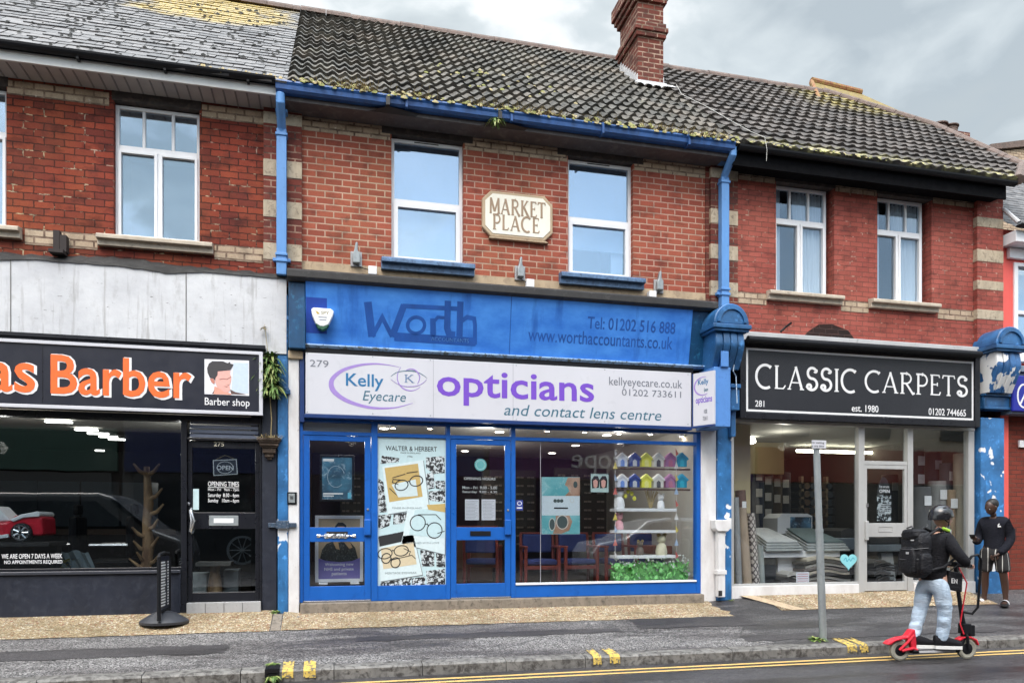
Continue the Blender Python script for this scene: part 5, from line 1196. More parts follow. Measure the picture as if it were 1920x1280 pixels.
def wl(body, a, yb, b, yt, bold=.01, mat=M_INK, k=1):
    A, Bq = qp([(a, yb)])[0], qp([(b, yt)])[0]; m = lettering('lettering', body, A[0], A[1], Bq[0], Bq[1], yg-.002, mat, None, bold, t=.0014*k, mesh_only=True); return m.build('lettering', mat, WH)
wl('WALTER & HERBERT', 615, 228, 958, 196); wl('MADE IN ENGLAND', 715, 248, 848, 238, 0); wl('1946', 760, 274, 795, 262, 0)
M_INKL = flat('poster_grey_ink', (.22, .27, .29))
wl('MADE IN ENGLAND', 660, 616, 858, 604, 0, M_INKL, 3); wl('DESIGNED WITH LOVE', 756, 850, 972, 838, 0, M_INKL, 4); wl('HERITAGE EYEWEAR', 612, 1052, 822, 1038, 0, M_INKL, 4)
# large window
zb_ = PZ(1100, 1090, Y)
MB().box(o[7], o[8], Y-.014, .06, zst, zb_-.03).build('bottom_panel', M_BLUEFRAME, BM, bevel=.004)
MB().box(o[7]+.002, o[8]-.002, Y-.03, .12, zb_-.028, zb_-.004).build('sill', M_UPVC, BM, bevel=.004)
lw = MB().box(o[7]-.003, o[8]+.003, .02, .027, zb_-.006, ztr0+.003).build('shop_window', M_GLASS, BM)
x = PX(1013.5, .02); MB().box(x-.003, x+.003, .0195, .0275, zb_, ztr0).build('glass_joint', flat('joint_grey', (.36, .36, .40)), lw)
# posters and notices
def poster(name, label, cat, px, Yy, mat, frame=None, fw=.02, th=.006):
    """flat sheet over the pixel box px = x0, y0, x1, y1"""
    x0, z1 = P(px[0], px[1], Yy); x1 = PX(px[2], Yy); z0 = PZ(px[0], px[3], Yy)
    t = thing(name, label, cat, ((x0+x1)/2, Yy, z0)); MB().box(x0, x1, Yy, Yy+th, z0, z1).build('sheet', mat, t)
    if frame:
        m = MB(); a, b_ = x0-fw, x1+fw; m.box(a, x0, Yy-.008, Yy+th+.004, z0-fw, z1+fw); m.box(x1, b_, Yy-.008, Yy+th+.004, z0-fw, z1+fw); m.box(x0, x1, Yy-.008, Yy+th+.004, z1, z1+fw); m.box(x0, x1, Yy-.008, Yy+th+.004, z0-fw, z0); m.build('frame', frame, t, bevel=.004)
    return t, x0, x1, z0, z1
def m_photo(name, a, b_, c, s=4, bands=True):
    t = NT(name); f = t.noise(s, 6, .65, dist=1.5); g = t.noise(s*.5, 3, .5)
    t.col(t.mix(t.ramp(f, .55, .72), t.mix(t.ramp(g, .4, .62), a, b_), c)); t.set(.4); return t.m
yp = .045
pt, x0, x1, z0, z1 = poster('framed_poster', 'blue and white poster in a black frame hanging in the left blue door', 'poster', (604, 856, 660, 935), yp, m_photo('blue_cloud_print', (.03, .08, .13), (.06, .19, .29), (.44, .55, .62), 9), M_BLACKFRAME, .03)
MB().ribbon([P(630+16*math.cos(t*math.pi/12), 893+20*math.sin(t*math.pi/12), yp) for t in range(3, 24)], .006, yp-.003, yp).build('printed_ring', flat('print_silver', (.42, .50, .56)), pt)
for a, yb, b_, yt in ((606, 864, 626, 859.5), (606, 926, 643, 923.5), (606, 930, 626, 928)): MB().box(PX(a, yp), PX(b_, yp), yp-.002, yp, PZ(a, yb, yp), PZ(a, yt, yp)).build('print_line', M_WHITELET, pt)
MB().box(PX(652, yp), PX(658, yp), yp-.002, yp, PZ(655, 934, yp), PZ(655, 923, yp)).build('printed_tag', flat('print_cyan', (.12, .45, .62)), pt)
for body, zz in ():
    pass
ya2 = .34
pt, x0, x1, z0, z1 = poster('pavement_board', 'white framed poster board with purple notice standing behind the left blue door', 'poster board', (597, 972, 675, 1085), ya2, flat('board_beige', (.46, .36, .24), .5), M_UPVC, .045, .02)
shape('printed_jumper', m_photo('knit_print', (.02, .022, .02), (.03, .035, .035), (.30, .30, .28), 40), [(600, 1046), (604, 1030), (612, 1019), (625, 1014), (640, 1016), (655, 1014), (666, 1026), (671, 1046), (660, 1052), (637, 1053), (612, 1052)], ya2, pt, .002)
shape('printed_scarf', flat('print_tan', (.40, .27, .15)), [(622, 1010), (632, 1012), (640, 1016), (648, 1012), (655, 1013), (661, 1026), (655, 1028), (645, 1016), (634, 1016), (637, 1030), (630, 1028)], ya2-.002, pt, .0015)
shape('printed_head', flat('print_face', (.42, .25, .18)), [(628, 988), (633, 983), (641, 982), (647, 985), (649, 998), (645, 1010), (638, 1014), (631, 1010)], ya2, pt, .002); shape('printed_hair', M_INK, [(625, 996), (628, 986), (634, 979), (643, 979), (649, 984), (650, 994), (645, 986), (633, 986)], ya2-.002, pt, .001)
shape('printed_notice', flat('print_purple', (.20, .17, .48)), [(597, 1046), (612, 1051), (637, 1053), (660, 1051), (675, 1045), (675, 1085), (597, 1085)], ya2-.002, pt, .0015)
for body, a, yb, b_, yt in (('Welcoming new', 609, 1062, 663, 1054.5), ('NHS and private', 608, 1071, 663, 1063.5), ('patients', 622, 1079.5, 650, 1072)): lettering('lettering', body, a, yb, b_, yt, ya2-.0037, M_WHITELET, pt, .015, t=.001)
m = MB()
for px in (606, 665): x = PX(px, ya2); m.box(x-.06, x+.06, ya2-.1, ya2+.12, z0-.075, z0-.048); 
m.build('foot', M_UPVC, pt, bevel=.008)
yd2 = .012
lettering('lettering', 'OPENING HOURS', 870, 899, 929, 894, yd2, M_WHITELET, dm['R'], .01, t=.001); lettering('lettering', 'Mon - Fri  9.00 - 5.00', 867, 916, 932, 910.5, yd2, M_WHITELET, dm['R'], .006, t=.001); lettering('lettering', 'Saturday  9.00 - 4.30', 867, 924.5, 932, 919, yd2, M_WHITELET, dm['R'], .006, t=.001)
x, z = P(901, 871, yd2); m = MB().lathe([(.085, 0), (.085, -.0015)], 28, (x, yd2, z), 'y').build('round_sticker', flat('sticker_aqua', (.22, .62, .62)), dm['R'])
MB().ribbon([(x+.062*math.cos(t*math.pi/14), z+.062*math.sin(t*math.pi/14)) for t in range(28)], .006, yd2-.0025, yd2-.0015, True).build('sticker_ring', flat('sticker_white', (.7, .85, .84)), m)
M_PAPER = paint('printed_paper', (.78, .79, .85), .6, .06, 3, bump=0)
for a, b_, w in ((872, 898, 'left'), (903, 929, 'right')):
    pt, x0, x1, z0, z1 = poster('paper_notice', f'white printed notice taped on the right blue door, {w} of the pair', 'notice', (a, 935.5, b_, 974.5), .005, M_PAPER, th=.002)
    m = MB()
    for i in range(13): zz = lerp(z1-.03, z0+.02, i/12); m.box(x0+.015, x1-.015-.05*((i*37) % 5)/5, .0042, .005, zz, zz+.006)
    m.build('print_lines', flat('print_grey', (.42, .43, .48)), pt)
pt, x0, x1, z0, z1 = poster('spectacles_poster', 'large pale aqua poster with sunglasses models hanging in the big blue shop window', 'poster', (1015.5, 894, 1087, 1001), .10, flat('poster_white_blue', (.66, .76, .82), .5))
def q4(pts): return [(820+a/3.556, 780+b/3.556) for a, b in pts]
yq = .10
AQ = m_photo('aqua_print', (.12, .42, .46), (.28, .58, .62), (.50, .70, .72), 5); SKN = m_photo('face_print', (.36, .20, .13), (.52, .34, .25), (.60, .48, .40), 6)
shape('printed_band', AQ, q4([(697, 405), (950, 405), (950, 530), (697, 530)]), yq, pt, .001); shape('printed_band', AQ, q4([(697, 660), (950, 660), (950, 784), (697, 784)]), yq, pt, .001)
shape('printed_face', SKN, q4([(870, 408), (950, 407), (950, 530), (850, 530), (880, 500), (868, 470), (850, 458)]), yq-.001, pt, .001)
shape('printed_face', SKN, q4([(790, 662), (880, 660), (900, 700), (880, 760), (830, 782), (770, 782), (785, 740)]), yq-.001, pt, .001)
m = MB()
def el(cx, cy, rx, ry): return [P(820+(cx+rx*math.cos(t*math.pi/10))/3.556, 780+(cy+ry*math.sin(t*math.pi/10))/3.556, yq) for t in range(20)]
m.prism(el(833, 705, 34, 42), yq-.004, yq-.002); m.prism(el(765, 720, 17, 36), yq-.004, yq-.002); m.prism(el(920, 455, 14, 22), yq-.004, yq-.002)
for i in range(3): m.prism(el(785+i*22, 563, 11, 12), yq-.003, yq-.001)
m.build('printed_lens', flat('lens_print', (.07, .10, .10)), pt)
m = MB(); m.ribbon(el(833, 705, 38, 46), .012, yq-.0045, yq-.002, True); m.ribbon(el(765, 720, 20, 40), .010, yq-.0042, yq-.002, True); m.ribbon(el(898, 562, 12, 13), .006, yq-.003, yq-.001, True); m.build('printed_rim', flat('rim_print', (.66, .64, .58)), pt)
MB().box(PX(1038.5, yq), PX(1065, yq), yq-.001, yq, PZ(1038, 953.5, yq), PZ(1038, 950.5, yq)).build('print_line', M_INK, pt)
pt, x0, x1, z0, z1 = poster('small_portrait_poster', 'small square poster of two faces left of the hanging beach huts', 'poster', (1107.5, 887.5, 1141, 922), .10, flat('poster_pale_green', (.50, .66, .64), .5), flat('dark_edge', (.04, .05, .05)), .008)
for a in (1117, 1132):
    shape('printed_hair', M_INK, [(a-7, 915), (a-8, 899), (a-3, 892), (a+4, 892), (a+7, 900), (a+6, 914)], .10, pt, .001); shape('printed_face', SK, [(a-4, 912), (a-5, 901), (a, 898), (a+4, 902), (a+3, 911), (a, 915)], .099, pt, .001)
pt, x0, x1, z0, z1 = poster('window_sticker', 'small dark blue sticker on the left edge of the big shop window', 'sticker', (967.5, 937, 980.5, 956), .015, flat('sticker_blue', (.03, .05, .26)), th=.003)
MB().box(PX(969, .0145), PX(979, .0145), .0135, .0145, PZ(969, 952.5, .0145), PZ(969, 950.5, .0145)).build('print_line', M_WHITELET, pt); MB().ribbon([P(974+4*math.cos(t*math.pi/8), 943+3.4*math.sin(t*math.pi/8), .0145) for t in range(16)], .008, .0135, .015, True).build('emblem', M_WHITELET, pt)

# beach hut display
HC = [('white', (.72, .76, .85), (.18, .32, .75)), ('navy', (.03, .07, .28), (.60, .62, .66)), ('yellow', (.80, .78, .10), (.86, .84, .30)), ('cream', (.70, .69, .64), (.10, .10, .12)), ('mauve', (.38, .17, .34), (.48, .16, .26)), ('turquoise', (.02, .34, .52), (.05, .50, .68))]
HXS = (1165.5, 1188.5, 1210.5, 1233, 1255.5, 1277)
for row, (zt_, zb2, word) in enumerate(((850, 874, 'upper'), (889.5, 913, 'lower'))):
    for (cn, c, dcol), px in zip(HC, HXS):
        yy = .16; x, z0 = P(px, zb2+(.8 if px > 1200 else 0), yy); h = PZ(px, zt_, yy)-z0; w = .078
        t = thing('model_beach_hut', f'{cn} toy beach hut in the {word} row hung in the optician window', 'ornament', (x, yy, z0), 'model beach huts hung in the window')
        MB().prism([(x-w, z0), (x+w, z0), (x+w, z0+h*.58), (x+w, z0+h*.58), (x, z0+h*.9), (x-w, z0+h*.58)], yy-.035, yy+.035).build('hut_wall', flat('hut_'+cn, c), t)
        MB().ribbon([(x-w-.02, z0+h*.55), (x, z0+h*.97), (x+w+.02, z0+h*.55)], .03, yy-.045, yy+.04).build('roof', flat('hut_roof_'+cn, tuple(min(.85, v*1.25+.02) for v in c)), t)
        MB().prism([(x-w*.4, z0), (x+w*.4, z0), (x+w*.4, z0+h*.42), (x, z0+h*.55), (x-w*.4, z0+h*.42)], yy-.04, yy-.035).build('door', flat('hut_door_'+cn, dcol), t)
    a, b_ = P(1150, zb2+1, .16), P(1292, zb2+2.5, .16)
    setp(MB().box(a[0], b_[0], .12, .20, a[1]-.03, a[1]-.008).build('display_rail', flat('rail_brown', (.10, .06, .05))), f'thin brown rail carrying the {word} row of toy beach huts', 'rail')
for i, (py, wd) in enumerate(((955.5, 'top'), (996, 'middle'), (1043.5, 'bottom'))):
    a, b_ = PX(1155, .12), PX(1268, .12); z = PZ(1210, py, .12)
    setp(MB().box(a, b_, .10, .38, z-.022, z+.022).build('display_shelf', M_UPVC, bevel=.004), f'{wd} white display shelf in the optician window', 'shelf', 'white window shelves')
def figurine(px, py, label, mat, s, matb):
    x, z = P(px, py, .22); t = thing('figurine', label, 'ornament', (x, .22, z))
    m = MB(); m.lathe([(.05*s, 0), (.055*s, .03*s), (.045*s, .09*s), (.02*s, .12*s)], 14, (x, .22, z)); m.ball((x, .22, z+.15*s), .045*s, 12); m.build('body', mat, t, smooth=True)
    m = MB(); m.ball((x-.03*s, .21, z+.19*s), .022*s, 8); m.ball((x+.03*s, .21, z+.19*s), .022*s, 8); m.ball((x-.017*s, .177, z+.155*s), .009*s, 6); m.ball((x+.017*s, .177, z+.155*s), .009*s, 6); m.build('ears_and_eyes', matb, t, smooth=True)
figurine(1161, 952.5, 'black and white panda figurine on the top window shelf', M_UPVC, 1.5, M_INK); figurine(1239, 952.5, 'white round figurine at the right of the top window shelf', M_UPVC, 1.05, M_UPVC)
figurine(1161, 992, 'pink figurine on the middle window shelf', flat('pink_china', (.72, .36, .40)), 1.2, flat('pink_china', (.72, .36, .40))); figurine(1240, 1040, 'cream figurine on the bottom window shelf', flat('cream_china', (.66, .62, .44)), 1.6, M_STRAW)
figurine(1200, 1040, 'small dark figurine in the middle of the bottom window shelf', flat('dark_china', (.12, .09, .07)), 1.1, M_STRAW)
m = MB(); x, z = P(1220, 952, .25); r = random.Random(31)
for i in range(9): a = r.uniform(-.09, .09); m.tube([(x+a*.2, .25, z), (x+a*.7, .25, z+.16), (x+a*1.2, .25+r.uniform(-.03, .03), z+r.uniform(.24, .32))], .006, 5)
setp(m.build('dried_stems', M_STRAW), 'bunch of dried stems standing on the top window shelf', 'plant')
m = MB(); x, z = P(1180, 925, .2)
for i in range(5): m.ball((x+.02*i*(-1)**i, .2, z+.07-.035*i), .03, 8, (1, .6, 1.2))
setp(m.build('yellow_hanging', flat('hut_yellow', (.80, .78, .10))), 'yellow hanging decoration below the toy huts', 'ornament')
for px, word in ((1153.5, 'left'), (1268, 'right')):
    x, zt_ = P(px, 843, .09); zb2 = PZ(px, 1045, .09)
    t = thing('bunting', f'string of pastel pennants hanging down the {word} side of the hut display', 'bunting', (x, .09, zb2))
    MB().tube([(x, .09, zt_), (x, .09, zb2)], .003, 5).build('string', M_WHITELET, t)
    for i in range(9):
        z = lerp(zt_-.03, zb2+.05, i/8); q = .035
        MB().prism([(x-q, z-.06), (x+q, z-.06), (x, z+.045)] if i % 2 else [(x-q*.4, z+.05), (x-q*.2, z-.06), (x+q, z-.03)], .083, .089).build('pennant', [flat('pennant_white', (.72, .70, .68)), flat('pennant_red', (.60, .16, .14)), flat('pennant_blue', (.40, .52, .70)), flat('pennant_yellow', (.72, .58, .14))][(i*3+(px > 1200)) % 4], t)
# flower box
FB = thing('flower_trough', 'trough of bright green foliage with white flowers at the bottom right of the big window', 'plant', (PX(1216, .2), .2, zb_))
fx0_, fx1_ = PX(1150, .18), PX(1286, .18); r = random.Random(17)
MB().box(fx0_, fx1_, .12, .30, zb_, zb_+.10).build('trough', flat('trough_green', (.10, .30, .08)), FB)
m = MB(); m2 = MB()
for i in range(900):
    x = r.uniform(fx0_, fx1_); y = r.uniform(.06, .30); z = zb_+r.uniform(.0, .24)*(1 if r.random() < .8 else 1.15); s = r.uniform(.012, .028); a, b_ = r.uniform(0, 6.28), r.uniform(-.8, .8)
    u = Vector((math.cos(a), math.sin(a)*.6, b_)).normalized()*s; v = Vector((-math.sin(a)*.6, math.cos(a)*.3, .8)).normalized()*s; p = Vector((x, y, z))
    (m if r.random() < .93 else m2).add([p-u-v, p+u-v, p+u+v, p-u+v], [(0, 1, 2, 3)])
for i in range(130):
    x = r.uniform(fx0_, fx1_); y = r.uniform(.06, .3); z = zb_+r.uniform(.22, .36)
    m2.ball((x, y, z), r.uniform(.010, .017), 6)
m.build('foliage', flat('bright_foliage', (.22, .62, .17), .5), FB); m2.build('flowers', flat('white_petals', (.70, .74, .70)), FB)
# interior of the optician
IX0, IX1, IZ0, IZ1, IYB = -.36, 5.38, .58, 3.06, 5.6
def interior(b, x0, x1, z0, z1, yb, mats, y0=.09):
    """back, left, right, floor, ceiling"""
    m = MB()
    for i, q in enumerate((((x0, yb, z0), (x1, yb, z0), (x1, yb, z1), (x0, yb, z1)), ((x0, y0, z0), (x0, yb, z0), (x0, yb, z1), (x0, y0, z1)), ((x1, y0, z0), (x1, y0, z1), (x1, yb, z1), (x1, yb, z0)), ((x0, y0, z0), (x1, y0, z0), (x1, yb, z0), (x0, yb, z0)), ((x0, y0, z1), (x0, yb, z1), (x1, yb, z1), (x1, y0, z1)))):
        m.mi = i; m.quad(*q)
    return m.build('interior', mats, b)
M_PURP = flat('plum_reflection_wall', (.045, .022, .04), .8)  # back wall colour carries the purple of the reflected fascia opposite
interior(BM, IX0, IX1, IZ0, IZ1, IYB, [M_PURP, M_WOODWALL, M_PALEWALL, M_FLOORW, M_CEIL])
M_LAMP = glow('shop_lamp', (1, .93, .82), 9); M_LAMPC = glow('cool_shop_lamp', (.9, .97, 1), 9)
def spot(px, py, yy, label, s=1.0):
    x, z = P(px, py, yy); t = thing('spotlight', label, 'spotlight', (x, yy, z), 'shop ceiling spotlights')
    MB().box(x-.045*s, x+.045*s, yy-.05, yy+.05, z-.02, IZ1-.002).build('housing', M_UPVC, t, bevel=.004); MB().lathe([(.03*s, -.022), (.026*s, -.022)], 12, (x, yy, z)).build('lamp', M_LAMP, t)
for i, (px, py, yy) in enumerate(((737, 800, .5), (806, 801, .5), (1026, 806, .5), (1096, 808, .5), (1160, 811, .5), (1220, 812, .5), (1278, 816, .5))):
    spot(px, py, yy, ('first', 'second', 'third', 'fourth', 'fifth', 'sixth', 'seventh')[i]+' white ceiling spotlight from the left behind the optician toplights')
m = MB()
for y in (1.3, 2.9, 4.4):
    for x in (.8, 2.6, 4.4): m.lathe([(.07, 0), (.065, -.006)], 14, (x, y, IZ1-.003))
m.build('downlight', M_LAMP, BM)
def lamp(name, x, y, z, w, c=(1, .93, .84)):
    d = bpy.data.lights.new(name, 'POINT'); d.energy = w; d.color = c; d.shadow_soft_size = .08; o = bpy.data.objects.new(name, d); COL.objects.link(o); o.location = (x, y, z); return o
for i, x in enumerate((.3, 2.3, 4.4)): lamp('shop_spot_lamp', x, .75, 2.80, 9)
lamp('shop_spot_lamp', 2.6, 3.0, 2.7, 10)
M_RACK = flat('rack_dark', (.03, .025, .022)); 
def rack(x0, x1, y, label):
    t = thing('frame_rack', label, 'display rack', ((x0+x1)/2, y, IZ0)); MB().box(x0, x1, y, y+.06, IZ0+.5, IZ0+2.1).build('back_panel', M_RACK, t)
    m = MB(); r = random.Random(int(x0*10)+50)
    n = max(2, int((x1-x0)/.22))
    for i in range(n):
        for k in range(9): xx = x0+(x1-x0)*(i+.5)/n; zz = IZ0+.62+k*.165; m.box(xx-.07, xx-.008, y-.03, y-.005, zz, zz+.035); m.box(xx+.008, xx+.07, y-.03, y-.005, zz, zz+.035)
    m.build('spectacle_display', flat('frames_pale', (.20, .17, .15)), t)
rack(.2, 1.3, 5.3, 'dark spectacle rack at the back of the optician shop, left of the posters'); rack(2.9, 4.0, 4.2, 'dark spectacle rack behind the small portrait poster'); rack(4.15, 5.2, 3.4, 'spectacle rack on the right behind the toy beach huts')
setp(MB().box(4.95, 5.3, .75, 1.25, IZ0+.55, IZ0+.68).build('side_table', paint('red_wood', (.26, .07, .035), .5), bevel=.01), 'red brown table top beside the shelf display', 'table')
# waiting chairs
M_CHW = paint('red_stained_wood', (.30, .06, .05), .45, .2, 6); M_CHB = paint('blue_upholstery', (.05, .075, .26), .9, .2, 8, bump=.3)
def chair():
    t = thing('waiting_chair', 'x', 'chair', (0, 0, 0), 'upholstered chairs in the waiting area')
    for sx_ in (-.27, .27):
        MB().box(sx_-.025, sx_+.025, -.25, -.205, 0, .64).build('leg', M_CHW, t, bevel=.006)
        MB().tube([(sx_, .22, 0), (sx_, .21, .45), (sx_, .28, .86)], .026, 8).build('leg', M_CHW, t)
        MB().box(sx_-.03, sx_+.03, -.27, .25, .64, .675).build('arm', M_CHW, t, bevel=.008)
    MB().box(-.245, .245, -.24, -.20, .30, .36).build('rail', M_CHW, t, bevel=.005)
    MB().box(-.245, .245, -.24, .22, .37, .46).build('seat', M_CHB, t, bevel=.03)
    MB().box(-.245, .245, .225, .285, .56, .86).build('backrest', M_CHB, t, bevel=.025)
    MB().box(-.28, .28, .25, .30, .862, .89).build('top_rail', M_CHW, t, bevel=.008)
    return t
ch0 = chair()
CHX = ((1012, 1.5, 0, 'leftmost blue cushioned chair with red frame seen under the large aqua poster'), (1082, 1.5, 0, 'blue cushioned chair with red frame, second from the left in the big window'), (1153, 1.5, 0, 'blue cushioned chair with red frame just left of the white shelves'), (1216, 1.5, 0, 'blue cushioned chair with red frame behind the white shelves'), (905, 1.9, 160, 'chair seen through the lower pane of the right blue door'))
for i, (px, yy, a, lab) in enumerate(CHX):
    c = ch0 if i == 0 else copy_tree(ch0); c['label'] = lab; c.location = (PX(px, yy), yy, IZ0); c.rotation_euler = (0, 0, R(a+(i % 3-1)*5))
dk = thing('reception_desk', 'brown reception desk behind the chairs in the optician shop', 'desk', (1.9, 3.4, IZ0))
MB().box(1.2, 2.9, 3.2, 3.8, IZ0, IZ0+.95).build('body', paint('desk_wood', (.16, .075, .04), .5, .3, 5), dk, bevel=.01); MB().box(1.12, 2.98, 3.1, 3.9, IZ0+.95, IZ0+1.0).build('top', M_CHW, dk, bevel=.008)

# ---------------------------------------------------------------- market place plaque, lamp arms
PLQ = thing('stone_plaque', 'cream octagonal plaque reading MARKET PLACE on the red brick wall', 'plaque', (2.56, -.05, 5.6))
X0, X1, Z0, Z1 = 2.05, 3.07, 5.60, 6.235
def octo(g, c=.12): return [(X0+g+c, Z0+g), (X1-g-c, Z0+g), (X1-g, Z0+g+c), (X1-g, Z1-g-c), (X1-g-c, Z1-g), (X0+g+c, Z1-g), (X0+g, Z1-g-c), (X0+g, Z0+g+c)]
MB().prism(octo(0), -.05, .02).build('border', paint('tan_moulding', (.50, .38, .25), .7, .2, 8), PLQ, bevel=.012); MB().prism(octo(.042, .105), -.056, -.0502).build('panel', M_PLAQUE, PLQ)
MB().prism([(X0+.1, Z0-.03), (X1-.06, Z0-.03), (X1-.1, Z0-.002), (X0+.1, Z0-.002)], -.06, .02).build('base', M_BAND_STONE, PLQ, bevel=.006)
drawn('lettering', 'MARKET', 918, 399, 1022, 370, -.056, M_TAN, PLQ, .135, .11); drawn('lettering', 'PLACE', 924, 429, 1011, 401, -.056, M_TAN, PLQ, .135, .14)
for px, py, wd in ((668, 486, 'left'), (975, 512, 'middle'), (1235, 537, 'right')):
    x, z = P(px, py, -.03); t = thing('lamp_bracket', f'grey metal lamp bracket without lamp on brickwork above the cornice, {wd} of the three', 'lamp bracket', (x, -.03, z-.12), 'old sign lamp brackets')
    MB().box(x-.075, x+.075, -.035, -.012, z-.10, z+.10).build('base_plate', paint('grey_plate', (.42, .42, .43), .5, .2, 9, dirt=(.2, .17, .15)), t, bevel=.006)
    m = MB(); m.prism([(x-.05, z-.07), (x+.05, z-.07), (x+.05, z+.06), (x+.02, z+.10), (x+.02, z+.21), (x-.01, z+.21), (x-.03, z+.10), (x-.05, z+.05)], -.10, -.036); m.build('arm', M_STEEL, t, bevel=.015)
    m = MB(); q = x+(.21 if px < 700 else .13 if px < 1000 else -.13); m.box(q-.055, q+.055, -.12, -.02, z-.21, z-.10); m.build('wiring_box', M_UPVC, t, bevel=.006)
    MB().tube([(x, -.06, z-.09), (lerp(x, q, .5), -.07, z-.13), (q, -.07, z-.15)], .006, 5).build('flex', M_BLACKGUT, t)
# ---------------------------------------------------------------- carpet shop: sign, consoles, shopfront
Y = -.18; sx0, sx1 = 5.955, 10.25; sz0, sz1 = 3.20, 4.345
CS = thing('carpet_sign', 'black speckled shop sign with white decorative lettering for carpets', 'shop sign', (8.1, -.18, sz0))
MB().box(sx0, sx1, Y, .03, sz0, sz1).build('sign_board', M_SPECK, CS)
m = MB(); f = .075
m.box(sx0-.02, sx0+f, Y-.03, Y-.0005, sz0-.02, sz1); m.box(sx1-f, sx1+.02, Y-.03, Y-.0005, sz0-.02, sz1); m.box(sx0+f, sx1-f, Y-.03, Y-.0005, sz0-.02, sz0+f); m.box(sx0+f, sx1-f, Y-.03, Y-.0005, sz1-.06, sz1); m.build('outer_frame', M_BLACKFRAME, CS, bevel=.006)
m = MB(); a, b_, c, d = sx0+.105, sx1-.105, sz0+.105, sz1-.12; m.ribbon([(a, c), (b_, c), (b_, d), (a, d)], .03, Y-.006, Y-.001, True); m.build('white_border', M_WHITELET, CS)
# the drawn capitals, spaced along the board
drawn('lettering', 'CLASSIC', 1417, 726.5, 1606, 683, Y, M_WHITELET, CS, .115, .10); drawn('lettering', 'CARPETS', 1622, 734, 1814, 695, Y, M_WHITELET, CS, .115, .10)
for body, a, yb, b_, yt in (('281', 1416, 762, 1433, 750), ('est. 1980', 1597, 771, 1647, 758), ('01202 744665', 1741, 777.5, 1811, 764.5)): lettering('lettering', body, a, yb, b_, yt, Y, M_WHITELET, CS, .006, t=.002)
bl_ = MB().tube([(PX(1402, -.3), -.30, PZ(1402, 636, -.3)), (PX(1838, -.3), -.30, PZ(1402, 636, -.3))], .055, 14)
bl_.box(PX(1402, -.3), PX(1836, -.3), -.25, -.0, PZ(1402, 636, -.3)-.05, PZ(1402, 636, -.3)+.02); bl_.build('roller_housing', M_BLACKGUT, CS)
MB().box(5.90, q0-.002, -.14, .02, 4.20, 4.50).build('lead_capping', M_LEADGREY, BR, bevel=.01)
setp(MB().tube([(PX(1462, -.1), -.12, 4.53), (PX(1470, -.1), -.14, 4.60), (PX(1477, -.1), -.2, 4.66)], .018, 6).build('iron_hook', M_BLACKGUT), 'small black iron hook on the lead capping above the black carpet sign', 'hook')
MB().prism([(PX(1505), 4.50), (PX(1605), 4.50), (PX(1590), 4.66), (PX(1560), 4.74), (PX(1535), 4.72), (PX(1515), 4.60)], -.003, .01).build('sooty_patch', brick('sooty_brick', (.035, .018, .015), (.02, .014, .013), (.10, .05, .04), (.04, .03, .03), (6, .4, .6), .008, row=.078), BR)
console('console_bracket', 'scroll bracket with rounded blue hood and bare white plaster, right of the carpet sign', 10.36, 10.84, -.42, PZ(1860, 611, -.42), PZ(1855, 735, -.3), M_CONSOLE2, M_CONSOLE, BR, 0, .12)
m = MB(); m.box(q0+.05, 10.87, -.10, .08, .42, 3.36); pb = m.build('blue_pilaster', M_PEEL2, BR, bevel=.01)
m = MB(); z = PZ(1850, 735, -.2); m.box(q0+.02, 10.92, -.22, .05, z-.06, z); m.box(q0+.03, 10.89, -.18, .05, z-.22, z-.062); m.box(q0+.02, 10.90, -.20, .05, z-.27, z-.222); m.build('pilaster_head', M_CONSOLE, pb, bevel=.01)
Y = -.02; z0 = .535
zt = PZ(1374, 791, Y); zs = PZ(1500, 1092, Y)
g = [PX(v, Y) for v in (1370, 1375.5, 1609, 1620, 1701, 1711, 1815, 1826)]
m = MB(); m.box(g[0], g[1], Y-.01, .06, zs-.03, zt); m.box(g[2], g[3], Y-.015, .06, z0-.05, zt); m.box(g[4], g[5], Y-.015, .06, z0-.05, zt); m.box(g[6], g[7], Y-.01, .07, z0-.05, zt)
m.box(g[0], g[7], Y-.02, .07, zt+.001, zt+.05); ztl = PZ(1650, 871, Y); m.box(g[3], g[4], Y-.008, .055, ztl, ztl+.06)
m.box(g[1], g[2], Y-.005, .05, zs-.03, zs); m.box(g[5], g[6], Y-.005, .05, zs-.03, zs)
m.build('shop_frame', M_ALU, BR, bevel=.003)
MB().box(sx0-.05, q0+.05, -.06, .05, zt+.052, sz0+.02).build('head_board', M_BLACKFRAME, BR)
m = MB(); m.box(g[0]-.005, g[2]-.012, -.06, .12, z0-.1, zs-.032); m.box(g[5]+.002, g[7]-.002, -.06, .12, z0-.1, zs-.032); m.build('stall_riser', M_PILW, BR, bevel=.008)
lwR = MB().box(g[1]-.003, g[2]+.003, .02, .026, zs-.003, zt+.003).build('shop_window', M_GLASS, BR)
MB().box(g[5]-.003, g[6]+.003, .02, .026, zs-.003, zt+.003).build('shop_window', M_GLASS, BR); MB().box(g[3]-.003, g[4]+.003, .02, .026, ztl+.057, zt+.003).build('toplight', M_GLASS, BR)
dR = door(BR, g[3]+.004, g[4]-.004, z0+.01, ztl-.004, Y-.004, M_ALU, M_GLASS, .05, PZ(1650, 1006, Y), PZ(1650, 980, Y), .06, .14, th=.05)
yd = Y-.004
m = MB(); m.ribbon(poly([(1647, 986.5), (1673, 986.5), (1673, 996), (1647, 996)], yd), .008, yd-.005, yd, True); m.build('letter_plate', M_ALU, dR)
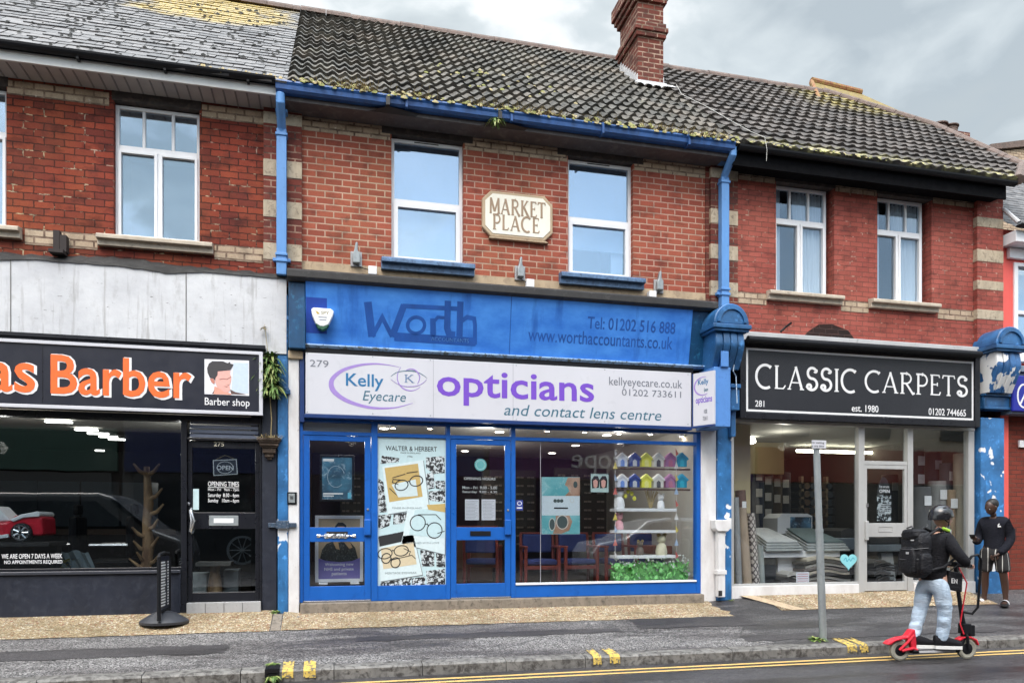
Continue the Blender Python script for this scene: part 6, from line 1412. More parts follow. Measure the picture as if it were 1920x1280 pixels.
MB().box(g[3]-.0, g[3]+.05, yd-.05, yd-.002, PZ(1622, 1012, yd), PZ(1622, 976, yd)).build('handle', M_ALU, dR, bevel=.008); MB().box(g[3]+.035, g[3]+.075, yd-.01, yd-.001, PZ(1622, 950, yd), PZ(1622, 943, yd)).build('lock', M_CHROME, dR)
os2 = thing('hanging_sign', 'black and white scrolled OPEN sign hanging inside the silver door', 'sign', (PX(1657, .04), .04, PZ(1657, 978, .04)))
yo = .05
MB().prism(poly([(1656, 893), (1662, 897), (1668, 910), (1670, 925), (1645, 925), (1647, 908), (1652, 898)], yo), yo, yo+.01).build('top_board', M_INK, os2)
lettering('lettering', 'Yes we are', 1648, 914, 1667, 909, yo, M_WHITELET, os2, .01, t=.001); lettering('lettering', 'OPEN', 1648.5, 923, 1668, 917, yo, M_WHITELET, os2, .03, t=.001)
MB().box(PX(1645, yo), PX(1671, yo), yo, yo+.01, PZ(1650, 976, yo), PZ(1650, 928, yo)).build('lower_board', M_BW, os2)
m = MB()
for i in range(6): zz = PZ(1650, 945+i*3.4, yo); m.box(PX(1646.5, yo), PX(1669.5, yo), yo-.001, yo, zz-.008, zz+.006)
m.build('text_lines', flat('sign_pale', (.52, .55, .56)), os2)
# heart and papers
HT = thing('heart_sticker', 'pale turquoise paper heart low on the left carpet window', 'sticker', (PX(1591, .015), .015, PZ(1591, 1070, .015)))
yy = .012; pts = [P(1591+15.5*math.sin(t)**3/1.0, 1051-(13*math.cos(t)-5*math.cos(2*t)-2*math.cos(3*t)-math.cos(4*t))*1.05, yy) for t in [2*math.pi*i/36 for i in range(36)]]
MB().prism(pts, yy-.003, yy+.004).build('paper_heart', paint('turquoise_card', (.25, .62, .68), .6, .12, 12), HT)
MB().ribbon(spl(poly([(1582, 1050), (1586, 1045), (1588, 1052), (1592, 1047), (1595, 1051), (1599, 1045), (1602, 1048)], yy-.003)), .012, yy-.0042, yy-.003).build('ink_scribble', flat('heart_ink', (.05, .34, .44)), HT)
# interior
RX0, RX1, RZ0, RZ1_ = 5.84, 10.86, .56, 3.20
interior(BR, RX0, RX1, RZ0, RZ1_, 6.0, [M_DARK, M_PALEWALL, flat('dark_brown_wall', (.05, .042, .036), .8), flat('dark_carpet_floor', (.06, .05, .045), .9), flat('dull_ceiling', (.34, .33, .31), .8)])
a = P(1494, 836, 3.0); 
setp(MB().tube([(a[0], 3.0, 3.08), (a[0]+1.75, 3.0, 3.08)], .03, 10).build('fluorescent_tube', glow('tube_light', (1, .95, .72), 14)), 'lit fluorescent tube on the carpet shop ceiling', 'lamp')
x, z = P(1407, 817, 2.0); setp(MB().lathe([(.01, 0), (.09, -.04), (.10, -.10), (.05, -.13)], 16, (x, 2.0, RZ1_)).build('ceiling_lamp', glow('bulb_glow', (1, .95, .8), 8)), 'small lit ceiling lamp at the left of the carpet shop', 'lamp')
setp(MB().box(PX(1405, 2.6), PX(1470, 2.6), 2.6, 2.7, PZ(1440, 888, 2.6), RZ1_-.02).build('bulkhead', paint('yellowed_wall', (.46, .38, .20), .8, .15, 2)), 'yellowed bulkhead panel high in the carpet shop left of the tube light', 'panel')
MB().box(RX0+.005, PX(1402, .6), .52, .9, RZ0, RZ1_-.01).build('inner_wall', paint('cream_board', (.55, .46, .28), .7, .15, 3), BR)
m = MB()
for i, px in enumerate((1502, 1526, 1548, 1572, 1597)): x = PX(px, 4.2); m.box(x-.03, x+.03, 4.15, 4.25, RZ0, RZ0+2.1)
rk = m.build('storage_rack', flat('rack_post_wood', (.22, .17, .12))); setp(rk, 'wooden storage rack full of carpet rolls at the back of the shop', 'rack')
m = MB(); r = random.Random(41); cols = [flat('roll_end_'+n, c) for n, c in (('dark', (.03, .025, .022)), ('brown', (.08, .05, .035)), ('slate', (.04, .05, .07)))]
for k in range(3):
    m = MB()
    for i in range(26):
        if i % 3 != k: continue
        for j in range(11): 
            x = PX(1490, 4.4)+.14*i+r.uniform(-.02, .02); z = RZ0+.09+j*.18; m.lathe([(.075, -.25), (.075, 1.2)], 10, (x, 4.4, z), 'y')
    m.build('stored_rolls', cols[k], rk, kind='stuff')
def m_lattice():
    t = NT('lattice_carpet'); x, y, z = t.sep(); u = t.math('ADD', t.math('MULTIPLY', x, 1.0), t.math('MULTIPLY', z, .55)); v = t.math('SUBTRACT', t.math('MULTIPLY', x, 1.0), t.math('MULTIPLY', z, .55))
    k = lambda q: t.math('LESS_THAN', t.math('ABSOLUTE', t.math('SUBTRACT', t.math('FRACT', t.math('MULTIPLY', q, 16)), .5)), .16)
    t.col(t.mix(t.math('MAXIMUM', k(u), k(v)), (.55, .50, .46), (.10, .085, .085))); t.set(.95); return t.m
M_LATT = m_lattice()
def pile(n, c): return paint(n, c, .95, .22, 9, bump=.6, streak=True)
def roll(px0, py0, px1, py1, r0, y0, y1, mat, label, tag=None, ends=None):
    x0, z0_ = P(px0, py0, y0); x1, z1_ = P(px1, py1, y1); t = thing('carpet_roll', label, 'carpet roll', (x0, y0, RZ0+.002), 'carpet rolls in the shop window')
    z0_ = RZ0+.01; m = MB(); m.tube([(x0, y0, z0_), (x1, y1, z1_)], r0, 18); m.build('roll', mat, t, smooth=True)
    d = Vector((x1-x0, y1-y0, z1_-z0_)).normalized(); p = Vector((x1, y1, z1_))
    m = MB(); pts = []
    if ends: m.tube([p-d*.26, p+d*.006], r0+.006, 18); m.build('end_wrap', ends, t, smooth=True)
    if tag: q = Vector((x0, y0, z0_))+(Vector((x1, y1, z1_))-Vector((x0, y0, z0_)))*tag; MB().box(q.x-.035, q.x+.035, q.y-r0-.012, q.y-r0-.008, q.z-.05, q.z+.05).build('price_tag', M_WHITELET, t)
    return t
roll(1386, 1094, 1379, 932, .05, .16, .20, pile('grey_pile', (.34, .35, .36)), 'slim pale grey carpet roll at the far left of the carpet window')
roll(1402, 1095, 1388, 920, .075, .22, .36, pile('pinkish_pile', (.44, .34, .25)), 'tall pinkish beige carpet roll with a brown wrapped top', .86, flat('brown_wrap', (.13, .07, .055)))
roll(1419, 1094, 1408, 962, .058, .24, .36, M_LATT, 'carpet roll with a black and cream lattice pattern')
roll(1429, 1094, 1425, 1022, .05, .30, .36, pile('silver_pile', (.33, .36, .35)), 'short silver grey carpet roll beside the lattice one')
def stand_roll(px, ptop, r0, yy, mat, label, tags=1):
    x = PX(px, yy); zt_ = PZ(px, ptop, yy); t = thing('carpet_roll', label, 'carpet roll', (x, yy, RZ0), 'carpet rolls in the shop window')
    MB().lathe([(r0, 0), (r0, zt_-RZ0-.01), (r0-.01, zt_-RZ0), (r0*.5, zt_-RZ0), (r0*.48, zt_-RZ0-.03), (0, zt_-RZ0-.03)], 22, (x, yy, RZ0)).build('roll', mat, t, smooth=True)
    for k in range(tags): z = zt_-.12-.32*k-.1; MB().box(x-.075, x+.06, yy-r0-.012, yy-r0-.006, z-.09, z+.07).build('paper_label', M_WHITELET, t)
G = lambda n, c: pile(n, c)
stand_roll(1727, 913, .15, .35, G('dark_grey_pile', (.115, .115, .118)), 'dark grey standing carpet roll at the left of the right window', 1); stand_roll(1757, 902, .14, .45, G('mid_grey_pile', (.30, .30, .29)), 'mid grey standing carpet roll with large paper labels', 2)
stand_roll(1783, 918, .07, .30, G('wrapped_brown', (.34, .24, .15)), 'brown standing carpet roll in front of the tall beige one', 1); stand_roll(1802, 850, .12, .30, G('beige_pile', (.46, .40, .30)), 'tall beige carpet roll at the right end of the right window', 0)
stand_roll(1717, 840, .13, .9, G('charcoal_pile', (.07, .07, .075)), 'charcoal carpet roll at the back left behind the right window', 2); stand_roll(1748, 848, .14, .95, G('slate_pile', (.16, .16, .17)), 'slate grey carpet roll at the back of the right window', 1); stand_roll(1776, 868, .12, .6, G('steel_pile', (.13, .14, .15)), 'steel grey carpet roll at the back right of the right window', 1)
stand_roll(1768, 975, .10, .20, G('ash_pile', (.38, .38, .36)), 'low ash grey carpet roll at the front of the right window', 1)
for i, (px, pt_, c, lab) in enumerate(((1413, 872, (.05, .07, .13), 'navy carpet roll standing deep in the left carpet window, leftmost'), (1430, 880, (.04, .04, .045), 'black carpet roll with paper labels deep in the left carpet window'), (1447, 884, (.09, .065, .045), 'brown carpet roll deep in the left carpet window'), (1463, 886, (.035, .035, .05), 'dark carpet roll under the end of the yellowed bulkhead'))): stand_roll(px, pt_, .20, 3.0+.1*i, G('deep_roll_'+'abcd'[i], c), lab, 3 if i < 2 else 2)
# sample books and stacks in the left window
def sample_book(px0, px1, pya, pyb, label, mat, n=4, top=None):
    x0, x1 = PX(px0, .7), PX(px1, .7); zt_, zb2 = PZ(px0, pya, .7), PZ(px0, pyb, .7); t = thing('sample_book', label, 'carpet samples', ((x0+x1)/2, .8, zb2))
    for k in range(n):
        d = .028*k; zz = zb2+(zt_-zb2)*k/n; m = MB(); w = x1-x0
        m.prof([(.42, zz), (.42, zz+.03), (1.25, zz+.24), (1.25, zz+.20)], x0+.02*k, x1-.015*k) if False else m.add([(x0+.02*k, .40+d, zz), (x1-.02*k, .40+d, zz), (x1-.02*k-.1, 1.2, zz+.22), (x0+.02*k+.1, 1.2, zz+.22), (x0+.02*k, .40+d, zz+.026), (x1-.02*k, .40+d, zz+.026), (x1-.02*k-.1, 1.2, zz+.246), (x0+.02*k+.1, 1.2, zz+.246)], [(0, 1, 5, 4), (1, 2, 6, 5), (2, 3, 7, 6), (3, 0, 4, 7), (4, 5, 6, 7), (0, 3, 2, 1)])
        m.build('sample_board', top if (k == n-1 and top) else mat, t, bevel=.006)
MBK = pile('sample_grey', (.40, .42, .41)); 
sample_book(1417, 1487, 1012, 1032, 'pale grey open carpet sample book on the white stand', MBK, 4, pile('sample_pale', (.50, .51, .50))); sample_book(1492, 1572, 1012, 1032, 'dark green grey topped carpet sample book on the white stand', MBK, 4, pile('sample_dark', (.11, .15, .15)))
sd = thing('sample_stand', 'low white display stand under the open sample books', 'stand', (PX(1500, .8), .8, RZ0))
x0, x1 = PX(1424, .5), PX(1572, .5); MB().box(x0, x1, .46, 1.2, PZ(1500, 1044, .5), PZ(1500, 1032, .5)).build('top', M_UPVC, sd, bevel=.006)
MB().box(PX(1455, .5)+.1, x1-.35, .6, 1.1, RZ0, PZ(1500, 1044, .5)).build('cupboard', M_UPVC, sd, bevel=.006)
MB().box(PX(1431, .5), PX(1453, .5), .47, .75, RZ0, PZ(1440, 1038, .5)).build('dark_end', M_INK, sd)
bx = thing('white_box', 'white box with a blue printed face standing behind the sample books', 'box', (PX(1495, 1.4), 1.4, 1.4)); x0, z1 = P(1458, 962, 1.35); x1, zb2 = P(1523, 1000, 1.35)
MB().prism([(x0, zb2), (x1, zb2), (x1, z1-.04), (x1-.1, z1), (x0+.1, z1), (x0, z1-.08)], 1.35, 1.8).build('carton', M_UPVC, bx); MB().box(lerp(x0, x1, .36), x1-.02, 1.344, 1.35, zb2+.03, z1-.06).build('printed_face', m_photo('box_print', (.02, .03, .05), (.10, .25, .40), (.55, .70, .78), 9), bx)
MB().box(x0+.2, x1-.2, 1.5, 1.7, RZ0, zb2-.002).build('support', M_DARK, bx)
def mats(px0, px1, py0, py1, n, label, colours, yy=.45):
    t = thing('carpet_stack', label, 'carpet pile', (PX((px0+px1)/2, yy), yy, RZ0)); z0_, z1_ = RZ0+.01, PZ(px0, py1, yy); r = random.Random(px0); h = (z1_-z0_)/n
    for k in range(n):
        a = PX(px0, yy)+r.uniform(-.05, .09); c = PX(px1, yy)+r.uniform(-.09, .06); xs = rng(a, c, .06); m = MB(); vs = []
        for j, yv in enumerate((yy-.12-r.uniform(0, .05), yy+.45)):
            for x in xs: s_ = (x-a)/(c-a); bow = .05*math.sin(math.pi*min(1, s_*1.2))-.03*(1-s_)*0; vs.append((x, yv, z0_+h*k+bow+.01*j)); vs.append((x, yv, z0_+h*(k+.72)+bow+.01*j))
        q = 2*len(xs); fs = []
        for i in range(len(xs)-1): fs += [(2*i, 2*i+2, 2*i+3, 2*i+1), (2*i+1, 2*i+3, q+2*i+3, q+2*i+1)]
        fs += [(0, 1, q+1, q), (2*len(xs)-2, q+2*len(xs)-2, q+2*len(xs)-1, 2*len(xs)-1)]
        m.add(vs, fs); m.build('carpet_offcut', colours[k % len(colours)], t)
for i, (px, pt_, c) in enumerate(((1640, 905, (.10, .085, .07)), (1668, 890, (.16, .15, .14)), (1688, 930, (.24, .21, .17)))): stand_roll(px, pt_, .15, 1.9+.3*i, G('door_roll_'+'abc'[i], c), ('brown', 'grey', 'beige')[i]+' carpet roll standing behind the silver door', 1)
lamp('carpet_shop_lamp', 7.6, 1.2, 2.95, 8, (1, .94, .78))
CP = [pile('oat_pile', (.52, .46, .36)), pile('taupe_pile', (.20, .17, .15)), pile('stone_pile', (.42, .40, .36)), pile('soot_pile', (.05, .047, .045))]
mats(1497, 1584, 1090, 1046, 9, 'pile of striped looking carpet offcuts behind the leaning pole', CP); mats(1457, 1492, 1092, 1073, 3, 'small pile of pale and black offcuts at the window bottom', [CP[0], CP[3], CP[2]]); mats(1626, 1664, 1092, 1052, 10, 'pile of dark carpet offcuts seen through the lower door pane', [CP[3], pile('ink_pile', (.075, .075, .08))], .5); mats(1560, 1605, 1003, 985, 3, 'dark folded carpets at the right of the left window', [CP[3]], 1.2)
pt, x0, x1, z0_, z1 = poster('price_card', 'white card with red print at the bottom of the left carpet window', 'card', (1493, 1072, 1517, 1091), .12, M_PAPER, th=.003)
m = MB()
for i in range(4): zz = lerp(z1-.03, z0_+.02, i/3); m.box(x0+.02, x1-.02, .1192, .12, zz-.005, zz+.005)
m.build('print_lines', flat('print_red', (.55, .20, .22)), pt)
bn = thing('sample_table', 'grey plastic topped table behind the silver door', 'table', (PX(1655, .7), .7, RZ0)); x0, x1 = PX(1622, .6), PX(1684, .6)
MB().box(x0, x1, .5, 1.1, PZ(1650, 1033, .6), PZ(1650, 1020, .6)).build('top', paint('grey_tray', (.22, .25, .27), .4), bn, bevel=.01); MB().prism(poly([(1650, 1035), (1672, 1035), (1678, 1088), (1657, 1088)], .6), .58, .66).build('leg', paint('pale_tray', (.45, .47, .47), .5), bn)
MB().box(x0+.02, x1-.03, .52, 1.0, PZ(1650, 1020, .6)+.002, PZ(1650, 1008, .6)).build('folded_sample', CP[3], bn, bevel=.02)
setp(MB().box(PX(1540, .9), PX(1608, .9), .85, 1.3, PZ(1570, 1030, .9), PZ(1570, 1008, .9)).build('sample_tray', paint('blue_grey_tray', (.14, .17, .20), .4), bevel=.015), 'blue grey tray of samples beside the turquoise heart', 'tray')
# ---------------------------------------------------------------- barber interior
BX0, BX1, BZ0, BZ1, BYB = -9.0, -1.0, .52, 3.06, 6.0
interior(BL, BX0, BX1, BZ0, BZ1, BYB, [M_DARK, M_DARK, flat('brown_brick_paper', (.07, .035, .02), .8), flat('dark_floor', (.05, .04, .035), .5), flat('grey_ceiling', (.60, .58, .54), .8)], .06)
MB().box(BX0+.01, BX1-.02, 2.62, 5.95, BZ1-.02, BZ1-.003).build('ceiling_shade_sheet', flat('ceiling_shade_sheet', (.03, .025, .024), .8), BL)  # dark sheet added below the ceiling so only the window end looks bright
lamp('barber_lamp', -4.2, .9, 2.6, 6); lamp('barber_lamp', -2.0, 1.3, 2.6, 6)
def ceil_at(px, py, z): 
    u = (px-960)/FPX; v = (HOR-py)/FPX; t = (z-EYE)/v; return (SY+u*CY_)*t, (CY_-u*SY)*t-DIST
M_STRIP = glow('strip_lamp', (1, .95, .86), 6)
for i, (px, py, w) in enumerate(((78, 778, .30), (110, 789, .27), (162, 804, .25), (184, 811, .24), (203, 817, .22), (219, 822, .20), (187, 843, .12))):
    x, y = ceil_at(px, py, BZ1-.02); y = min(y, 5.7)
    setp(MB().box(x-w*.62, x+w*.62, y-.04, y+.04, BZ1-.045, BZ1-.022).build('ceiling_light', M_STRIP, bevel=.004), ('first', 'second', 'third', 'fourth', 'fifth', 'sixth', 'seventh')[i]+' lit flat panel from the window along the barber ceiling', 'lamp', 'barber ceiling lights')
# driftwood stand
DW = MB(); x0 = PX(278, .6); r = random.Random(77)
zz = [BZ0+.0, BZ0+.25, BZ0+.5, BZ0+.8, BZ0+1.1, BZ0+1.35, PZ(278, 874, .6)]
pts = [(x0+r.uniform(-.03, .03), .6+r.uniform(-.03, .03), z) for z in zz]; DW.tube(pts, [.095, .085, .062, .075, .055, .062, .035], 12)
for i in range(13):
    t = r.uniform(.12, .96); z = lerp(zz[0], zz[-1], t); a = r.choice((-1, 1))*r.uniform(.6, 1); L = r.uniform(.16, .30); y = .6-r.uniform(0, .1)
    DW.tube([(x0, .6, z), (x0+a*L*.55, y, z+.04), (x0+a*L, y-.04, z+.14)], [.035, .026, .012], 7)
def m_drift():
    t = NT('driftwood'); f = t.noise(7, 6, .65, stretch=(1, 1, .3)); t.col(t.mix(t.ramp(f, .35, .65), (.12, .055, .025), (.42, .26, .13))); t.set(.7); t.bump(f, .6, .02); return t.m
setp(DW.build('driftwood_stand', m_drift(), smooth=True), 'branching brown driftwood coat stand inside the barber window', 'coat stand')
# red toy car
TC = thing('toy_car', 'red and white ride-on toy car on display in the barber window', 'toy car', (PX(10, .5), .5, PZ(40, 1015, .5)))
def tp(pts): return poly(pts, .3)
MB().prism(tp([(-120, 1012), (-122, 985), (-90, 972), (-20, 978), (12, 978), (28, 966), (70, 962), (79, 972), (81, 1000), (78, 1004), (58, 1004), (56, 990), (44, 982), (30, 986), (22, 1000), (16, 1009), (-50, 1012)]), .3, .78).build('body', M_RED, TC, bevel=.03)
MB().prism(tp([(-75, 980), (-50, 950), (-10, 948), (14, 972), (20, 977)]), .34, .74).build('cabin', M_UPVC, TC, bevel=.02)
MB().prism(tp([(18, 974), (40, 964), (72, 958), (76, 963), (74, 968), (45, 970), (26, 978)]), .28, .80).build('white_trim', M_UPVC, TC, bevel=.01)
MB().prism(tp([(0, 1003), (17, 1000), (17, 1007), (0, 1009)]), .28, .80).build('sill_trim', M_UPVC, TC, bevel=.004)
for px in (40, -85):
    x, z = P(px, 998, .28); w = MB().lathe([(.115, 0), (.12, -.02), (.12, -.1), (.115, -.12), (.08, -.125)], 22, (x, .38, z), 'y').build('wheel', M_TYRE, TC, smooth=True)
    m = MB()
    for k in range(7): a = 2*math.pi*k/7; m.tube([(x+.02*math.cos(a), .252, z+.02*math.sin(a)), (x+.085*math.cos(a), .252, z+.085*math.sin(a))], .013, 6)
    m.ribbon([(x+.088*math.cos(t*math.pi/10), z+.088*math.sin(t*math.pi/10)) for t in range(20)], .016, .246, .256, True); m.build('rim', M_CHROME, w)
setp(MB().box(PX(-150, .3), PX(95, .3), .25, .9, PZ(40, 1024, .3), PZ(40, 1016, .3)).build('display_shelf', M_DARK, bevel=.004), 'dark shelf carrying the red toy car', 'shelf')
MB().box(PX(-150, .3), PX(90, .3), .6, .8, BZ0, PZ(40, 1024, .3)-.002).build('shelf_support', M_DARK, BL)
# gown, pot plant, barber chairs
gx = PX(155, .8); m = MB(); vs = []
for j in range(7):
    for i in range(13): vs.append((gx-.22+.035*i+(.16-.05*j)*(1 if j > 3 else .6), .8+.03*math.sin(i*1.7+j), BZ0+.06+.11*j+.02*math.sin(i)))
m.add(vs, [(j*13+i, j*13+i+1, (j+1)*13+i+1, (j+1)*13+i) for j in range(6) for i in range(12)]); setp(m.build('hair_gown', flat('gown_grey', (.16, .20, .22), .8), smooth=True), 'grey hairdressing gown draped low in the barber window', 'gown')
PPL = thing('pot_plant', 'small yellowing pot plant on the barber window ledge', 'plant', (PX(125, .4), .4, BZ0)); x = PX(125, .4)
MB().lathe([(.07, 0), (.09, .22), (.08, .22), (.07, .2)], 16, (x, .4, BZ0)).build('pot', M_DARK, PPL); m = MB(); r = random.Random(6)
for i in range(70): a = r.uniform(0, 6.3); h = r.uniform(.1, .42); p = Vector((x+.09*math.cos(a)*r.random(), .4+.09*math.sin(a)*r.random(), BZ0+.2+h)); s = r.uniform(.015, .03); m.add([p+Vector((-s, 0, 0)), p+Vector((0, -s, s*.4)), p+Vector((s, 0, s)), p+Vector((0, s, .2*s))], [(0, 1, 2, 3)])
m.build('foliage', flat('yellow_leaf', (.36, .33, .05)), PPL)
def bchair(x, y, lab, first=None):
    t = thing('barber_chair', lab, 'chair', (x, y, BZ0), 'barber chairs')
    MB().lathe([(.30, 0), (.30, .03), (.06, .06), (.06, .42)], 20, (x, y, BZ0)).build('base', M_CHROME, t, smooth=True)
    MB().box(x-.28, x+.28, y-.26, y+.28, BZ0+.43, BZ0+.58).build('seat', M_BLACKGUT, t, bevel=.05); MB().box(x+.2, x+.32, y-.26, y+.28, BZ0+.6, BZ0+1.2).build('backrest', M_BLACKGUT, t, bevel=.05); MB().box(x+.22, x+.30, y-.1, y+.14, BZ0+1.22, BZ0+1.38).build('headrest', M_BLACKGUT, t, bevel=.03)
    for s in (-.30, .32): MB().tube([(x-.25, y+s, BZ0+.78), (x+.25, y+s, BZ0+.78)], .028, 8).build('arm', M_CHROME, t)
bchair(PX(215, 1.8), 1.8, 'black barber chair behind the driftwood stand'); bchair(PX(110, 2.4), 2.4, 'black barber chair deeper in the barber shop, left of the other')
setp(MB().box(PX(-60, 4.5), PX(330, 4.5), 4.5, 4.7, BZ0+.9, BZ0+1.0).build('counter', flat('counter_brown', (.10, .07, .05))), 'long brown counter along the back of the barber shop', 'counter')
for i, px in enumerate((30, 110, 190, 260)):
    setp(MB().box(PX(px, 5.6)-.35, PX(px, 5.6)+.35, 5.6, 5.65, BZ0+1.05, BZ0+1.9).build('wall_mirror', flat('mirror_dim', (.10, .13, .16), .15)), ('first', 'second', 'third', 'fourth')[i]+' wall mirror from the left above the barber counter', 'mirror', 'barber wall mirrors')
PD = thing('wooden_pedestal', 'turned wooden pedestal table behind the lower pane of the black barber door', 'table', (PX(403, .45), .45, BZ0)); x = PX(403, .45)
MB().lathe([(.16, 0), (.15, .06), (.10, .14), (.085, .30), (.06, .46), (.07, .52)], 18, (x, .45, BZ0)).build('column', m_drift(), PD, smooth=True); MB().box(x-.22, x+.22, .3, .62, BZ0+.525, BZ0+.58).build('top', paint('grey_wood', (.28, .25, .22), .7, .3, 6), PD, bevel=.01)
for px, w, h in ((372, .2, .42), (438, .12, .46)): 
    x = PX(px, .7); setp(MB().box(x-w, x+w*.6, .62, .9, BZ0, BZ0+h).build('storage_box', paint('pale_box', (.34, .36, .36), .6, .2, 5), bevel=.01), ('pale storage box left of' if px < 400 else 'narrow pale box right of')+' the wooden pedestal', 'box')
x, z = P(454, 1031, .9); WHL = thing('cart_wheel', 'dark spoked wheel ornament behind the right of the black barber door', 'wheel', (x, .9, z-.2))
MB().ribbon([(x+.19*math.cos(t*math.pi/14), z+.19*math.sin(t*math.pi/14)) for t in range(28)], .03, .88, .92, True).build('rim', flat('iron_grey', (.10, .11, .12), .4), WHL)
m = MB()
for k in range(10): a = 2*math.pi*k/10; m.tube([(x, .9, z), (x+.18*math.cos(a), .9, z+.18*math.sin(a))], .008, 6)
m.build('spokes', flat('iron_grey', (.10, .11, .12), .4), WHL)

# ---------------------------------------------------------------- across the street (seen in the shop glass)
sheet('far_pavement', M_PAVE2, rng(-60, 60, 4), [-15, -9.0], .11)
for i, (x0, x1, h, wallm, fas, name) in enumerate(((-16, -6.2, 7.2, paint('facing_brick_brown', (.055, .042, .036), .9), paint('fascia_green', (.03, .08, .06), .4), 'brown brick shop building with green fascia across the street'), (-6.2, 5.2, 6.4, paint('render_grey', (.14, .135, .13), .8), paint('fascia_navy', (.02, .03, .10), .4), 'grey rendered shop building with navy fascia across the street'), (5.2, 15.5, 7.0, paint('facing_brick_dull', (.16, .11, .095), .9), paint('fascia_plum', (.10, .03, .12), .4), 'brick charity shop building with plum fascia across the street'), (15.5, 30, 7.5, paint('render_cream', (.45, .41, .33), .8), paint('fascia_red', (.25, .03, .02), .4), 'cream rendered shop building across the street'))):
    t = thing('facing_building', name, 'building', ((x0+x1)/2, -15, 0), 'shops across the street')
    MB().box(x0, x1-.02, -22, -15, 0, h).build('wall', wallm, t)
    MB().box(x0+.1, x1-.1, -14.98, -14.8, 3.25, 4.55).build('fascia', fas, t); MB().box(x0+.3, x1-.3, -14.99, -14.95, .4, 3.2).build('shop_window', flat('facing_glass', (.02, .025, .03), .08), t)
    m = MB(); n = 4
    for k in range(n): xx = lerp(x0, x1, (k+.5)/n); m.box(xx-.6, xx+.6, -14.99, -14.93, 5.0, 6.3)
    m.build('window_row', flat('facing_glass', (.02, .025, .03), .08), t)
    MB().prof([(-15.3, h+.01), (-14.7, h+.01), (-18.5, h+2.6), (-22.3, h+.01)], x0, x1-.02).build('roof', M_RIDGE, t)
    if 'plum' in name:
        c = bpy.data.curves.new('fascia_lettering', 'FONT'); c.body = 'scope'; c.extrude = .01; o_ = bpy.data.objects.new('fascia_lettering', c); COL.objects.link(o_); bpy.context.view_layer.update()
        me = bpy.data.meshes.new_from_object(o_.evaluated_get(bpy.context.evaluated_depsgraph_get())); bpy.data.objects.remove(o_); me.materials.append(flat('fascia_white', (.62, .60, .62)))
        o_ = bpy.data.objects.new('fascia_lettering', me); COL.objects.link(o_); o_.parent = t; xs = [v.co.x for v in me.vertices]; k = 2.3/(max(xs)-min(xs)); o_.scale = (k, k, 1); o_.rotation_euler = (R(90), 0, R(180)); o_.location = Vector((10.6, -14.78, 3.62))-Vector(WORLD[t.name])
def vehicle(name, label, x0, x1, y0, y1, prof, win, wheels, paintm, cat, wr=.33):
    t = thing(name, label, cat, ((x0+x1)/2, (y0+y1)/2, 0)); L = x1-x0
    MB().prism([(x0+L*u, z) for u, z in prof], y0, y1).build('body', paintm, t, bevel=.07)
    for k, w in enumerate(win):
        for ya, yb in ((y1-.02, y1+.008), (y0-.008, y0+.02)): MB().prism([(x0+L*u, z) for u, z in w], ya, yb).build('window', flat('vehicle_glass', (.012, .014, .017), .06), t)
    for u in wheels:
        for yy in (y1-.2, y0+.01):
            w = MB().lathe([(wr*.6, 0), (wr, 0), (wr, .2), (wr*.6, .2)], 24, (x0+L*u, yy, wr), 'y').build('wheel', M_TYRE, t, smooth=True)
            MB().lathe([(wr*.58, -.004), (wr*.58, .204)], 20, (x0+L*u, yy, wr), 'y').build('rim', M_CHROME, w, smooth=True)
    return t
VPAINT = paint('van_grey', (.06, .063, .067), .25, .1, 2, bump=0, spec=.8); CPAINT = paint('car_silver', (.42, .43, .44), .25, .05, 2, bump=0, metal=.5)
vehicle('panel_van', 'dark grey van in the road, mirrored in the barber window', -8.6, -2.75, -7.3, -5.4, [(0, .35), (0, 2.05), (.03, 2.2), (.74, 2.2), (.78, 2.12), (.905, 1.48), (.985, 1.30), (1, 1.05), (1, .35)], [[(.02, 1.38), (.02, 2.02), (.45, 2.04), (.45, 1.38)], [(.47, 1.38), (.47, 2.04), (.735, 2.04), (.85, 1.42)], [(.775, 2.07), (.795, 2.05), (.90, 1.50), (.885, 1.47)]], (.16, .83), VPAINT, 'van', .36)
vehicle('parked_car', 'silver people carrier parked across the street, mirrored in the optician window', 6.3, 10.7, -8.9, -7.2, [(0, .3), (0, .9), (.04, 1.15), (.2, 1.25), (.34, 1.7), (.45, 1.78), (.85, 1.74), (.95, 1.2), (1, 1.0), (1, .3)], [[(.24, 1.2), (.36, 1.64), (.52, 1.68), (.52, 1.2)], [(.54, 1.2), (.54, 1.68), (.72, 1.67), (.74, 1.2)], [(.76, 1.2), (.74, 1.66), (.84, 1.63), (.9, 1.25)]], (.18, .80), CPAINT, 'car')

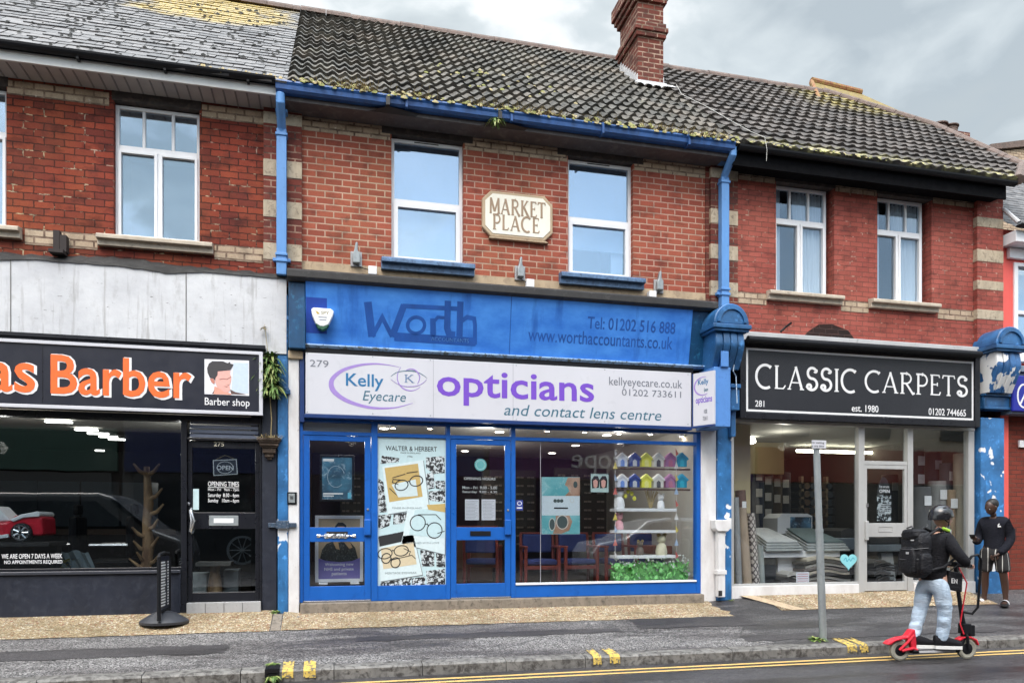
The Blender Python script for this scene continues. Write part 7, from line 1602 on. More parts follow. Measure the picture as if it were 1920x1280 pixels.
# ---------------------------------------------------------------- plants
def blade(m, p, d, L, w, droop, seg=4):
    """one leaf: a bent strip"""
    d = d.normalized(); s = d.cross(Vector((0, 0, 1))); s = s.normalized() if s.length > .01 else Vector((1, 0, 0)); vs = []
    for i in range(seg+1):
        t = i/seg; q = p+d*L*t+Vector((0, 0, -droop*L*t*t)); ww = w*math.sin(math.pi*(.12+.86*t))
        vs += [q-s*ww, q+s*ww]
    m.add(vs, [(2*i, 2*i+1, 2*i+3, 2*i+2) for i in range(seg)])
def weed(name, label, x, y, z, n, L, w, spread=1.0, up=.8, two=True, seed=1, droop=.5, h=0.0, wall=False):
    t = thing(name, label, 'plant', (x, y, z)); r = random.Random(seed)
    for k, mat in enumerate((M_LEAF, M_LEAFP)):
        m = MB()
        for i in range(n if k == 0 else n//2):
            a = r.uniform(0, 6.283); yy = math.sin(a)*spread
            if wall: yy = -abs(yy)
            blade(m, Vector((x+r.uniform(-.3, .3)*L, y+(0 if wall else r.uniform(-.2, .2)*L), z+r.uniform(0, h))), Vector((math.cos(a)*spread, yy, r.uniform(.1, up))), L*r.uniform(.5, 1.1), w*r.uniform(.6, 1.2), droop*r.uniform(.4, 1.3))
        m.build('leaves' if k == 0 else 'pale_leaves', mat, t)
    return t
x, z = P(506, 742, -.13)
t = weed('wall_plant', 'bushy green plant growing out of the wall beside the black barber sign', x, -.13, z, 260, .21, .018, 1, 1.1, seed=3, droop=.9, h=.50, wall=True)
MB().tube([(x, -.13, z+.3), (x-.03, -.16, z+.62), (x-.06, -.18, z+.9)], [.006, .004, .003], 5).build('dry_stem', M_STRAW, t); 
m = MB(); r = random.Random(4)
for i in range(40): a = r.uniform(0, 6.3); blade(m, Vector((x-.07, -.18, z+.86)), Vector((math.cos(a), math.sin(a), r.uniform(-.4, .8))), .06, .004, .4, 2)
m.build('seed_head', M_STRAW, t)
MB().tube([(x+.0, -.12, z), (x+.02, -.12, z-.3), (x+.01, -.12, z-.55)], .006, 5).build('root', M_STRAW, t)
x, z = P(505, 822, -.18); t = thing('dry_grass_tuft', 'tuft of dry grass growing on top of the brown corbel', 'plant', (x, -.18, z)); m = MB()
for i in range(150): a = r.uniform(0, 6.3); blade(m, Vector((x+r.uniform(-.14, .14), -.18+r.uniform(-.05, .08), z-.01)), Vector((math.cos(a)*.6, math.sin(a)*.6, r.uniform(.2, 1.2))), r.uniform(.04, .20), .004, .4, 3)
m.build('blades', M_STRAW, t)
weed('kerb_weed', 'green weed growing from the kerb drain inlet, hanging over its face', PX(512, -2.33), -2.34, .06, 26, .11, .008, seed=8, droop=.9); weed('kerb_weed', 'low green weeds along the back of the kerb drain inlet', PX(511, -2.1), -2.08, gz(0, -2.08), 40, .10, .008, 1.4, .5, seed=9)
weed('pole_weed', 'green weed at the foot of the leaning grey pole', PX(1531, -2.03), -2.03, gz(7, -2.03), 34, .15, .016, 1, .9, seed=10)
weed('wall_weed', 'small green weed at the foot of the black pilaster', PX(516, -.13), -.15, gz(-.7, -.15), 26, .10, .010, seed=11)
weed('pipe_weed', 'small weed beside the foot of the white waste pipe', PX(1369, -.12), -.14, gz(5.8, -.14), 14, .07, .007, seed=12)
weed('gutter_plant', 'green leafy weed hanging from the joint of the blue gutter', PX(931, -.5), -.50, PZ(931, 224, -.5), 24, .13, .016, seed=13, droop=1.1)

# ---------------------------------------------------------------- leaning sign pole
xb, yb = PX(1543.5, -2.0), -2.0; zb0 = gz(xb, yb); xt = PX(1530.5, -2.02); ztp = PZ(1530, 834, -2.02); xm_ = lerp(xb, xt, .56); zm_ = lerp(zb0, ztp, .56)
SP = thing('sign_pole', 'leaning grey steel pole with a small white parking plate on top', 'sign post', (xb, yb, zb0))
MB().tube([(xb, yb, zb0-.02), (xm_, yb-.01, zm_)], .046, 16).build('lower_tube', M_STEEL, SP, smooth=True); MB().tube([(xm_, yb-.01, zm_), (xt, yb-.02, ztp+.05)], .041, 16).build('upper_tube', M_STEEL, SP, smooth=True)
MB().tube([(lerp(xb, xm_, .985), yb-.01, lerp(zb0, zm_, .985)), (lerp(xm_, xt, .02), yb-.01, lerp(zm_, ztp, .02))], .05, 16).build('joint_collar', M_STEEL, SP)
pl = MB().box(xt-.10, xt+.105, yb-.072, yb-.066, PZ(1530, 840, -2.07), PZ(1530, 825, -2.07)).build('plate', M_SIGNWHITE, SP, bevel=.002)
lettering('lettering', 'No waiting', 1521, 832, 1545, 827, yb-.072, M_INK, pl, .01, t=.001); lettering('lettering', 'at any time', 1521, 838.5, 1545, 833.5, yb-.072, M_INK, pl, .01, t=.001)

# ---------------------------------------------------------------- barber pavement sign
xs_, ys_ = PX(308, -.42), -.42; zs_ = gz(xs_, ys_); PS = thing('pavement_sign', 'black swinging pavement sign with a domed base outside the barber shop', 'pavement sign', (xs_, ys_, zs_))
m = MB(); prof = [(.275, 0), (.28, .03), (.26, .05), (.20, .085), (.13, .13), (.06, .15), (0, .152)]; m.lathe(prof, 32, (xs_, ys_, zs_)); 
m.v = [(x, ys_+(y-ys_)*.85, z) for x, y, z in m.v]; m.build('base', paint('grey_black_plastic', (.035, .037, .045), .5, .25, 6), PS, smooth=True)
na, fa = Vector((PX(298, -.66), -.66, 0)), Vector((PX(317, -.22), -.22, 0)); ztop_ = PZ(300, 1036, -.45)
def psp(u, z, off=0.0):
    d = (fa-na); nrm = Vector((-d.y, d.x, 0)).normalized(); q = na+d*u+nrm*off; return (q.x, q.y, z)
for u in (0, 1): MB().tube([psp(u, zs_+.06), psp(u, ztop_-.05)], .022, 10).build('upright', M_BLACKGUT, PS, smooth=True)
MB().tube([psp(0, ztop_-.05), psp(.05, ztop_-.015), psp(.5, ztop_), psp(.95, ztop_-.015), psp(1, ztop_-.05)], .02, 10).build('top_rail', M_BLACKGUT, PS, smooth=True); MB().tube([psp(0, zs_+.16), psp(1, zs_+.16)], .018, 10).build('bottom_rail', M_BLACKGUT, PS)
m = MB(); a, b_, c, d = psp(.03, zs_+.18, -.008), psp(.97, zs_+.18, -.008), psp(.97, ztop_-.04, -.008), psp(.03, ztop_-.04, -.008); e_, f_, g_, h_ = psp(.03, zs_+.18, .008), psp(.97, zs_+.18, .008), psp(.97, ztop_-.04, .008), psp(.03, ztop_-.04, .008)
m.add([a, b_, c, d, e_, f_, g_, h_], [(0, 1, 2, 3), (7, 6, 5, 4), (0, 4, 5, 1), (1, 5, 6, 2), (2, 6, 7, 3), (3, 7, 4, 0)]); pn = m.build('panel', M_SIGNBLACK, PS)
m = MB(); r = random.Random(3)
for i in range(16):
    z = lerp(zs_+.22, ztop_-.12, i/15); u0, u1 = .12, r.uniform(.5, .62)
    for u0, u1 in ((.12, u1), (.74, .88)):
        for s in (-.0095, .0095): m.add([psp(u0, z, s), psp(u1, z, s), psp(u1, z+.018, s), psp(u0, z+.018, s)], [(0, 1, 2, 3)])
m.build('price_list', M_WHITELET, pn)
# ---------------------------------------------------------------- people
from mathutils import noise as mnoise
def skin(nodes, edges, sub=2):
    """nodes (x, y, z, radius) joined by edges, grown into one surface"""
    me = bpy.data.meshes.new('skin_base'); me.from_pydata([n[:3] for n in nodes], edges, []); o = bpy.data.objects.new('skin_base', me); COL.objects.link(o)
    o.modifiers.new('s', 'SKIN')
    for i, n in enumerate(nodes): me.skin_vertices[0].data[i].radius = (n[3], n[4] if len(n) > 4 else n[3])
    me.skin_vertices[0].data[0].use_root = True
    o.modifiers.new('d', 'SUBSURF').levels = sub; bpy.context.view_layer.update()
    ev = bpy.data.meshes.new_from_object(o.evaluated_get(bpy.context.evaluated_depsgraph_get()))
    vs = [tuple(v.co) for v in ev.vertices]; fs = [tuple(p.vertices) for p in ev.polygons]; bpy.data.objects.remove(o); bpy.data.meshes.remove(ev); bpy.data.meshes.remove(me)
    return vs, fs
def head(m, c, yaw, pitch, s=1.0, mats=(0, 1, 2)):
    """skull, face, ears; mats: skin, dark feature, lip"""
    M = Matrix.Translation(c) @ Euler((0, pitch, yaw)).to_matrix().to_4x4() @ Matrix.Scale(s, 4)
    n, k = 28, 22; vs = []; g = lambda d2, w: math.exp(-d2/w)
    for i in range(k+1):
        th = math.pi*i/k
        for j in range(n):
            ph = 2*math.pi*j/n; x, y, z = math.sin(th)*math.cos(ph), math.sin(th)*math.sin(ph), math.cos(th)
            X, Y_, Z = x*.098, y*.076, z*.118
            if z < 0: q = -z; Y_ *= 1-.34*q*q; X = X*(1-.15*q*q)+.018*q*q
            if x > .2:
                X += .026*g((y*1.0)**2*18+(z+.12)**2*9, 1)+.012*g((y)**2*14+(z+.22)**2*60, 1)-.012*(g((y-.42)**2*22+(z-.05)**2*40, 1)+g((y+.42)**2*22+(z-.05)**2*40, 1))
                X += .006*g((z-.2)**2*50, 1)*(abs(y) < .7)+.008*g(y*y*10+(z+.52)**2*60, 1)+.010*g(y*y*8+(z+.85)**2*30, 1)
            vs.append((X, Y_, Z))
    st = len(m.v); m.mi = mats[0]
    m.add(vs, [(i*n+j, (i+1)*n+j, (i+1)*n+(j+1) % n, i*n+(j+1) % n) for i in range(k) for j in range(n)])
    for sg in (-1, 1):
        m.mi = mats[0]; m.ball((-.005, sg*.078, -.005), .03, 10, (.75, .35, 1.1))
        m.mi = mats[3] if len(mats) > 3 else mats[1]; m.ball((.083, sg*.031, .006), .0125, 10, (.6, 1, .75)); m.mi = mats[1]; m.ball((.0905, sg*.031, .006), .006, 8, (.6, 1, 1)); m.ball((.094, sg*.032, .027), .016, 8, (.35, 1.1, .28))
    m.mi = mats[2]; m.ball((.098, 0, -.062), .02, 10, (.45, 1.05, .36)); m.mi = mats[0]
    for i in range(st, len(m.v)): m.v[i] = tuple(M @ Vector(m.v[i]))
def hand(m, wrist, fwd, palm_n, curl=.7, s=1.0, thumb=1):
    """palm and five fingers; fingers curl towards palm_n"""
    f = Vector(fwd).normalized(); pn = Vector(palm_n); pn = (pn-f*pn.dot(f)).normalized(); side = f.cross(pn)*thumb; w = Vector(wrist)
    vs, fs = skin([tuple(w-f*.02*s)+(.026*s,), tuple(w+f*.045*s)+(.030*s, .018*s), tuple(w+f*.085*s)+(.034*s, .016*s)], [(0, 1), (1, 2)], 1); m.add(vs, fs)
    for k, (o, L) in enumerate(((.030, .072), (.010, .080), (-.010, .075), (-.029, .060))):
        p = w+f*.085*s+side*o*s; pts = [p]; a = .25*curl
        for q in (.45, .32, .23): p = p+(f*math.cos(a)+pn*math.sin(a))*L*q*s; pts.append(p); a += .95*curl
        m.tube(pts, [.0095*s, .009*s, .008*s, .0065*s], 8)
    p = w+f*.03*s+side*.03*s; d = (f*.7+side*.7+pn*.35).normalized(); m.tube([p, p+d*.035*s, p+(d*.6+f*.5+pn*.4).normalized()*.062*s], [.012*s, .0105*s, .008*s], 8)
def cloth(name, c, var=.3, sc=9, rough=.9, b=.8, c2=None):
    t = NT(name); f = t.noise(sc, 5, .6, dist=.8); t.col(t.mix(t.ramp(f, .3, .7), tuple(x*(1-var) for x in c), c2 or c)); t.set(rough, 0, .25); t.bump(t.math('ADD', t.noise(14, 3, .5, stretch=(1, 1, 2.2), dist=1.2), t.math('MULTIPLY', t.noise(220, 2), .08)), b, .03); return t.m
M_SKINL = flat('light_skin', (.50, .29, .21), .5); M_SKIND = flat('dark_skin', (.055, .026, .017), .42); M_HAIRD = flat('black_hair', (.008, .007, .007), .6); M_LIPL = flat('lip_light', (.42, .18, .15), .5); M_LIPD = flat('lip_dark', (.085, .035, .03), .45); M_EYEW = flat('eye_white', (.6, .58, .55), .3)
M_BLKC = cloth('black_jersey', (.010, .010, .013), .3, 9, .9, .45); M_DENIM = cloth('pale_denim', (.36, .47, .60), .22, 5, .9, .5, (.52, .62, .73)); M_BLKN = cloth('black_nylon', (.013, .013, .016), .4, 12, .55, .5); M_NAVYC = cloth('navy_jersey', (.010, .011, .018), .3, 9, .9, .4)
def limb(nodes): return nodes, [(i, i+1) for i in range(len(nodes)-1)]
def merge(*parts):
    N, E = [], []
    for n, e, at in parts:
        b = len(N)-(1 if at is not None else 0); idx = lambda i: (at if i == 0 else i+b) if at is not None else i+b
        N += n[1:] if at is not None else n; E += [(idx(i), idx(j)) for i, j in e]
    return N, E
def shoe(m, heel, yaw, L=.27, w=.05, h=.10, z0=0.0, sole=.028):
    c, s_ = math.cos(yaw), math.sin(yaw); vs = []; n = 12; sec = 9
    st = len(m.v)
    for i in range(sec):
        t = i/(sec-1); ww = w*(.72+.42*math.sin(math.pi*min(1, t*.72+.16)))*(1 if t < .9 else .75); hh = h*(1.05 if t < .35 else lerp(1.05, .48, (t-.35)/.65)); x = L*t
        for j in range(n): a = 2*math.pi*j/n; vs.append((x, ww*math.cos(a), sole+max(0, hh*(.5+.5*math.sin(a)))))
    m.mi = 0; m.add(vs, [(i*n+j, i*n+(j+1) % n, (i+1)*n+(j+1) % n, (i+1)*n+j) for i in range(sec-1) for j in range(n)]+[tuple(range(n-1, -1, -1)), tuple((sec-1)*n+j for j in range(n))])
    m.mi = 1; out_ = [(L*t, w*1.12*(.72+.42*math.sin(math.pi*min(1, t*.72+.16)))) for t in [i/10 for i in range(11)]]; ring = [(x-.005, y) for x, y in out_]+[(L+.012, 0)]+[(x-.005, -y) for x, y in out_[::-1]]
    q = len(ring); m.add([(x, y, 0) for x, y in ring]+[(x, y, sole+.006) for x, y in ring], [tuple(range(q-1, -1, -1)), tuple(range(q, 2*q))]+[(i, (i+1) % q, q+(i+1) % q, q+i) for i in range(q)]); m.mi = 0
    for i in range(st, len(m.v)): x, y, z = m.v[i]; m.v[i] = (heel[0]+x*c-y*s_, heel[1]+x*s_+y*c, z0+z)
def part(m, name, mat, parent, bevel=0, smooth=True): return m.build(name, mat, parent, bevel=bevel, smooth=smooth)

# scooter (local: +x is forward)
SCX, SCY, SCA = 6.90, -2.83, R(-6)
def rooted(o): WORLD[o.name] = Vector((0, 0, 0)); o.location = (SCX, SCY, .004); o.rotation_euler = (0, 0, SCA); return o
SC = rooted(thing('electric_scooter', 'black and red electric scooter on the double yellow lines carrying the helmeted rider', 'scooter', (0, 0, 0)))
for x in (-.43, .43):
    m = MB(); m.lathe([(.082, -.020), (.098, -.027), (.118, -.020), (.122, 0), (.118, .020), (.098, .027), (.082, .020)], 28, (x, 0, .122), 'y'); w = part(m, 'wheel', paint('pale_tyre', (.30, .29, .24), .75, .3, 14), SC)
    m = MB(); m.lathe([(0, -.030), (.03, -.028), (.086, -.016), (.086, .016), (.03, .028), (0, .030)], 22, (x, 0, .122), 'y'); part(m, 'hub', M_BLACKGUT, w)
m = MB(); m.prof([(-.075, .135), (-.085, .115), (-.06, .085), (.06, .085), (.085, .115), (.075, .135)], -.30, .30); m.prism([(.28, .09), (.30, .135), (.40, .30), (.44, .30), (.36, .12)], -.03, .03); part(m, 'deck', M_BLACKGUT, SC, .012)
MB().box(-.29, .28, -.072, .072, .136, .142).build('grip_mat', paint('grey_grip', (.22, .22, .22), .8, .3, 20), SC)
MB().box(-.24, .22, -.092, -.085, .10, .125).build('side_badge', flat('badge_grey', (.45, .45, .46), .4), SC)
c = bpy.data.curves.new('lettering', 'FONT')
bpy.data.curves.remove(c)
m = MB(); m.prism([(-.62, .20), (-.58, .235), (-.46, .275), (-.36, .285), (-.30, .36), (-.26, .37), (-.24, .14), (-.30, .12), (-.33, .24), (-.40, .26), (-.50, .235), (-.58, .185)], -.055, .055); part(m, 'rear_mudguard', M_RED, SC, .015, False)
m = MB(); m.tube([(-.43, -.045, .122), (-.30, -.06, .15), (-.25, -.06, .13)], .018, 8); m.tube([(-.43, .045, .122), (-.30, .06, .15), (-.25, .06, .13)], .018, 8); m.tube([(-.46, -.045, .13), (-.36, -.05, .22), (-.28, -.05, .30)], .016, 8); part(m, 'rear_fork', M_RED, SC)
m = MB(); m.prism([(.30, .235), (.36, .268), (.47, .268), (.545, .235), (.575, .17), (.56, .16), (.53, .215), (.46, .248), (.38, .248), (.32, .215)], -.04, .04); part(m, 'front_mudguard', M_RED, SC, .008, False)
m = MB(); m.tube([(.43, -.042, .122), (.41, -.045, .27), (.395, -.02, .33)], .018, 8); m.tube([(.43, .042, .122), (.41, .045, .27), (.395, .02, .33)], .018, 8); m.box(.36, .46, -.05, .05, .30, .42); m.box(.44, .52, -.035, .035, .27, .40); part(m, 'front_fork', M_BLACKGUT, SC, .01, False)
m = MB(); m.tube([(.40, 0, .36), (.375, 0, .50), (.33, 0, .78), (.29, 0, 1.10)], [.032, .026, .022, .022], 14); st_ = part(m, 'stem', M_BLACKGUT, SC)
m = MB(); m.tube([(.27, -.27, 1.115), (.30, -.12, 1.105), (.30, .12, 1.105), (.27, .27, 1.115)], .015, 10); part(m, 'handlebar', M_BLACKGUT, SC)
for s in (-1, 1): m = MB(); m.tube([(.27, s*.27, 1.115), (.285, s*.17, 1.111)], .021, 10); part(m, 'grip', M_TYRE, SC)
m = MB(); m.box(.27, .35, -.05, .05, 1.11, 1.15); part(m, 'display', M_BLACKGUT, SC, .01, False)
m = MB(); m.tube([(.35, -.10, 1.13), (.38, -.15, 1.22), (.44, -.17, 1.24), (.50, -.15, 1.18), (.51, -.12, .95), (.50, -.10, .62), (.46, -.06, .54), (.36, -.03, .56)], .015, 8); part(m, 'front_bar', M_BLACKGUT, SC)
m = MB(); m.tube([(.33, .0, 1.09), (.40, -.05, .9), (.36, -.03, .6), (.32, -.04, .42), (.36, -.05, .3)], .008, 6); part(m, 'brake_cable', M_RED, SC)
m = MB(); m.prism([(.09, .84), (.27, .80), (.28, 1.02), (.10, 1.06)], -.14, -.06)
BG = rooted(thing('tote_bag', 'small black bag with white letters hanging from the scooter handlebar', 'bag', (0, 0, 0))); part(m, 'bag', M_BLKN, BG, .015, False)
m = MB(); m.tube([(.14, -.10, 1.05), (.24, -.10, 1.115), (.26, -.10, 1.03)], .006, 6); part(m, 'strap', M_BLKN, BG)
m = MB(); Yq = -.1405
for pts in ([(.145, .875), (.105, .875), (.105, .955), (.145, .955)], [(.105, .915), (.14, .915)], [(.165, .865), (.165, .945), (.215, .865), (.215, .945)]): m.ribbon([(.13+(a-.1)*.6, .905+(b-.86)*.6) for a, b in pts], .009, Yq-.002, Yq)
part(m, 'lettering', M_WHITELET, BG, smooth=False)

# rider
tors = [(0, 0, .97, .125, .15), (.0, 0, 1.10, .115, .145), (.03, 0, 1.28, .125, .165), (.055, 0, 1.42, .10, .13), (.07, 0, 1.50, .058), (.085, 0, 1.58, .055)]
def rider_nodes(g=0.0, arms=True, legs=True):
    T = [n[:3]+tuple(q+g for q in n[3:]) for n in tors]; parts = [limb(T)+(None,)]
    if arms:
        for s in (-1, 1): parts.append(limb([(0, 0, 0, 0), (.06, s*.165, 1.415, .068+g), (.13, s*.25, 1.24, .052+g), (.20, s*.28, 1.16, .047+g), (.245, s*.24, 1.125, .036+g)])+(3,))
    if legs:
        parts.append(limb([(0, 0, 0, 0), (.03, -.09, .90, .10+g), (.09, -.095, .58, .066+g), (.06, -.07, .34, .052+g), (.05, -.06, .21, .040+g)])+(0,))
        parts.append(limb([(0, 0, 0, 0), (-.03, .09, .90, .10+g), (-.10, .09, .58, .066+g), (-.19, .07, .34, .052+g), (-.215, .06, .21, .040+g)])+(0,))
    return merge(*parts)
m = MB(); N, E = rider_nodes(-.014); N[0] = (0, 0, .97, .085, .11); N[1] = (0, 0, 1.10, .09, .115); m.add(*skin(N, E)); head(m, Vector((.115, 0, 1.665)), R(-6), R(8), 1.0, (0, 1, 2, 3))
for s in (-1, 1): hand(m, (.245, s*.235, 1.128), (.6, -s*.30, -.05), (0, 0, -1), 1.25, 1, -s)
RID = m.build('person', [M_SKINL, M_INK, M_LIPL, M_EYEW], None, smooth=True, base=False); rooted(RID); setp(RID, 'person in black top, pale jeans and helmet riding the electric scooter', 'person')
m = MB(); _t = tors; tors = [(0, 0, .90, .142, .172), (0, 0, 1.02, .135, .165)]+_t[1:]
N, E = merge(*[limb([n[:3]+tuple(q+(.004 if k < 2 else .020) for q in n[3:]) for k, n in enumerate(tors)])+(None,)]+[limb([(0, 0, 0, 0), (.06, s*.160, 1.415, .088), (.13, s*.25, 1.24, .070), (.20, s*.28, 1.16, .062), (.245, s*.24, 1.125, .050)])+(4,) for s in (-1, 1)])
m.add(*skin(N, E)); tors = _t
for i, (x, y, z) in enumerate(m.v):
    if z > 1.50: m.v[i] = (x, y*.92, 1.50+(z-1.50)*.45)
part(m, 'jacket', M_BLKC, RID)
jt = [(0, 0, 1.02, .138, .160), (0, 0, .95, .140, .160)]
N, E = merge(limb(jt)+(None,), limb([(0,0,0,0), (.03, -.09, .86, .112), (.075, -.10, .62, .086), (.075, -.085, .42, .076), (.06, -.07, .27, .070), (.055, -.065, .20, .072)])+(1,), limb([(0,0,0,0), (-.03, .09, .86, .112), (-.085, .095, .62, .086), (-.145, .085, .42, .076), (-.20, .07, .27, .070), (-.215, .062, .20, .072)])+(1,))
m = MB(); m.add(*skin(N, E)); r = random.Random(2)
for i, (x, y, z) in enumerate(m.v): q = .022*mnoise.noise(Vector((x*5, y*5, z*16)))*(1 if z < .8 else .4)+.012*mnoise.noise(Vector((x*11+9, y*9, z*9))); m.v[i] = (x+q, y+q*.6, z)
part(m, 'jeans', M_DENIM, RID)
M_SOLE = flat('white_sole', (.70, .70, .68)); m = MB(); shoe(m, (-.02, -.05), R(-16), .29, .052, .12, .143); m.mi = 0; part(m, 'shoe', [M_BLKC, M_SOLE], RID)
m = MB(); shoe(m, (-.285, .055), R(-12), .29, .052, .12, .143); part(m, 'shoe', [M_BLKC, M_SOLE], RID)
# helmet
hc = Vector((.105, 0, 1.70)); m = MB(); n = 28; vs = []; k = 12
for i in range(k+1):
    th = R(102)*i/k
    for j in range(n):
        ph = 2*math.pi*j/n; x, y, z = math.sin(th)*math.cos(ph)*.142, math.sin(th)*math.sin(ph)*.117, math.cos(th)*.125
        if z < 0 and x < 0: z *= 2.2
        if i >= k-1: x *= 1.04; y *= 1.04
        vs.append((hc.x+x, hc.y+y, hc.z+z))
m.add(vs, [(i*n+j, (i+1)*n+j, (i+1)*n+(j+1) % n, i*n+(j+1) % n) for i in range(k) for j in range(n)]); hl = part(m, 'helmet', paint('gloss_black_shell', (.012, .012, .014), .18, .1, 3, bump=0, spec=.7), RID)
m = MB()
for a in (-62, -100, 62, 100): m.ball((hc.x+.085*math.cos(R(a)), hc.y+.085*math.sin(R(a)), hc.z+.088), .016, 8, (1.6, .6, .5))
m.ball((hc.x-.02, hc.y-.114, hc.z+.02), .018, 8, (1.5, .3, .6)); part(m, 'vent', M_DARK, hl)
m = MB()
for s in (-1, 1): m.tube([(.13, s*.098, 1.70), (.14, s*.088, 1.62), (.17, s*.03, 1.555)], .006, 6); m.tube([(.05, s*.098, 1.68), (.10, s*.092, 1.63), (.14, s*.086, 1.61)], .006, 6)
part(m, 'chin_strap', M_BLKN, hl)
# backpack
def superell(m, c, a, b, h, e=.45, n=26, k=18, wob=.0, seed=0):
    sg = lambda v, p: math.copysign(abs(v)**p, v); vs = []
    for i in range(k+1):
        th = -math.pi/2+math.pi*i/k
        for j in range(n):
            ph = 2*math.pi*j/n; x, y, z = sg(math.cos(th), e)*sg(math.cos(ph), e), sg(math.cos(th), e)*sg(math.sin(ph), e), sg(math.sin(th), e)
            q = 1+wob*(math.sin(7*z+3*y+seed)+math.sin(11*y-5*z+seed*2))*.5; vs.append((c[0]+a*x*q, c[1]+b*y*q, c[2]+h*z))
    m.add(vs, [(i*n+j, i*n+(j+1) % n, (i+1)*n+(j+1) % n, (i+1)*n+j) for i in range(k) for j in range(n)])
BP = rooted(thing('backpack', 'bulky black backpack worn by the scooter rider', 'backpack', (0, 0, 0)))
m = MB(); superell(m, (-.215, .0, 1.25), .105, .175, .285, .5, wob=.05, seed=1); bb = part(m, 'main_bag', M_BLKN, BP)
m = MB(); superell(m, (-.315, .0, 1.17), .04, .14, .16, .5, wob=.07, seed=3); part(m, 'front_pocket', M_BLKN, BP)
m = MB(); superell(m, (-.235, .0, 1.47), .10, .15, .07, .6, wob=.06, seed=5); part(m, 'top_flap', M_BLKN, BP)
for s in (-1, 1):
    m = MB(); superell(m, (-.23, s*.185, 1.14), .075, .035, .12, .55, wob=.06, seed=7); part(m, 'side_pocket', M_BLKN, BP)
    m = MB(); m.tube([(-.12, s*.10, 1.47), (-.02, s*.125, 1.545), (.10, s*.13, 1.50), (.19, s*.125, 1.36), (.17, s*.15, 1.20), (.0, s*.185, 1.10), (-.16, s*.16, 1.06)], .017, 8); part(m, 'shoulder_strap', M_BLKN, BP)
m = MB(); m.tube([(.02, -.135, 1.545), (.10, -.14, 1.515)], .02, 8); part(m, 'lime_tab', flat('lime_tab', (.30, .50, .04)), BP)
m = MB()
for z in (1.32, 1.20): m.tube([(-.2, -.188, z), (-.29, -.165, z-.01), (-.345, -.10, z-.02), (-.355, .10, z-.02)], .006, 6)
m.tube([(-.30, -.05, 1.545), (-.27, -.0, 1.57), (-.30, .05, 1.545)], .010, 6); part(m, 'webbing', flat('webbing_grey', (.05, .05, .055)), BP)
m = MB(); m.box(-.362, -.352, -.06, -.02, 1.245, 1.27); m.box(-.324, -.314, -.10, -.05, 1.40, 1.415); part(m, 'logo_tab', flat('logo_grey', (.45, .45, .46)), BP, smooth=False)

# pedestrian with phone (local: +x is where the body faces)
PX_, PY_ = PX(1864, -.55), -.55; PZ_ = gz(PX_, PY_-.12)+.004; PA = R(207)
def rooted2(o): WORLD[o.name] = Vector((0, 0, 0)); o.location = (PX_, PY_, PZ_); o.rotation_euler = (0, 0, PA); return o
tors2 = [(0, 0, .88, .105, .14), (0, 0, 1.0, .098, .135), (.0, 0, 1.17, .108, .165), (-.005, 0, 1.30, .085, .13), (.015, 0, 1.385, .060), (.035, 0, 1.46, .055)]
ARM_R = [(0,0,0,0), (-.01, -.160, 1.30, .072), (-.03, -.215, 1.06, .057), (.08, -.215, .985, .046), (.20, -.20, 1.00, .034)]
ARM_L = [(0,0,0,0), (-.01, .160, 1.30, .072), (-.04, .225, 1.05, .057), (.05, .18, .90, .046), (.13, .10, .80, .034)]
LEG_R = [(0,0,0,0), (.01, -.09, .80, .098), (.03, -.12, .48, .062), (-.01, -.13, .30, .058), (-.01, -.14, .09, .036)]
LEG_L = [(0,0,0,0), (.0, .09, .80, .098), (.01, .13, .48, .062), (-.03, .14, .30, .058), (-.03, .15, .09, .036)]
def gr(L, g): return [n[:3]+(n[3]+g,) for n in L]
m = MB(); m.add(*skin(*merge(limb([n[:3]+tuple(q-.012 for q in n[3:]) for n in tors2])+(None,), limb([n[:3]+(n[3]-(.024 if k == 1 else .010),) for k, n in enumerate(ARM_R)])+(3,), limb([n[:3]+(n[3]-(.024 if k == 1 else .010),) for k, n in enumerate(ARM_L)])+(3,), limb(LEG_R)+(0,), limb(LEG_L)+(0,))))
head(m, Vector((.085, -.015, 1.525)), R(-22), R(26), .98, (0, 1, 2, 3))
hand(m, (.20, -.20, 1.00), (.9, .12, .25), (0, .3, 1), .9, 1, -1); hand(m, (.13, .10, .80), (.35, -.75, -.5), (-.6, -.2, -.4), 1.1, 1, 1)
for L, a in ((LEG_R, -.30), (LEG_L, .18)):
    x, y, z = L[-1][:3]; c, s_ = math.cos(a), math.sin(a)
    vs, fs = skin([(x-.03*c, y-.03*s_, .065, .034), (x+.05*c, y+.05*s_, .062, .036), (x+.13*c, y+.13*s_, .045, .036, .026), (x+.17*c, y+.17*s_, .040, .034, .018)], [(0, 1), (1, 2), (2, 3)], 1); m.add(vs, fs); m.tube([(x, y, .16), (x, y, .06)], [.036, .038], 10)
    for k in range(5): o_ = (k-2)*.015; p = (x+.175*c-o_*s_, y+.175*s_+o_*c, .040); m.tube([p, (p[0]+.032*c*(1-.12*abs(k-1)), p[1]+.032*s_*(1-.12*abs(k-1)), .034)], [.0095, .008], 7)
PED = m.build('person', [M_SKIND, M_HAIRD, M_LIPD, M_EYEW], None, smooth=True, base=False); rooted2(PED); setp(PED, 'person in dark top and striped shorts standing looking down at a phone', 'person')
m = MB(); t2 = [(0, 0, .80, .122, .158), (0, 0, .90, .118, .150)]+tors2[1:5]; m.add(*skin(*merge(limb([n[:3]+tuple(q+(.006 if k < 2 else .018) for q in n[3:]) for k, n in enumerate(t2)])+(None,), limb(gr(ARM_R, .018))+(4,), limb(gr(ARM_L, .018))+(4,))))
part(m, 'long_sleeved_top', M_NAVYC, PED)
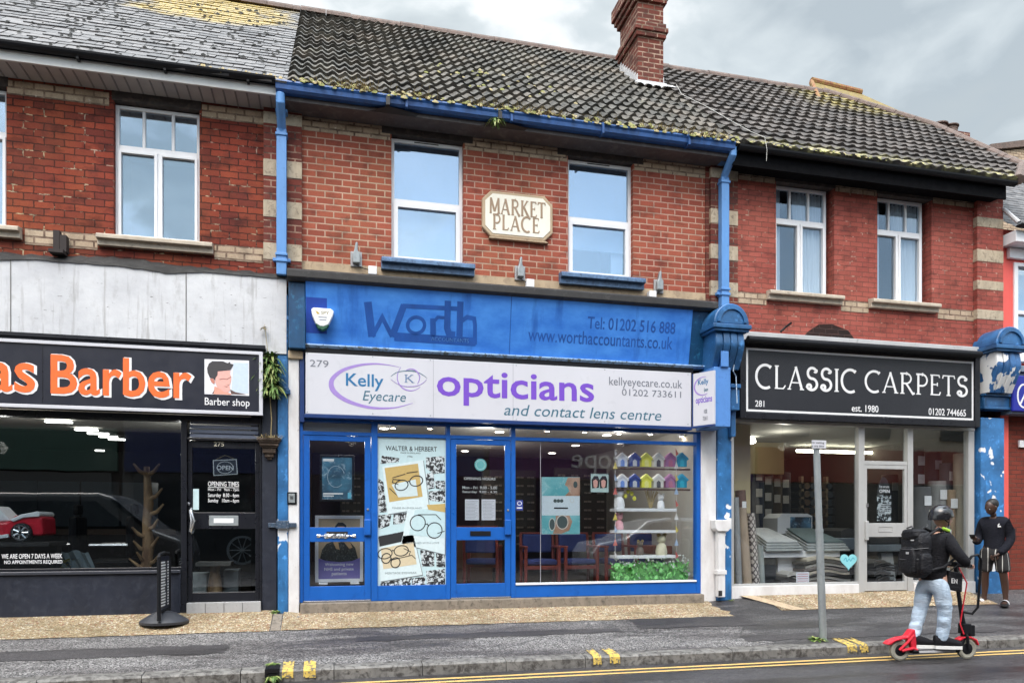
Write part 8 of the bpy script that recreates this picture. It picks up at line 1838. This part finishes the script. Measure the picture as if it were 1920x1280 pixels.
m = MB(); vs = [(.128, .062+.05*math.cos(a)*.35, 1.235+.03*math.sin(a)) for a in (0, 1)]
def m_stripe():
    t = NT('striped_shorts'); x, y, z = t.sep(); a = t.math('ARCTAN2', t.math('SUBTRACT', t.math('ABSOLUTE', y), .1), x); k = t.math('LESS_THAN', t.math('ABSOLUTE', t.math('SUBTRACT', t.math('FRACT', t.math('MULTIPLY', a, 1.25)), .5)), .05); t.col(t.mix(k, (.014, .013, .014), (.55, .53, .50))); t.set(.85); t.bump(t.noise(16, 3, .5), .4, .02); return t.m
m = MB(); m.add(*skin(*merge(limb([(0, 0, .93, .118, .15), (0, 0, .86, .122, .155)])+(None,), limb([(0,0,0,0), (.01, -.10, .76, .122), (.02, -.12, .56, .112), (.025, -.125, .50, .105)])+(1,), limb([(0,0,0,0), (.0, .10, .76, .122), (.01, .125, .56, .112), (.01, .13, .50, .105)])+(1,)))); part(m, 'shorts', m_stripe(), PED)
m = MB(); hq = Vector((.075, -.012, 1.555)); superell(m, (0, 0, 0), .099, .083, .088, .95, 22, 14); MM = Matrix.Translation(hq) @ Euler((0, R(26)-R(14), R(-22))).to_matrix().to_4x4() @ Matrix.Translation((-.018, 0, .022)); m.xf(MM); part(m, 'hair', M_HAIRD, PED)
m = MB(); m.prism([(.0, 0), (.05, .0), (.045, .02), (.018, .024), (.03, .045), (.028, .06), (.012, .055), (.0, .03)], 0, .004); m.xf(Matrix.Translation((.121, .085, 1.215)) @ Euler((0, R(-5), R(75))).to_matrix().to_4x4()); part(m, 'chest_emblem', M_WHITELET, PED, smooth=False)
for L, a, wd in ((LEG_R, -.30, 1), (LEG_L, .18, 1)):
    x, y, z = L[-1][:3]; c, s_ = math.cos(a), math.sin(a); m = MB(); out_ = [(-.07, .030), (.02, .042), (.12, .055), (.20, .050), (.235, .025)]; ring = out_+[(q, -w_) for q, w_ in out_[::-1]]; n_ = len(ring)
    m.add([(q, w_, 0) for q, w_ in ring]+[(q, w_, .026) for q, w_ in ring], [tuple(range(n_-1, -1, -1)), tuple(range(n_, 2*n_))]+[(i, (i+1) % n_, n_+(i+1) % n_, n_+i) for i in range(n_)])
    T = Matrix.Translation((x, y, 0)) @ Matrix.Rotation(a, 4, 'Z'); m.xf(T); sl = part(m, 'slider', M_TYRE, PED, smooth=False)
    m = MB(); arcs = [(.056*math.cos(R(t)), .02+.062*math.sin(R(t))) for t in range(0, 181, 15)]; m.ribbon(arcs, .008, -.0, .075); m.xf(Matrix.Rotation(R(-90), 4, 'Z')); m.xf(T @ Matrix.Translation((.075, 0, 0))); part(m, 'strap', M_UPVC if wd else M_TYRE, sl)
PH = rooted2(thing('mobile_phone', 'dark mobile phone held in the hand of the person in striped shorts', 'phone', (0, 0, 0))); m = MB(); m.box(-.075, .075, -.036, .036, -.004, .004); m.xf(Matrix.Translation((.325, -.20, 1.065)) @ Euler((0, R(-28), R(8))).to_matrix().to_4x4()); part(m, 'phone_body', M_BLACKGUT, PH, .003, False)
m = MB(); m.box(-.070, .070, -.032, .032, .0042, .005); m.xf(Matrix.Translation((.325, -.20, 1.065)) @ Euler((0, R(-28), R(8))).to_matrix().to_4x4()); part(m, 'screen', glow('phone_screen', (.5, .55, .6), .5), PH, smooth=False)
